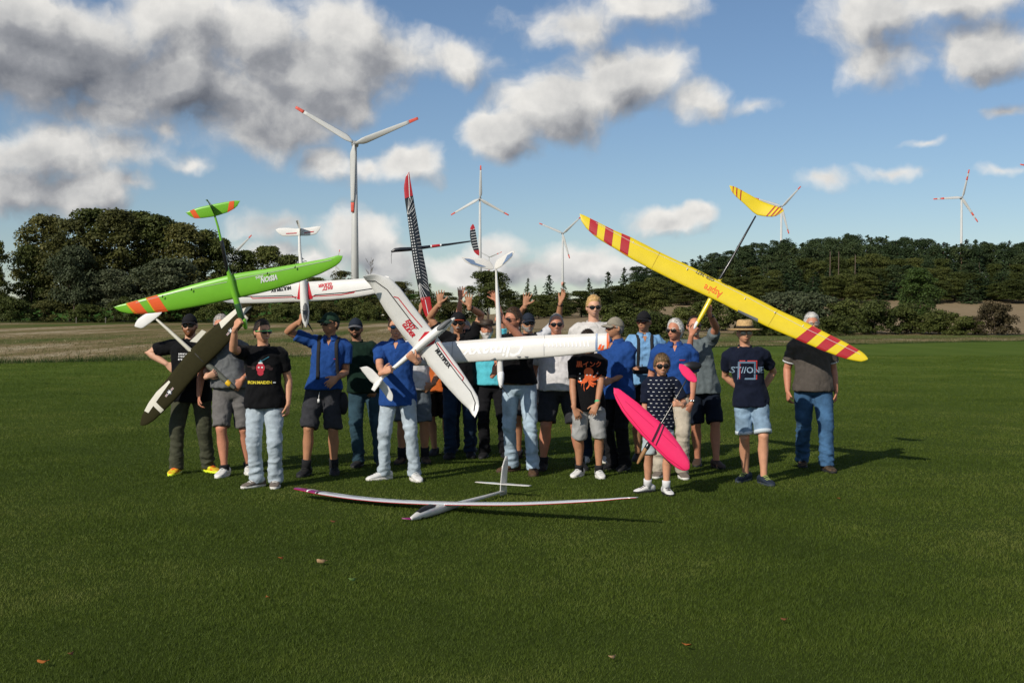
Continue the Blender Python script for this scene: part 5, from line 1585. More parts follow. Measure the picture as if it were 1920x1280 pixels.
for i, (a, L) in enumerate([(-150, .125), (-120, .10), (-60, .10), (-30, .125), (-172, .105), (-8, .105), (-100, .085), (-80, .085)]):
    cx, cz = 0.0, 1.195 * sc
    pts = []
    for q in range(7):
        t = q / 6; aa = R(a + (35 if math.cos(R(a)) < 0 else -35) * t * (-1) ** i * 1.2); rr = .02 + L * t
        pts.append((cx + rr * math.cos(aa), cz + rr * math.sin(aa), (.019 * (1 - .5 * t))))
    up = [(x, z + w) for x, z, w in pts]; dn = [(x, z - w) for x, z, w in reversed(pts)]
    tent.append(dn + up[::1] if False else up + dn)
shirt_shape(p, [disc(0, 1.265 * sc, .052, .050, 18), disc(0, 1.21 * sc, .045, .038, 16)], PR_OR, 'print', .004)
for t_ in tent: shirt_shape(p, [t_[::-1] if t_[0][0] < 0 else t_], PR_OR, 'print', .005)
shirt_shape(p, [disc(-.018, 1.232 * sc, .009, .008), disc(.018, 1.232 * sc, .009, .008)] + [disc(sx * .095, z * sc, .009, .007) for sx, z in ((-1, 1.245), (-1, 1.19), (-.9, 1.16), (1, 1.25), (1.05, 1.17), (.6, 1.21))], PR_WHITE, 'print', .0075)
shirt_text(p, '黒インク', .005, 1.352 * sc, .070, PR_OR, bold=.02)
p = add_person('beige_cap', 'man in beige cap and blue polo seen from the side, behind the octopus tee', [(1150, 880), (1172, 882)], 1.745, BLUEPOLO, BLACKP, (S_BLACK, BLACKSOLE, LACE_B),
    {'L': dict(at=(1138, 716, -.22), el=(1176, 712, -.05), d=(-.9, -.3, -.3), n=(-.2, .8, -.4), curl=.4)}, head_px=1150, yaw=-.75, head_yaw=-.55, girth=1.06, belly=.03, tone='tan', hair='grey', hair_style='crop',
    hat=('cap', C_BEIGE, C_BEIGE), glasses=(REDLENS, TORTOISE), polo=True, hem=.82, sleeve=.72)
p = add_person('light_blue_polo', 'man in light blue polo and black cap with harness, operating a transmitter tray', [(1196, 864), (1226, 863)], 1.82, LBLUE, BLACKP, (S_BLACK, BLACKSOLE),
    {'R': dict(at=(1194, 690, -.32), el=(1188, 694, .02), d=(.4, -.9, 0), n=(.3, .1, -1), curl=.4), 'L': dict(at=(1228, 690, -.32), el=(1236, 694, .02), d=(-.4, -.9, 0), n=(-.3, .1, -1), curl=.4)},
    head_px=1207, head_yaw=-.45, girth=1.02, tone='tan', hair='grey', hair_style='crop', hat=('cap', C_BLACK, C_BLACK), glasses=(REDLENS, M_BLACKFRAME), polo=True, pants_len=.95, hem=.90, sleeve=.7)
harness(p, M_STRAP, .078)
tx = thing('transmitter', 'black transmitter tray hanging in front of the light blue polo', 'transmitter', P(1211, 697, p['base'].y - .36))
b = MB(); b.box((0, 0, 0), (.15, .11, .022)); b.build('tray', M_STRAP, tx, smooth=False)
b = MB(); b.box((0, 0, .038), (.085, .065, .022)); q = b.build('housing', mat('transmitter_plastic', (.03, .03, .033), .45), tx, smooth=False)
for sx in (-1, 1): MB().tube([(sx * .045, 0, .055), (sx * .045, 0, .085)], [.005, .007], 8).build('stick', M_METAL, q)
MB().box((0, .045, .062), (.035, .014, .003)).build('screen', mat('screen_glass', (.05, .07, .06), .15), q, smooth=False)
p = add_person('white_hair_blue', 'white-haired man in blue polo and beige trousers, behind the boy with the pink glider', [(1237, 894), (1279, 896)], 1.725, BLUEPOLO, BEIGE, (S_GREY, WHITESOLE),
    {'L': dict(at=(1291, 768, -.12), el=(1313, 722, .06), d=(-.45, -.25, -.85), n=(-.5, .7, 0), curl=.30, watch=('watch', SILVERWATCH, WATCHF))}, head_px=1266, yaw=-.15, head_yaw=-.50, girth=1.08, belly=.035, tone='ruddy', hair='white', hair_style='back',
    glasses=(M_LENS, WIRE), polo=True, hem=.935, belt=M_LEATHER, sleeve=.74, leg_r=1.05)
shirt_shape(p, [[(.055 + .013 * i, 1.285 - .008 * (i % 2)), (.066 + .013 * i, 1.285), (.068 + .013 * i, 1.292), (.057 + .013 * i, 1.297)] for i in range(5)], PR_RED, 'embroidery')
p = add_person('pink_boy', 'boy in navy fish-print tee and denim shorts, black sunglasses, holding the pink glider', [(1214, 923), (1249, 927)], 1.375, NAVY, KIDDENIM, (S_WHITE, BLACKSOLE, LACE_B),
    {'R': dict(at=(1208, 834, -.12), el=(1200, 790, .06), d=(.3, -.2, -.9), n=(.5, .6, 0), curl=.6), 'L': dict(at=(1268, 757, -.26), el=(1292, 768, .02), d=(-.8, -.35, .2), n=(-.2, .8, -.3), curl=.7)},
    head_px=1241, tone='fair', hair='sand', hair_style='boy', glasses=(M_LENS, M_BLACKFRAME, (.023, .031)), mouth='smile', head_k=1.17, hs=.92, girth=.98, sw=.92, pants_len=.98, hem=.80, sleeve=.8, sock=(WHITESOCK, .22), foot_turn=(62, 12), group='members of the group standing on the lawn')
s_ = 1.375 / 1.75; fish = []
for r_ in range(13):
    for c_ in range(7):
        x = (-.155 + .050 * c_ + (.025 if r_ % 2 else 0) + random.uniform(-.004, .004)); z = (.86 + .048 * r_) * s_
        if abs(x) > .15: continue
        fish += [[(x - .011, z), (x - .004, z - .0034), (x + .007, z - .0015), (x + .007, z + .0015), (x - .004, z + .0034)], [(x + .006, z), (x + .011, z - .0036), (x + .011, z + .0036)]]
tag(shirt_shape(p, fish, PR_WHITE, 'print', .004, 0), kind='stuff')
add_person('grey_blue_tee', 'man in grey tee and dark shorts holding the yellow glider overhead', [(1308, 873), (1343, 877)], 1.765, GREYBLUE, NAVYBLUE, (mat('sandal_leather', (.05, .03, .02), .7), BLACKSOLE),
    {'R': dict(at=(1301, 617, -.40), el=(1278, 668, -.05), d=(.3, -.3, .85), n=(.5, .8, 0), curl=.75), 'L': dict(at=(1328, 577, -.43), el=(1352, 640, .0), d=(-.25, -.2, .95), n=(-.5, .8, 0), curl=.8, up=.04, watch=('watch', WATCHB, M_LENS))},
    head_px=1301, head_yaw=.1, girth=1.04, belly=.02, tone='ruddy', hair='dark', hair_style='receding', glasses=(M_LENS, M_BLACKFRAME), beard=(.004, 'grey', 0), pants_len=.96, hem=.86, sleeve=.66)
p = add_person('straw_hat', 'man in straw hat and navy printed tee, hands behind his back', [(1398, 902), (1432, 908)], 1.70, NAVY, DENIMSH, (S_NAVY, mat('navy_sole', (.03, .04, .05), .7), LACE_G),
    {'R': dict(mode='back'), 'L': dict(mode='back')}, head_px=1396, girth=.97, tone='fair', hair='grey', hair_style='crop', hat=('hat', STRAW, STRAWBAND, .185, .105, 0.0, .012), glasses=(M_CLEAR, WIRE), pants_len=.90, hem=.83, sleeve=.70, leg_r=.97, foot_turn=(38, 18))
for nm in 'RL':
    j = p['J'][nm]; e0 = j['hip'].lerp(j['knee'], .82); e1 = j['hip'].lerp(j['knee'], .905)
    MB().tube([e0, e1], [.097 * p['s'], .098 * p['s']], 18, round_ends=False).build('cuff', mat('pale_cuff', (.50, .56, .60), .85), p['pants'])
q = lambda x, z: (x, z)
def frame(cx, cz, w, h, t): return [[(cx - w, cz - h), (cx + w, cz - h), (cx + w, cz - h + t), (cx - w, cz - h + t)], [(cx - w, cz + h - t), (cx + w, cz + h - t), (cx + w, cz + h), (cx - w, cz + h)],
                                   [(cx - w, cz - h + t), (cx - w + t, cz - h + t), (cx - w + t, cz + h - t), (cx - w, cz + h - t)], [(cx + w - t, cz - h + t), (cx + w, cz - h + t), (cx + w, cz + h - t), (cx + w - t, cz + h - t)]]
shirt_shape(p, frame(-.004, 1.200, .092, .098, .008), PR_CORAL, 'print', .004)
shirt_shape(p, frame(-.020, 1.192, .092, .094, .018), PR_SLATE, 'print', .006)
shirt_text(p, 'ST//ONE', -.004, 1.195, .092, mat('pale_slate_print', (.24, .33, .43), .7), bold=.012)
add_person('taupe_shirt', 'white-haired man in taupe shirt and blue jeans, face half hidden by the yellow wing', [(1504, 874), (1550, 884)], 1.795, TAUPE, JMID, (S_HIKE, BLACKSOLE, LACE_B), {},
    head_px=1521, girth=1.14, belly=.05, tone='ruddy', hair='white', hair_style='short', glasses=(M_CLEAR, WIRE), hem=.88, sleeve=.70, hem_band=WHITETRIM, leg_r=1.08, foot_turn=10)
# ------------------------------------------------------------------ model gliders
def paint(name, col, rough=.32, coat=.35, **kw): return mat('paint_' + name, col, rough, .5, .04, 8.0, coat=coat, **kw)


PW = paint('white', (.72, .71, .68), .4, .2); PWG = paint('glossy_white', (.70, .675, .63), .22, .6); PGREEN = paint('apple_green', (.185, .49, .035)); PGREEN2 = paint('dark_green', (.03, .09, .03)); PORANGE = paint('orange', (.85, .13, .035))
PBLACK = paint('black', (.010, .011, .015), .3); PRED = paint('red', (.45, .020, .025)); PYEL = paint('yellow', (.74, .565, .014)); PDKRED = paint('stripe_red', (.42, .020, .025)); PPINK = paint('pink', (1.0, .030, .155), .45)
POLIVE = mat('paint_olive', (.026, .023, .008), .8, .12, .08, 30.0); PCREAM = paint('cream', (.60, .57, .48), .5, .1); CARBON = mat('carbon_tube', (.012, .012, .014), .25, .6, .2, 60.0); PGREYC = mat('canopy_grey', (.11, .115, .12), .5, .4)
DEC_RED = mat('decal_red', (.55, .02, .035), .4); DEC_BLK = mat('decal_black', (.012, .012, .014), .4); DEC_WHT = mat('decal_white', (.75, .75, .74), .4); DEC_GRY = mat('decal_grey', (.14, .15, .16), .4); DEC_OR = mat('decal_orange', (.85, .12, .02), .4); DEC_BLUE = mat('decal_slate_blue', (.16, .23, .36), .4)
DEC_CHROME = mat('decal_chrome', (.90, .90, .90), .12, .8); DEC_NAVY = mat('decal_navy', (.012, .016, .04), .5); DEC_YEL = mat('decal_yellow', (.75, .45, .02), .4); WOOD = mat('brown_wood', (.27, .14, .055), .5, .3, .3, 12.0)
PURPLE = paint('purple', (.20, .012, .11)); HINGE = mat('hinge_line', (.55, .55, .50), .5); SILVERF = mat('silver_film', (.60, .63, .66), .22, .6, metal=.35)


def airf(u): return 2.598 * math.sqrt(max(0, min(1, u))) * (1 - max(0, min(1, u)))


class Glider:
    def __init__(g, name, label, tipP, tipM, nose, tail, d, dn=0.0, dt=0.0, dtip=(0, 0)):
        """tipP / tipM: photo pixels of the +x and -x wing tips; nose, tail: pixels; d: distance of the middle"""
        A, B, N, T = P(*tipP, d + dtip[0]), P(*tipM, d + dtip[1]), P(*nose, d + dn), P(*tail, d + dt)
        X = (A - B).normalized(); Y = N - T; Y = (Y - X * Y.dot(X)).normalized(); Z = X.cross(Y)
        C = (A + B) / 2
        g.M = Matrix(((X.x, Y.x, Z.x, C.x), (X.y, Y.y, Z.y, C.y), (X.z, Y.z, Z.z, C.z), (0, 0, 0, 1)))
        g.Mi = g.M.inverted(); g.Z, g.C = Z, C
        g.root = thing(name, label, 'model glider', (0, 0, 0), 0, 'radio controlled gliders shown by the group')
        g.root.matrix_world = g.M
        g.main = None
    def loc(g, px, py, z=0.0):
        v = ray(px, py); o = Vector((0, 0, CAM_H)); c = g.C + g.Z * z
        t = (c - o).dot(g.Z) / v.dot(g.Z)
        return g.Mi @ (o + v * t)
    def panel(g, name, le, te, m, th=.09, n=26, z=0.0, dih=None, parent=None, main=False, low=.35, rnd=.05):
        """aerofoil panel between a leading and a trailing edge given as pixel polylines running along x"""
        L = sorted([g.loc(*q) for q in le], key=lambda v: v.x); T = sorted([g.loc(*q) for q in te], key=lambda v: v.x)
        x0, x1 = max(L[0].x, T[0].x), min(L[-1].x, T[-1].x)
        xs_ = np.unique(np.concatenate([x0 + (x1 - x0) * (.5 - .5 * np.cos(np.linspace(0, np.pi, n)))]))
        yl = np.interp(xs_, [v.x for v in L], [v.y for v in L]); yt = np.interp(xs_, [v.x for v in T], [v.y for v in T])
        er = min(rnd, .12 * (x1 - x0))                    # tips close in a round edge
        tt = np.clip(np.minimum(xs_ - x0, x1 - xs_) / er, 0, 1)
        kk = np.maximum(np.sqrt(1 - (1 - tt) ** 2), .12)
        md_ = yl * .55 + yt * .45
        yl, yt = md_ + (yl - md_) * kk, md_ + (yt - md_) * kk
        c = np.maximum(yl - yt, .004)
        dz = np.array([dih(x) if dih else 0.0 for x in xs_]) + z
        us = [1.0, .8, .55, .35, .2, .09, .025]
        rings = []
        for x, a, cc, zz in zip(xs_, yl, c, dz):
            up = [(x, a - u * cc, zz + th * cc * airf(u) + .0015) for u in us]
            dn = [(x, a - u * cc, zz - th * low * cc * airf(u) - .0015) for u in reversed(us)]
            rings.append([Vector(q) for q in up + [(x, a, zz)] + dn])
        b = MB(); b.loft(rings)
        o = obj(name, b.mesh(), m, parent or g.root)
        if main or g.main is None: g.main = (xs_, yl, yt, dz, th, o)
        return o
    def surf(g, x, y):
        xs_, yl, yt, dz, th, _ = g.main
        x = min(max(x, xs_[0]), xs_[-1])
        a, b_, zz = np.interp(x, xs_, yl), np.interp(x, xs_, yt), np.interp(x, xs_, dz)
        y = min(max(y, b_ + .001), a - .0005); c = max(a - b_, .004)
        return Vector((x, y, zz + th * c * airf((a - y) / c) + .0015))
    def lay(g, v, f, name, m, lift=.0022, parent=None, sub=0):
        v, f = subdivide_tris(v, f, sub)
        out = [g.surf(q.x, q.y) + Vector((0, 0, lift)) for q in v]
        me = mesh_from(out, f, name, False)
        return obj(name, me, m, parent or g.main[5])
    def patch(g, poly, name, m, lift=.0022, sub=3):
        v = [g.loc(*q) for q in poly]
        return g.lay(v, [tuple(range(len(v)))], name, m, lift, None, sub)
    def strip(g, pts, w, name, m, lift=.003, step_=.05):
        P2 = [g.loc(*q) for q in pts]; line = []
        for a, b_ in zip(P2, P2[1:]):
            k = max(1, int((b_ - a).length / step_))
            line += [a.lerp(b_, i / k) for i in range(k)]
        line.append(P2[-1]); v, f = [], []
        for i, q in enumerate(line):
            t = line[min(i + 1, len(line) - 1)] - line[max(i - 1, 0)]; t.z = 0
            nrm = Vector((-t.y, t.x, 0)).normalized() * w * .5
            v += [q + nrm, q - nrm]
            if i: f.append((2 * i - 2, 2 * i - 1, 2 * i + 1, 2 * i))
        return g.lay(v, f, name, m, lift)
    def text(g, body, px, py, wpx, name, m, rot=0.0, lift=.003, hscale=1.0, **kw):
        v, f = text_shape(body, 1.0, **kw)
        w0 = max(q.x for q in v) - min(q.x for q in v)
        k = wpx / FPX * g.C.y / w0; c = g.loc(px, py); ca, sa = math.cos(rot), math.sin(rot)
        v = [Vector((c.x + (q.x * ca - q.y * hscale * sa) * k, c.y + (q.x * sa + q.y * hscale * ca) * k, 0)) for q in v]
        return g.lay(v, f, name, m, lift, None, 2)
    def tube(g, name, pts, rads, m, z=0.0, n=14, parent=None, zs=None, sq=1.0):
        q = [g.loc(*p_) + Vector((0, 0, (zs[i] if zs else z))) for i, p_ in enumerate(pts)]
        b = MB(); b.tube(q, [(r_ * sq, r_) if not isinstance(r_, tuple) else r_ for r_ in rads], n, flat=(1, 0, 0))
        return b.build(name, m, parent or g.root)
    def fin(g, name, pts, m, th=.008, parent=None):
        """upright plate: pts are (pixel x, pixel y, height over the wing plane)"""
        q = [g.loc(a, b_) + Vector((0, 0, h)) for a, b_, h in pts]
        off = Vector((th / 2, 0, 0)); n = len(q)
        v = [p_ - off for p_ in q] + [p_ + off for p_ in q]
        f = [tuple(range(n - 1, -1, -1)), tuple(range(n, 2 * n))] + [(i, (i + 1) % n, n + (i + 1) % n, n + i) for i in range(n)]
        return obj(name, mesh_from(v, f, name, False), m, parent or g.root)


hold = lambda k: PEOPLE[k]['base'].y

# --- apple green glider, nose down
g = Glider('glider', 'apple green glider with orange wing bands, held nose down', (213, 576), (643, 482), (463, 612), (402, 390), hold('green_glasses') - .36, dn=.10, dt=-.12)
w = g.panel('wing', [(213, 576), (222, 583), (240, 588), (275, 588), (330, 582), (390, 571), (440, 560), (500, 547), (560, 529), (600, 514), (628, 500), (640, 490), (643, 482)],
            [(213, 575), (230, 570), (300, 551), (370, 531), (440, 513), (500, 504), (560, 494), (610, 485), (636, 478), (643, 478)], PGREEN, .08, 34, main=True)
for x0, x1 in ((236, 256), (273, 293)):
    g.patch([(x0, 571 - (x0 - 230) * .28), (x1, 567 - (x1 - 230) * .28), (x1 + 26, 591 - (x1 - 260) * .1), (x0 + 22, 592 - (x0 - 260) * .1)], 'band', PORANGE)
    g.strip([(x0 + 1, 570 - (x0 - 230) * .28), (x0 + 22, 590)], .010, 'band_edge', DEC_YEL, .004)
g.strip([(255, 567), (340, 545), (426, 528)], .0042, 'hinge_line', HINGE); g.strip([(438, 524), (520, 508), (622, 487)], .0042, 'hinge_line', HINGE)
for q in ((306, 556), (360, 543), (502, 513), (554, 501)): g.tube('control_horn', [q, (q[0] + .5, q[1] - 3)], [.007, .004], DEC_BLK, .03, 6)
g.text('VISION', 506, 521, 32, 'lettering', DEC_WHT, rot=0.0, shear=.35, bold=.04, hscale=1.35); g.text('mini', 487, 519, 14, 'lettering', DEC_WHT, bold=.02)
fz = .030
g.tube('fuselage', [(402, 398), (410, 425), (420, 470), (428, 505), (433, 520), (440, 548), (446, 568), (452, 588), (461, 612)], [.010, .011, .013, .015, .028, .031, .030, .027, .016], PGREEN, fz)
g.tube('boom_sleeve', [(416.5, 452), (421, 474), (427.5, 507)], [.0165, .0175, .0185], CARBON, fz); g.tube('grip_sleeve', [(446.5, 570), (451, 585), (455, 598)], [.034, .032, .030], PGREEN2, fz)
g.tube('nose_cap', [(458, 600), (461.5, 613)], [.030, .020], PGREEN, fz)
st = g.panel('tailplane', [(350, 398), (356, 404), (368, 409), (385, 408), (405, 405), (430, 397), (445, 388), (452, 377)], [(350, 397), (375, 388), (398, 383), (425, 378), (445, 375), (452, 375)], PGREEN, .05, 18, z=.045)
g.main, keepm = (lambda xs_: g.main)(0), g.main
sv = g.main
def on_tail(gl, le, te, th, z, o):
    L = sorted([gl.loc(*q) for q in le], key=lambda v: v.x); T = sorted([gl.loc(*q) for q in te], key=lambda v: v.x)
    xs_ = np.linspace(max(L[0].x, T[0].x), min(L[-1].x, T[-1].x), 24)
    gl.main = (xs_, np.interp(xs_, [v.x for v in L], [v.y for v in L]), np.interp(xs_, [v.x for v in T], [v.y for v in T]), np.full(24, z), th, o)
on_tail(g, [(350, 398), (356, 404), (368, 409), (385, 408), (405, 405), (430, 397), (445, 388), (452, 377)], [(350, 397), (375, 388), (398, 383), (425, 378), (445, 375), (452, 375)], .05, .045, st)
g.patch([(357, 393), (366, 391), (378, 409), (368, 411)], 'band', PORANGE); g.patch([(432, 375), (441, 373), (440, 392), (428, 398)], 'band', PORANGE)
g.fin('fin', [(405, 406, .03), (398, 384, .03), (393, 372, .18), (396, 371, .20), (402, 385, .18)], PGREEN2)
g.main = sv

# --- two white foam gliders of one kind
def foam_glider(label, tipP, tipM, nose, tail, d, le, te, body, rad, canopy, stab_le, stab_te, finp, marks, dn=0.0, dt=0.0, dih=.10, dtip=(0, 0)):
    g = Glider('glider', label, tipP, tipM, nose, tail, d, dn, dt, dtip)
    hs_ = abs(g.loc(*tipP).x)
    g.panel('wing', le, te, PW, .10, 34, dih=lambda x: dih * (abs(x) / hs_) ** 1.5 + .10 * max(0, abs(x) / hs_ - .9) * 10 * .6, main=True)
    g.tube('fuselage', body, rad, PW, .035, 16)
    g.tube('canopy', canopy, [.020, .030, .033, .028, .016], PGREYC, .055, 14)
    sv = g.main
    st = g.panel('tailplane', stab_le, stab_te, PW, .05, 18, z=.045)
    on_tail(g, stab_le, stab_te, .05, .045, st)
    for k_, pts, w_, m_ in marks.get('tail', []): g.strip(pts, w_, k_, m_)
    g.main = sv
    g.fin('fin', finp, PW, .012)
    for k_, pts, w_, m_ in marks['lines']: g.strip(pts, w_, k_, m_)
    for poly, m_ in marks['patches']: g.patch(poly, 'flash', m_, .003, 2)
    for t_ in marks['text']: g.text(*t_[:5], t_[5], **t_[6])
    return g


le1 = [(425, 567), (432, 569), (450, 570), (500, 569), (560, 566), (620, 563), (670, 558), (700, 553), (716, 548), (728, 538), (733, 526)]
te1 = [(425, 566), (440, 558), (480, 545), (520, 534), (560, 529), (620, 526), (680, 523), (710, 522), (728, 518), (733, 517)]
g = foam_glider('white foam glider with red flashes held overhead by the man in green cap', (425, 566), (733, 520), (574, 612), (563, 430), hold('green_cap') - .26, le1, te1,
    [(562, 436), (563, 470), (566, 500), (569, 530), (571, 560), (573, 585), (574, 603), (574.5, 612)], [.013, .017, .022, .034, .044, .046, .034, .012], [(573, 566), (573.5, 575), (574, 584), (574, 593), (574, 602)],
    [(518, 433), (522, 438), (532, 444), (548, 444), (562, 443), (580, 443), (594, 440), (601, 432), (603, 426)], [(518, 429), (540, 428), (560, 430), (585, 427), (603, 424)],
    [(564, 444, .04), (562, 428, .04), (561, 418, .17), (565, 417, .19), (568, 432, .16)],
    dict(lines=[('stripe', [(445, 557), (500, 556), (548, 554), (556, 560)], .009, DEC_BLK), ('stripe', [(472, 556), (476, 560), (556, 557), (562, 560)], .009, DEC_RED), ('stripe', [(586, 557), (592, 553), (650, 549), (700, 542), (722, 534)], .009, DEC_BLK), ('stripe', [(584, 556), (640, 553), (664, 549), (668, 546)], .009, DEC_RED)],
         patches=[([(562, 530), (564, 530), (565, 562), (558, 561)], DEC_RED), ([(577, 530), (579, 530), (587, 560), (579, 562)], DEC_RED)],
         text=[('MULTIPLEX', 528, 542, 38, 'lettering', DEC_BLK, dict(bold=.06, hscale=1.2)), ('GLIDER', 611, 534, 26, 'lettering', DEC_RED, dict(bold=.05, shear=.3)), ('EASY', 616, 540, 22, 'lettering', DEC_RED, dict(bold=.05, shear=.3))],
         tail=[('stripe', [(538, 439), (558, 438)], .009, DEC_RED), ('stripe', [(572, 438), (590, 435)], .009, DEC_RED)]), dn=.0, dt=.05)
g.tube('nose_peg', [(566, 615), (567, 600)], [.006, .008], DEC_BLK, -.02, 6); g.tube('nose_peg', [(586, 621), (577, 606)], [.004, .012], DEC_BLK, -.02, 6)
g.tube('rubber_band', [(565.5, 583), (570, 582), (574, 582), (579, 580.5)], [.005] * 4, HINGE, .0, 6, zs=[.04, .088, .088, .04])

le2 = [(683, 518), (700, 513), (715, 515), (735, 523), (752, 540), (775, 572), (800, 605), (830, 645), (860, 685), (885, 722), (897, 742), (900, 756), (899, 768), (893, 779)]
te2 = [(683, 520), (695, 532), (702, 544), (722, 580), (750, 622), (778, 655), (810, 692), (840, 726), (865, 752), (880, 765), (888, 777), (892, 781)]
g = foam_glider('white foam glider with red flashes held slanting before the young man in blue polo', (893, 780), (683, 518), (853, 597), (703, 718), hold('blue_polo_jeans') - .40, le2, te2,
    [(703, 720), (716, 708), (745, 685), (775, 660), (800, 638), (822, 620), (840, 606), (852, 597)], [.013, .016, .022, .032, .045, .048, .036, .012], [(815, 625), (824, 617), (831, 611), (838, 605), (845, 600)],
    [(676, 688), (688, 685), (698, 690), (706, 698), (714, 706), (722, 716), (730, 724), (738, 738), (739, 748), (734, 753)], [(675, 689), (686, 702), (696, 715), (704, 720), (712, 724), (722, 738), (731, 752), (733, 753)],
    [(722, 704, .04), (705, 716, .04), (701, 728, .15), (706, 730, .17), (716, 716, .15)],
    dict(lines=[('stripe', [(690, 527), (706, 527), (728, 543), (742, 562), (775, 606), (785, 616)], .009, DEC_BLK), ('stripe', [(740, 556), (748, 558), (770, 587), (792, 613)], .010, DEC_RED), ('stripe', [(816, 640), (824, 655), (860, 703), (884, 733), (892, 752), (890, 768)], .009, DEC_BLK), ('stripe', [(820, 642), (850, 683), (870, 707), (868, 712)], .010, DEC_RED)],
         patches=[([(797, 622), (806, 621), (801, 628), (784, 640)], DEC_RED), ([(812, 632), (818, 634), (814, 644), (794, 652)], DEC_RED)],
         text=[('MULTIPLEX', 831, 671, 42, 'lettering', DEC_BLK, dict(bold=.06, hscale=1.2)), ('GLIDER', 766, 618, 31, 'lettering', DEC_RED, dict(bold=.05, shear=.3, hscale=1.2)), ('EASY', 770, 608, 25, 'lettering', DEC_RED, dict(bold=.05, shear=.3, hscale=1.2))]), dn=-.05, dt=.0)

# --- black and red glider, wing upright
g = Glider('glider', 'black glider with white rays and red wing tips, wing standing upright above the heads', (767, 323), (808, 606), (735, 470), (888, 452), hold('orange_shirt') - .32, dn=0, dt=.1)
g.panel('wing', [(767, 322), (761, 330), (757, 350), (759, 375), (763, 400), (768, 440), (773, 480), (780, 520), (786, 550), (793, 580), (800, 600)],
        [(767.5, 322), (769, 335), (773, 358), (780, 400), (787, 440), (794, 480), (802, 520), (807, 560), (811, 585), (812, 600)], PBLACK, .08, 34, main=True)
g.patch([(755, 318), (772, 318), (776, 366), (755, 374)], 'red_tip', PRED); g.patch([(783, 558), (809, 556), (815, 612), (790, 612)], 'red_tip', PRED)
for i in range(22):
    t = i / 21; yy = 392 + 146 * t
    x0, x1 = 768 + 22 * t + 8 - .0, 779 + 25.5 * t
    a = (.5 - t) * 2
    g.strip([(766 + 22 * t + 6, yy + 6 * a), (x1 + 3, yy - 9 * a * abs(a) - 1)], .0034, 'ray', DEC_WHT, .004)
for i, q in enumerate([(775, 368), (770, 370), (766, 372), (777, 380), (778, 388)]): g.strip([(762 + 1.2 * i, 402), q], .0045, 'ray', DEC_WHT, .004)
for i, q in enumerate([(804, 545), (800, 556), (796, 560), (792, 562), (789, 560)]): g.strip([(786.5 - .4 * i, 531 + i), q], .0045, 'ray', DEC_WHT, .004)
dots_v, dots_f = [], []
for i in range(22):
    t = i / 21; yy = 409 + 112 * t
    for k in range(2):
        c_ = g.loc(765.5 + 17.5 * t + 4.2 * k, yy + (k * -.6)); n0 = len(dots_v)
        dots_v += [Vector((c_.x + sx * .0075, c_.y + sy * .0065, 0)) for sx, sy in ((-1, -1), (1, -1), (1, 1), (-1, 1))]; dots_f.append((n0, n0 + 1, n0 + 2, n0 + 3))
tag(g.lay(dots_v, dots_f, 'dots', DEC_WHT, .004), kind='stuff')
g.strip([(766, 326), (768, 372)], .010, 'ray', DEC_WHT, .006); g.strip([(797, 562), (806, 604)], .008, 'ray', DEC_WHT, .006)
g.tube('fuselage', [(735, 471), (741, 468.5), (752, 467.5), (770, 466.5), (790, 464), (810, 461.5), (840, 458), (882, 452)], [.014, .026, .028, .025, .021, .018, .014, .009], PBLACK, -.035)
g.tube('boom_band', [(810, 461.5), (825, 459.6)], [.0195, .018], PRED, -.035); g.tube('boom_band', [(808, 461.8), (809.5, 461.6)], [.0200, .0200], DEC_WHT, -.035); g.tube('boom_band', [(825.5, 459.6), (827, 459.4)], [.0185, .0180], DEC_WHT, -.035)
g.tube('propeller_blade', [(735, 473), (733.5, 480), (734, 494)], [(.008, .003), (.010, .003), (.002, .002)], DEC_BLK, -.03, 6)
sl, stt = [(886, 420), (882, 426), (881, 440), (884, 458), (889, 472), (895, 478), (898, 479)], [(887, 419), (890, 424), (893, 440), (896, 458), (899, 472), (899, 480)]
sv = g.main; st = g.panel('tailplane', sl, stt, PBLACK, .05, 16, z=-.02); on_tail(g, sl, stt, .05, -.02, st)
g.patch([(880, 418), (892, 418), (892, 429), (880, 432)], 'red_tip', PRED); g.patch([(884, 470), (900, 468), (900, 482), (884, 482)], 'red_tip', PRED)
for yy in (431, 436, 441, 446, 451, 456, 461, 466): g.strip([(882 + (yy - 431) * .12, yy), (893 + (yy - 431) * .14, yy - 2)], .006, 'ray', DEC_WHT, .004)
g.main = sv

# --- white film covered glider with butterfly tail
dE = hold('black_tee_belt') - .34
g = Glider('glider', 'glossy white glider with butterfly tail and orange wing tip, held tail up', (727, 667), (1146, 640), (937, 727), (926, 490), dE, dn=-.10, dt=.06, dtip=(.15, -.48))
g.panel('wing', [(727, 672), (735, 682), (760, 686), (800, 685), (850, 681), (930, 676), (1000, 672), (1060, 667), (1115, 660), (1138, 655), (1144, 652)], [(727, 660), (760, 651), (800, 645), (850, 640), (930, 634), (1000, 629), (1060, 627), (1115, 625), (1143, 624)], PWG, .095, 30, main=True, rnd=.012)
g.patch([(1138, 620), (1150, 620), (1150, 664), (1138, 664)], 'red_tip', DEC_OR, .002); g.strip([(1124, 659), (1143, 655)], .022, 'red_edge', DEC_OR, .0035)
g.patch([(1117, 622), (1121, 622), (1121, 662), (1117, 662)], 'band', DEC_BLUE, .003)
for q in ((1125, 646), (1130, 648)): g.patch([q, (q[0] + 4, q[1] - 1), (q[0] + 1, q[1] + 9), (q[0] - 4, q[1] + 9)], 'mark', DEC_OR, .0045, 1)
for x_ in (849, 1021): g.strip([(x_, 626), (x_, 684)], .004, 'joint_line', DEC_GRY, .003)
g.text('Climaxx', 930, 655, 118, 'lettering', DEC_CHROME, lift=.0018, shear=.35, bold=.02, hscale=1.15)
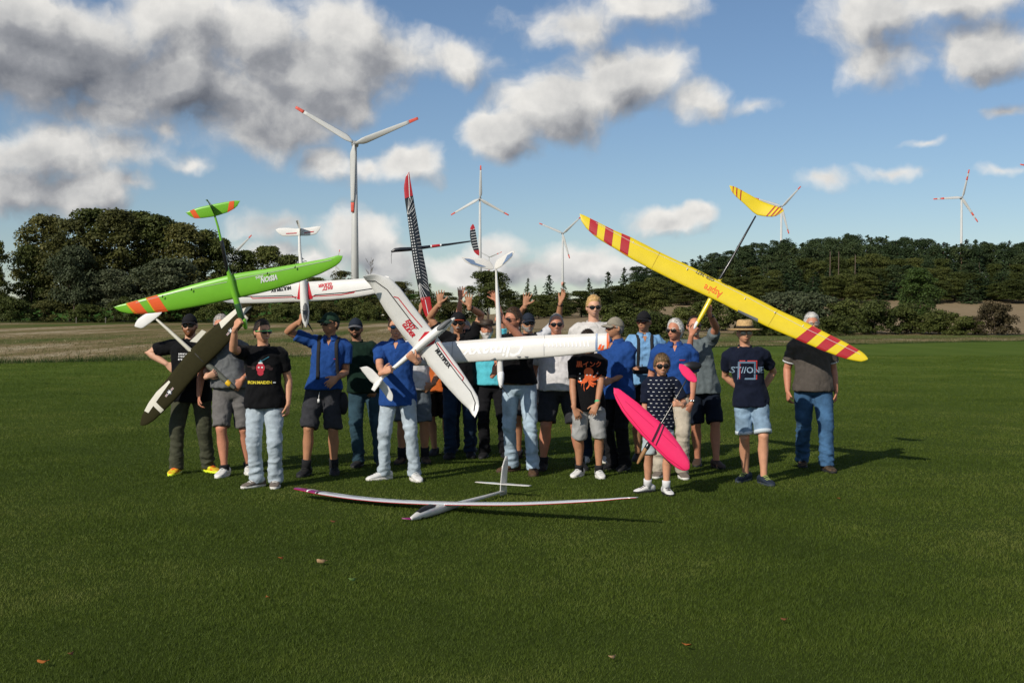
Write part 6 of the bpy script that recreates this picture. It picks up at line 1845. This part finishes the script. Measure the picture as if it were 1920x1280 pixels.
for i in range(12): g.strip([(1020 + 7.4 * i, 634), (1023 + 7.4 * i, 650)], .012, 'feather_mark', DEC_CHROME, .003)
for x_ in (974, 988): g.patch([(x_ - 4, 668), (x_ + 4, 668), (x_ + 2, 671), (x_ - 2, 671)], 'servo_slot', DEC_GRY, .003, 1)
g.tube('fuselage', [(928, 494), (929, 520), (931, 560), (933, 600), (934, 640), (935.5, 680), (936.5, 705), (937, 720)], [.009, .013, .021, .028, .032, .033, .036, .024], PWG, -.038, sq=.95)
b_ = g.tube('nose_cone', [(937, 700), (937.2, 712), (937.5, 724)], [.038, .034, .018], DEC_CHROME, -.038)
g.tube('propeller_blade', [(938, 722), (944, 730), (953, 743)], [(.008, .004), (.012, .004), (.003, .002)], DEC_BLK, -.02, 6); g.tube('propeller_blade', [(936, 722), (936, 730), (936, 741)], [(.008, .004), (.010, .004), (.003, .002)], DEC_BLK, -.03, 6)
sv = g.main
for le_, te_, fe in (([(872, 486), (878, 494), (893, 501), (912, 505), (926, 507)], [(872, 485), (890, 486), (908, 485), (921, 491), (926, 497)], [[(877, 488), (886, 488), (893, 490), (896, 495), (914, 501), (905, 501.5), (888, 497)]]),
                     ([(927, 507), (940, 502), (952, 495), (963, 487), (970, 476)], [(927, 497), (930, 489), (945, 481), (960, 475), (970, 472.5)], [[(950, 490), (955, 481), (966, 476), (966, 482), (955, 491), (944, 498)]])):
    st = g.panel('tail_panel', le_, te_, PWG, .05, 14, z=.0, dih=lambda x: .45 * abs(x) + .0)
    L_ = [g.loc(*q) for q in le_]
    xs_ = np.linspace(min(v.x for v in L_), max(v.x for v in L_), 20)
    L2 = sorted(L_, key=lambda v: v.x); T2 = sorted([g.loc(*q) for q in te_], key=lambda v: v.x)
    g.main = (xs_, np.interp(xs_, [v.x for v in L2], [v.y for v in L2]), np.interp(xs_, [v.x for v in T2], [v.y for v in T2]), np.array([.45 * abs(x) for x in xs_]), .05, st)
    for q in fe: g.patch(q, 'feather_mark', DEC_BLUE, .004, 1)
g.main = sv

# --- yellow glider
g = Glider('glider', 'large yellow glider with red wing bands held overhead by the man in grey tee', (1087, 403), (1630, 672), (1302, 612), (1418, 400), hold('grey_blue_tee') - .36, dn=-.05, dt=.1, dtip=(.2, -.50))
le3 = [(1087, 403), (1090, 415), (1100, 430), (1120, 448), (1150, 465), (1180, 484), (1222, 506), (1280, 535), (1340, 562), (1386, 586), (1440, 614), (1492, 636), (1540, 657), (1580, 672), (1600, 677), (1615, 679), (1627, 676)]
te3 = [(1087, 401), (1100, 407), (1150, 432), (1181, 444), (1240, 474), (1300, 502), (1360, 532), (1420, 560), (1460, 581), (1510, 604), (1560, 630), (1590, 645), (1615, 660), (1628, 671)]
g.panel('wing', le3, te3, PYEL, .08, 40, main=True, dih=lambda x: .03 * max(0, abs(x) - .75))
for a_, b2, c_, d_ in (((1107, 409), (1122, 416), (1119, 444), (1104, 436)), ((1136, 423), (1151, 430), (1147, 464), (1132, 453)), ((1166, 437), (1182, 445), (1177, 482), (1162, 473)),
                       ((1523, 611), (1540, 620), (1510, 646), (1490, 637)), ((1557, 627), (1576, 639), (1546, 661), (1528, 653)), ((1592, 645), (1610, 657), (1582, 676), (1564, 668))):
    g.patch([a_, b2, c_, d_], 'band', PDKRED)
g.strip([(1118, 419), (1187, 456), (1300, 507), (1400, 557), (1505, 614), (1612, 665)], .0042, 'hinge_line', HINGE)
for q in ((1187, 456), (1288, 506), (1396, 561), (1452, 587), (1505, 612)): g.tube('control_horn', [q, (q[0] + 1, q[1] - 2)], [.006, .004], DEC_WHT, .02, 6)
for a_, b2 in (((1238, 472), (1222, 503)), ((1459, 580), (1440, 611))): g.strip([a_, b2], .004, 'joint_line', mat('joint_yellow', (.42, .28, .01), .5), .003)  # joints drawn in a darker yellow than the wing
g.text('Aspire', 1336, 546, 36, 'lettering', DEC_OR, rot=-.0, hscale=1.5, bold=.01); g.text('GER-3671', 1322, 517, 37, 'lettering', DEC_BLK, hscale=1.0, bold=.02); g.text('xplorer', 1359, 532, 14, 'lettering', DEC_BLK, bold=.02)
g.patch([(1384, 581), (1421, 598), (1420, 606), (1381, 589)], 'flap_gap', DEC_GRY, .004, 2)
g.tube('boom', [(1417, 404), (1395, 443), (1372, 485), (1350, 522)], [.009, .012, .015, .018], CARBON, -.04); g.tube('fuselage', [(1352, 519), (1340, 545), (1328, 568), (1316, 590), (1305, 609)], [.019, .030, .030, .027, .020], PYEL, -.045)
g.tube('nose_cap', [(1308, 603), (1304, 610), (1302, 614)], [.023, .020, .010], DEC_WHT, -.045)
sl, stt = [(1367, 350), (1370, 358), (1378, 368), (1393, 380), (1417, 402), (1430, 405), (1445, 407), (1458, 405), (1471, 396)], [(1367, 348), (1380, 352), (1400, 362), (1425, 375), (1445, 383), (1462, 389), (1471, 393)]
sv = g.main; st = g.panel('tailplane', sl, stt, PYEL, .05, 18, z=-.02, dih=lambda x: .12 * abs(x - g.loc(1421, 390).x)); L_ = sorted([g.loc(*q) for q in sl], key=lambda v: v.x); T_ = sorted([g.loc(*q) for q in stt], key=lambda v: v.x)
xs_ = np.linspace(L_[0].x, L_[-1].x, 30); xm = g.loc(1421, 390).x
g.main = (xs_, np.interp(xs_, [v.x for v in L_], [v.y for v in L_]), np.interp(xs_, [v.x for v in T_], [v.y for v in T_]), np.array([.12 * abs(x - xm) for x in xs_]) - .02, .05, st)
for a_, b2 in (((1375, 350), (1373, 365)), ((1382, 352), (1380, 373)), ((1390, 356), (1387, 378)), ((1454, 386), (1437, 406)), ((1461, 388), (1444, 408)), ((1467, 391), (1451, 408))): g.strip([a_, b2], .014, 'band', PDKRED, .003)
g.main = sv

# --- pink hand launch glider
g = Glider('glider', 'neon pink hand launch glider held by the small boy in the fish-print tee', (1151, 729), (1297, 882), (1197, 869), (1294, 700), hold('pink_boy') - .25, dn=0, dt=.1)
g.panel('wing', [(1150, 728), (1150, 735), (1155, 750), (1166, 770), (1182, 792), (1205, 818), (1225, 838), (1250, 862), (1268, 877), (1283, 884), (1292, 884), (1297, 880)], [(1151, 726), (1160, 728), (1180, 743), (1200, 758), (1222, 778), (1245, 797), (1262, 816), (1278, 838), (1290, 858), (1297, 874)], PPINK, .09, 28, main=True)
for a_, b2, w_ in (((1239, 793), (1222, 828), .022), ((1245, 798), (1229, 834), .012), ((1233, 790), (1228, 800), .0)):
    if w_: g.strip([a_, b2], w_, 'rubber_band', mat('dark_rubber_band', (.06, .012, .03), .6), .004)
g.strip([(1153, 738), (1170, 768), (1206, 812), (1250, 857), (1285, 882)], .006, 'edge_line', mat('deep_pink', (.55, .01, .06), .5)); g.strip([(1172, 752), (1225, 800)], .004, 'hinge_line', mat('deep_pink', (.55, .01, .06), .5)); g.strip([(1240, 812), (1268, 838)], .004, 'hinge_line', mat('deep_pink', (.55, .01, .06), .5))
g.tube('boom', [(1288, 712), (1268, 748), (1240, 796), (1216, 834)], [.006, .008, .010, .012], CARBON, -.03); g.tube('nose', [(1219, 829), (1212, 841), (1204, 855), (1197, 868)], [.018, .022, .022, .012], WOOD, -.03); g.tube('nose_joint', [(1217.5, 832), (1213, 840)], [.0235, .0245], CARBON, -.03)
sl, stt = [(1273, 683), (1273, 690), (1279, 702), (1290, 713), (1302, 718), (1309, 715)], [(1274, 681), (1281, 683), (1292, 690), (1303, 702), (1309, 712)]
g.panel('tailplane', sl, stt, PPINK, .05, 16, z=.0)
b = MB(); c0 = g.loc(1298, 686); rings = []
for zz_, k_ in ((-.005, .96), (0, 1.0), (.005, .96)): rings.append([Vector((c0.x, c0.y, 0)) + (g.Mi.to_3x3() @ (Vector((math.cos(t) * .098 + .012 * math.sin(t), zz_, math.sin(t) * (.052 if math.sin(t) < 0 else .045))) * k_)) + Vector((0, 0, -.03)) for t in np.linspace(0, 2 * math.pi, 22, endpoint=False)])
b.loft(rings); b.build('fin', DEC_BLK, g.root)

# --- olive glider with white patches
g = Glider('glider', 'olive drab glider with white wing patches and star roundels', (264, 797), (478, 557), (438, 727), (283, 585), hold('cap_black') - .36, dn=-.05, dt=.08)
g.panel('wing', [(264, 798), (268, 798), (276, 796), (290, 787), (308, 770), (330, 748), (352, 722), (375, 695), (395, 676), (412, 660), (430, 641), (445, 622), (459, 606), (470, 592), (474, 570)], [(262, 796), (263, 790), (268, 775), (280, 752), (295, 732), (310, 714), (326, 694), (350, 663), (372, 640), (390, 622), (412, 603), (436, 583), (450, 573), (462, 562), (474, 556)], POLIVE, .085, 34, main=True)
g.patch([(317, 713), (320, 716), (279, 774), (271, 770), (272, 764), (294, 734)], 'patch', PCREAM); g.patch([(293, 753), (308, 768), (302, 774), (288, 760)], 'patch', PCREAM)
g.patch([(411, 604), (416, 616), (452, 580), (442, 574)], 'patch', PCREAM); g.patch([(447, 583), (453, 582), (473, 604), (467, 608)], 'patch', PCREAM); g.patch([(452, 580), (468, 574), (474, 574), (458, 590)], 'patch', PCREAM)
g.strip([(366, 662), (382, 678), (400, 690)], .006, 'joint_line', DEC_BLK)
for cx, cy in ((319, 735), (434, 620)):
    c_ = g.loc(cx, cy); ux = Vector((math.cos(1.6), math.sin(1.6), 0)); R0 = .040
    sx_ = Vector((1, 0, 0)); th0 = math.pi / 2
    v = [Vector((c_.x + .030 * math.cos(t), c_.y + .030 * math.sin(t), 0)) for t in np.linspace(0, 2 * math.pi, 16, endpoint=False)]
    rd = g.lay(v, [tuple(range(16))], 'roundel', DEC_NAVY, .0028)
    v = []
    for i in range(10):
        a_ = th0 + math.pi * i / 5; r_ = .029 if i % 2 == 0 else .012
        v.append(Vector((c_.x + r_ * math.cos(a_), c_.y + r_ * math.sin(a_), 0)))
    v.append(Vector((c_.x, c_.y, 0)))
    g.lay(v, [(i, (i + 1) % 10, 10) for i in range(10)], 'star', DEC_WHT, .0042, rd)
    for sg in (-1, 1):
        for dy, m_, w_ in ((0, DEC_NAVY, .017), (0.0065, DEC_WHT, .0045), (-.0065, DEC_WHT, .0045), (0, DEC_RED, .0035)):
            x0, x1 = c_.x + sg * .028, c_.x + sg * .064
            g.lay([Vector((x0, c_.y + dy - w_ / 2, 0)), Vector((x1, c_.y + dy - w_ / 2, 0)), Vector((x1, c_.y + dy + w_ / 2, 0)), Vector((x0, c_.y + dy + w_ / 2, 0))], [(0, 1, 2, 3)], 'bar', m_, .003 if w_ > .01 else .0045, rd)
g.tube('fuselage', [(293, 599), (312, 616), (340, 642), (366, 666)], [.012, .017, .022, .026], PCREAM, -.02); g.tube('nose', [(372, 672), (395, 690), (412, 705), (425, 717), (437, 727)], [.030, .034, .032, .028, .016], mat('paint_grey_green', (.10, .105, .085), .6), -.035)
g.tube('nose_ring', [(424, 716), (428, 720)], [.031, .029], DEC_YEL, -.035)
for poly in ([(355, 640), (378, 618), (386, 622), (368, 642)], [(340, 682), (342, 672), (360, 656), (368, 662), (352, 676)]):
    v_ = [g.loc(*q) for q in poly]; vv, ff = solid([Vector((q.x, q.y, -.012)) for q in v_], [tuple(range(len(v_)))], .012)
    obj('flap', mesh_from(vv, ff, 'flap', False), PCREAM, g.root)
sl, stt = [(252, 613), (256, 618), (266, 616), (280, 606), (292, 597), (302, 588), (305, 583)], [(250, 610), (258, 598), (270, 589), (285, 583), (298, 581), (305, 582)]
st = g.panel('tailplane', sl, stt, PW, .05, 16, z=-.01, dih=lambda x: .0)
vv, ff = solid([g.loc(*q, ) + Vector((0, 0, -.03)) for q in [(250, 612), (262, 588), (284, 577), (280, 590), (264, 606)]], [(0, 1, 2, 3, 4)], .010); obj('fin', mesh_from(vv, ff, 'fin', False), POLIVE, g.root)

# --- big white glider lying on the grass
root = thing('glider', 'long white glider with purple wing tip lying on the grass before the group', 'model glider', (-.62, 11.0, 0), 0, 'radio controlled gliders shown by the group')
fd = Vector((-.48, -.88, 0)).normalized(); sd = Vector((fd.y * -1, fd.x, 0)); C0 = Vector((-.62, 11.0, 0))
def wing_point(px, py):
    v = ray(px, 640).x                       # lateral slope of the sight line
    t = (v * C0.y - C0.x) / (sd.x - v * sd.y)
    q = C0 + sd * t; zz = CAM_H + ray(px, py).z * q.y
    return t, q.y, zz
tab = [wing_point(*q) for q in [(555, 914), (562, 917), (590, 922), (640, 930), (700, 937), (760, 941), (845, 944), (960, 945), (1020, 943), (1100, 939), (1160, 935), (1195, 930)]]
ts = np.linspace(tab[0][0], tab[-1][0], 44); zz = np.interp(ts, [q[0] for q in tab], [q[2] for q in tab])
zz = np.convolve(np.pad(zz, 2, mode='edge'), np.ones(5) / 5, 'valid')
def ground_wing(t0, t1, name, m, grow=0.0, parent=None, lo=-1.0, hi=1.0):
    rings = []
    for t in np.linspace(t0, t1, max(6, int((t1 - t0) * 14))):
        z_ = float(np.interp(t, ts, zz)); k_ = abs(t) / 1.85
        c_ = .235 * (1 - .25 * k_ - .55 * max(0, k_ - .72) / .28 * .9) + grow
        pos = sd * t + Vector((0, 0, z_)); us = [1.0, .75, .5, .3, .15, .05]
        ring = [pos + fd * ((.35 - u) * c_) + Vector((0, 0, .075 * c_ * airf(u) + .0015 + grow * .3 - (.05 * c_ * (u - .35)))) for u in us] + [pos + fd * (.352 * c_)] + [pos + fd * ((.35 - u) * c_) + Vector((0, 0, -.03 * c_ * airf(u) - .0015 - grow * .3 - (.05 * c_ * (u - .35)))) for u in reversed(us)]
        rings.append(ring)
    return MB().loft(rings).build(name, m, parent or root)
tp = lambda px: wing_point(px, 930)[0]
w = ground_wing(ts[0], ts[-1], 'wing', SILVERF)
ground_wing(ts[0] - .004, tp(580), 'purple_tip', PURPLE, .004, w); ground_wing(tp(583), tp(597), 'purple_band', PURPLE, .004, w); ground_wing(tp(580), tp(583), 'white_band', DEC_WHT, .005, w); ground_wing(tp(599), tp(603), 'dark_band', DEC_BLK, .005, w)
rings = []
for t in ts:
    z_ = float(np.interp(t, ts, zz)); k_ = abs(t) / 1.85; c_ = .235 * (1 - .25 * k_ - .55 * max(0, k_ - .72) / .28 * .9)
    pos = sd * t + Vector((0, 0, z_)) + fd * (.353 * c_)
    rings.append([pos + Vector((0, 0, .0012)), pos + fd * .002, pos + Vector((0, 0, -.0042)), pos - fd * .004])
MB().loft(rings).build('red_leading_edge', DEC_RED, w)
zc = float(np.interp(0, ts, zz))
N, T = G(772, 971, .035) - C0, G(943, 921, .05) - C0
def fl(t, up=0.0): return N.lerp(T, t) + Vector((0, 0, up + (zc - .045 - .04) * math.exp(-((t - .25) / .2) ** 2)))
b = MB(); b.tube([fl(0, .0), fl(.05, .008), fl(.14, .018), fl(.24, .02), fl(.34, .012), fl(.5, .006), fl(.75, .0), fl(1.0, .0)], [.018, .034, .045, .046, .036, .024, .018, .014], 16)
fu = b.build('fuselage', PWG, root)
b = MB(); b.tube([fl(.06, .036), fl(.12, .054), fl(.18, .060), fl(.235, .050)], [(.024, .014), (.032, .022), (.032, .024), (.020, .016)], 12, flat=(0, 0, 1)); b.build('canopy', DEC_BLK, fu)
b = MB(); b.tube([fl(.03, -.008), fl(.08, -.006), fl(.13, -.004)], [(.020, .012), (.036, .016), (.030, .012)], 10, flat=(0, 0, 1)); b.build('skid', DEC_BLK, fu)
b = MB(); n0 = fl(-.01, .0); b.tube([n0, n0 + Vector((-.075, .01, .002))], [(.012, .003), (.006, .002)], 8); b.build('propeller_blade', PURPLE, fu)
b = MB(); rings = []
for q in np.linspace(0, 1, 9):
    z_ = .015 + .375 * q; c_ = (.15 - .04 * q) * (1 if q < .8 else max(.25, 1 - (q - .8) * 3.4)); cen = T + Vector((0, 0, z_ - .05)) + fd * (-.01 - .06 * q * q) 
    rings.append([cen + fd * (.5 * c_ * math.cos(t)) + sd * (.008 * math.sin(t)) for t in np.linspace(0, 2 * math.pi, 12, endpoint=False)])
b.loft(rings); b.build('fin', PWG, root)
b = MB(); rings = []
for q in np.linspace(-1, 1, 13):
    c_ = .11 * (1 - .45 * q * q); cen = T + Vector((0, 0, .075)) + sd * (.30 * q)
    rings.append([cen + fd * (.5 * c_ * math.cos(t)) + Vector((0, 0, .006 * math.sin(t))) for t in np.linspace(0, 2 * math.pi, 10, endpoint=False)])
b.loft(rings); b.build('tailplane', PWG, root)

# ------------------------------------------------------------------ small things on the lawn
def leaf_obj(px, py, m, size, label, rot, tilt=.35):
    q = G(px, py); b = MB(); v = []; f = []
    n_ = 12
    for layer in (0, 1):
        for i in range(n_):
            t = 2 * math.pi * i / n_; r_ = size * (.5 + .12 * math.cos(2 * t) - .10 * math.cos(t) + .05 * math.cos(5 * t))
            v.append(Vector((r_ * math.cos(t), r_ * .72 * math.sin(t), .012 * math.cos(2 * t) * size / .05 * .5 - .0012 * layer)))
        v.append(Vector((0, 0, .004 - .0012 * layer)))
    for i in range(n_):
        j = (i + 1) % n_
        f += [(i, j, n_), (n_ + 1 + j, n_ + 1 + i, 2 * n_ + 1), (j, i, n_ + 1 + i, n_ + 1 + j)]
    b.put(v, f); b.tube([(size * .4, 0, 0), (size * .75, .004, .006)], [.0018, .0012], 5)
    o = b.build('fallen_leaf', m); o.location = (q.x, q.y, .038); o.rotation_euler = (tilt, .1, rot)
    return tag(o, label, 'leaf', 'fallen leaves on the lawn')


LF_TAN = mat('tan_leaf', (.42, .27, .14), .8, .2, .2, 30.0, transl=.2); LF_OR = mat('orange_leaf', (.40, .13, .03), .8, .2, .25, 30.0, transl=.2); LF_PALE = mat('pale_green_leaf', (.16, .26, .07), .7, .2, .2, 30.0, transl=.3); LF_BR = mat('brown_leaf', (.15, .06, .025), .8, .2, .25, 30.0)
leaf_obj(603, 1061, LF_TAN, .055, 'round tan leaf lying on the grass, larger than the others', .4, .9)
leaf_obj(527, 1055, LF_OR, .045, 'small orange leaf left of the round tan leaf', 1.2)
leaf_obj(502, 1130, LF_OR, .040, 'orange brown leaf among darker grass, below the tan leaf', 2.0)
leaf_obj(661, 1096, LF_PALE, .050, 'pale green leaf right of and below the tan leaf', .9, .5)
leaf_obj(80, 1253, LF_OR, .040, 'orange leaf in the bottom left corner of the lawn', .2)
leaf_obj(133, 1238, LF_BR, .035, 'brown leaf near the orange one at bottom left', 1.4)
leaf_obj(1288, 1221, LF_OR, .040, 'orange leaf on the lawn below the small boy, near the bottom', 2.4)
leaf_obj(1148, 1244, LF_TAN, .040, 'pale tan leaf near the bottom edge, left of an orange one', .8)
leaf_obj(1573, 941, LF_OR, .045, 'orange leaf right of the man in straw hat', 1.0)
leaf_obj(625, 985, LF_BR, .040, 'brown leaf on the grass in front of the purple wing tip', .5)
leaf_obj(1470, 1172, LF_BR, .030, 'thin brown leaf on the empty lawn at lower right', .1)
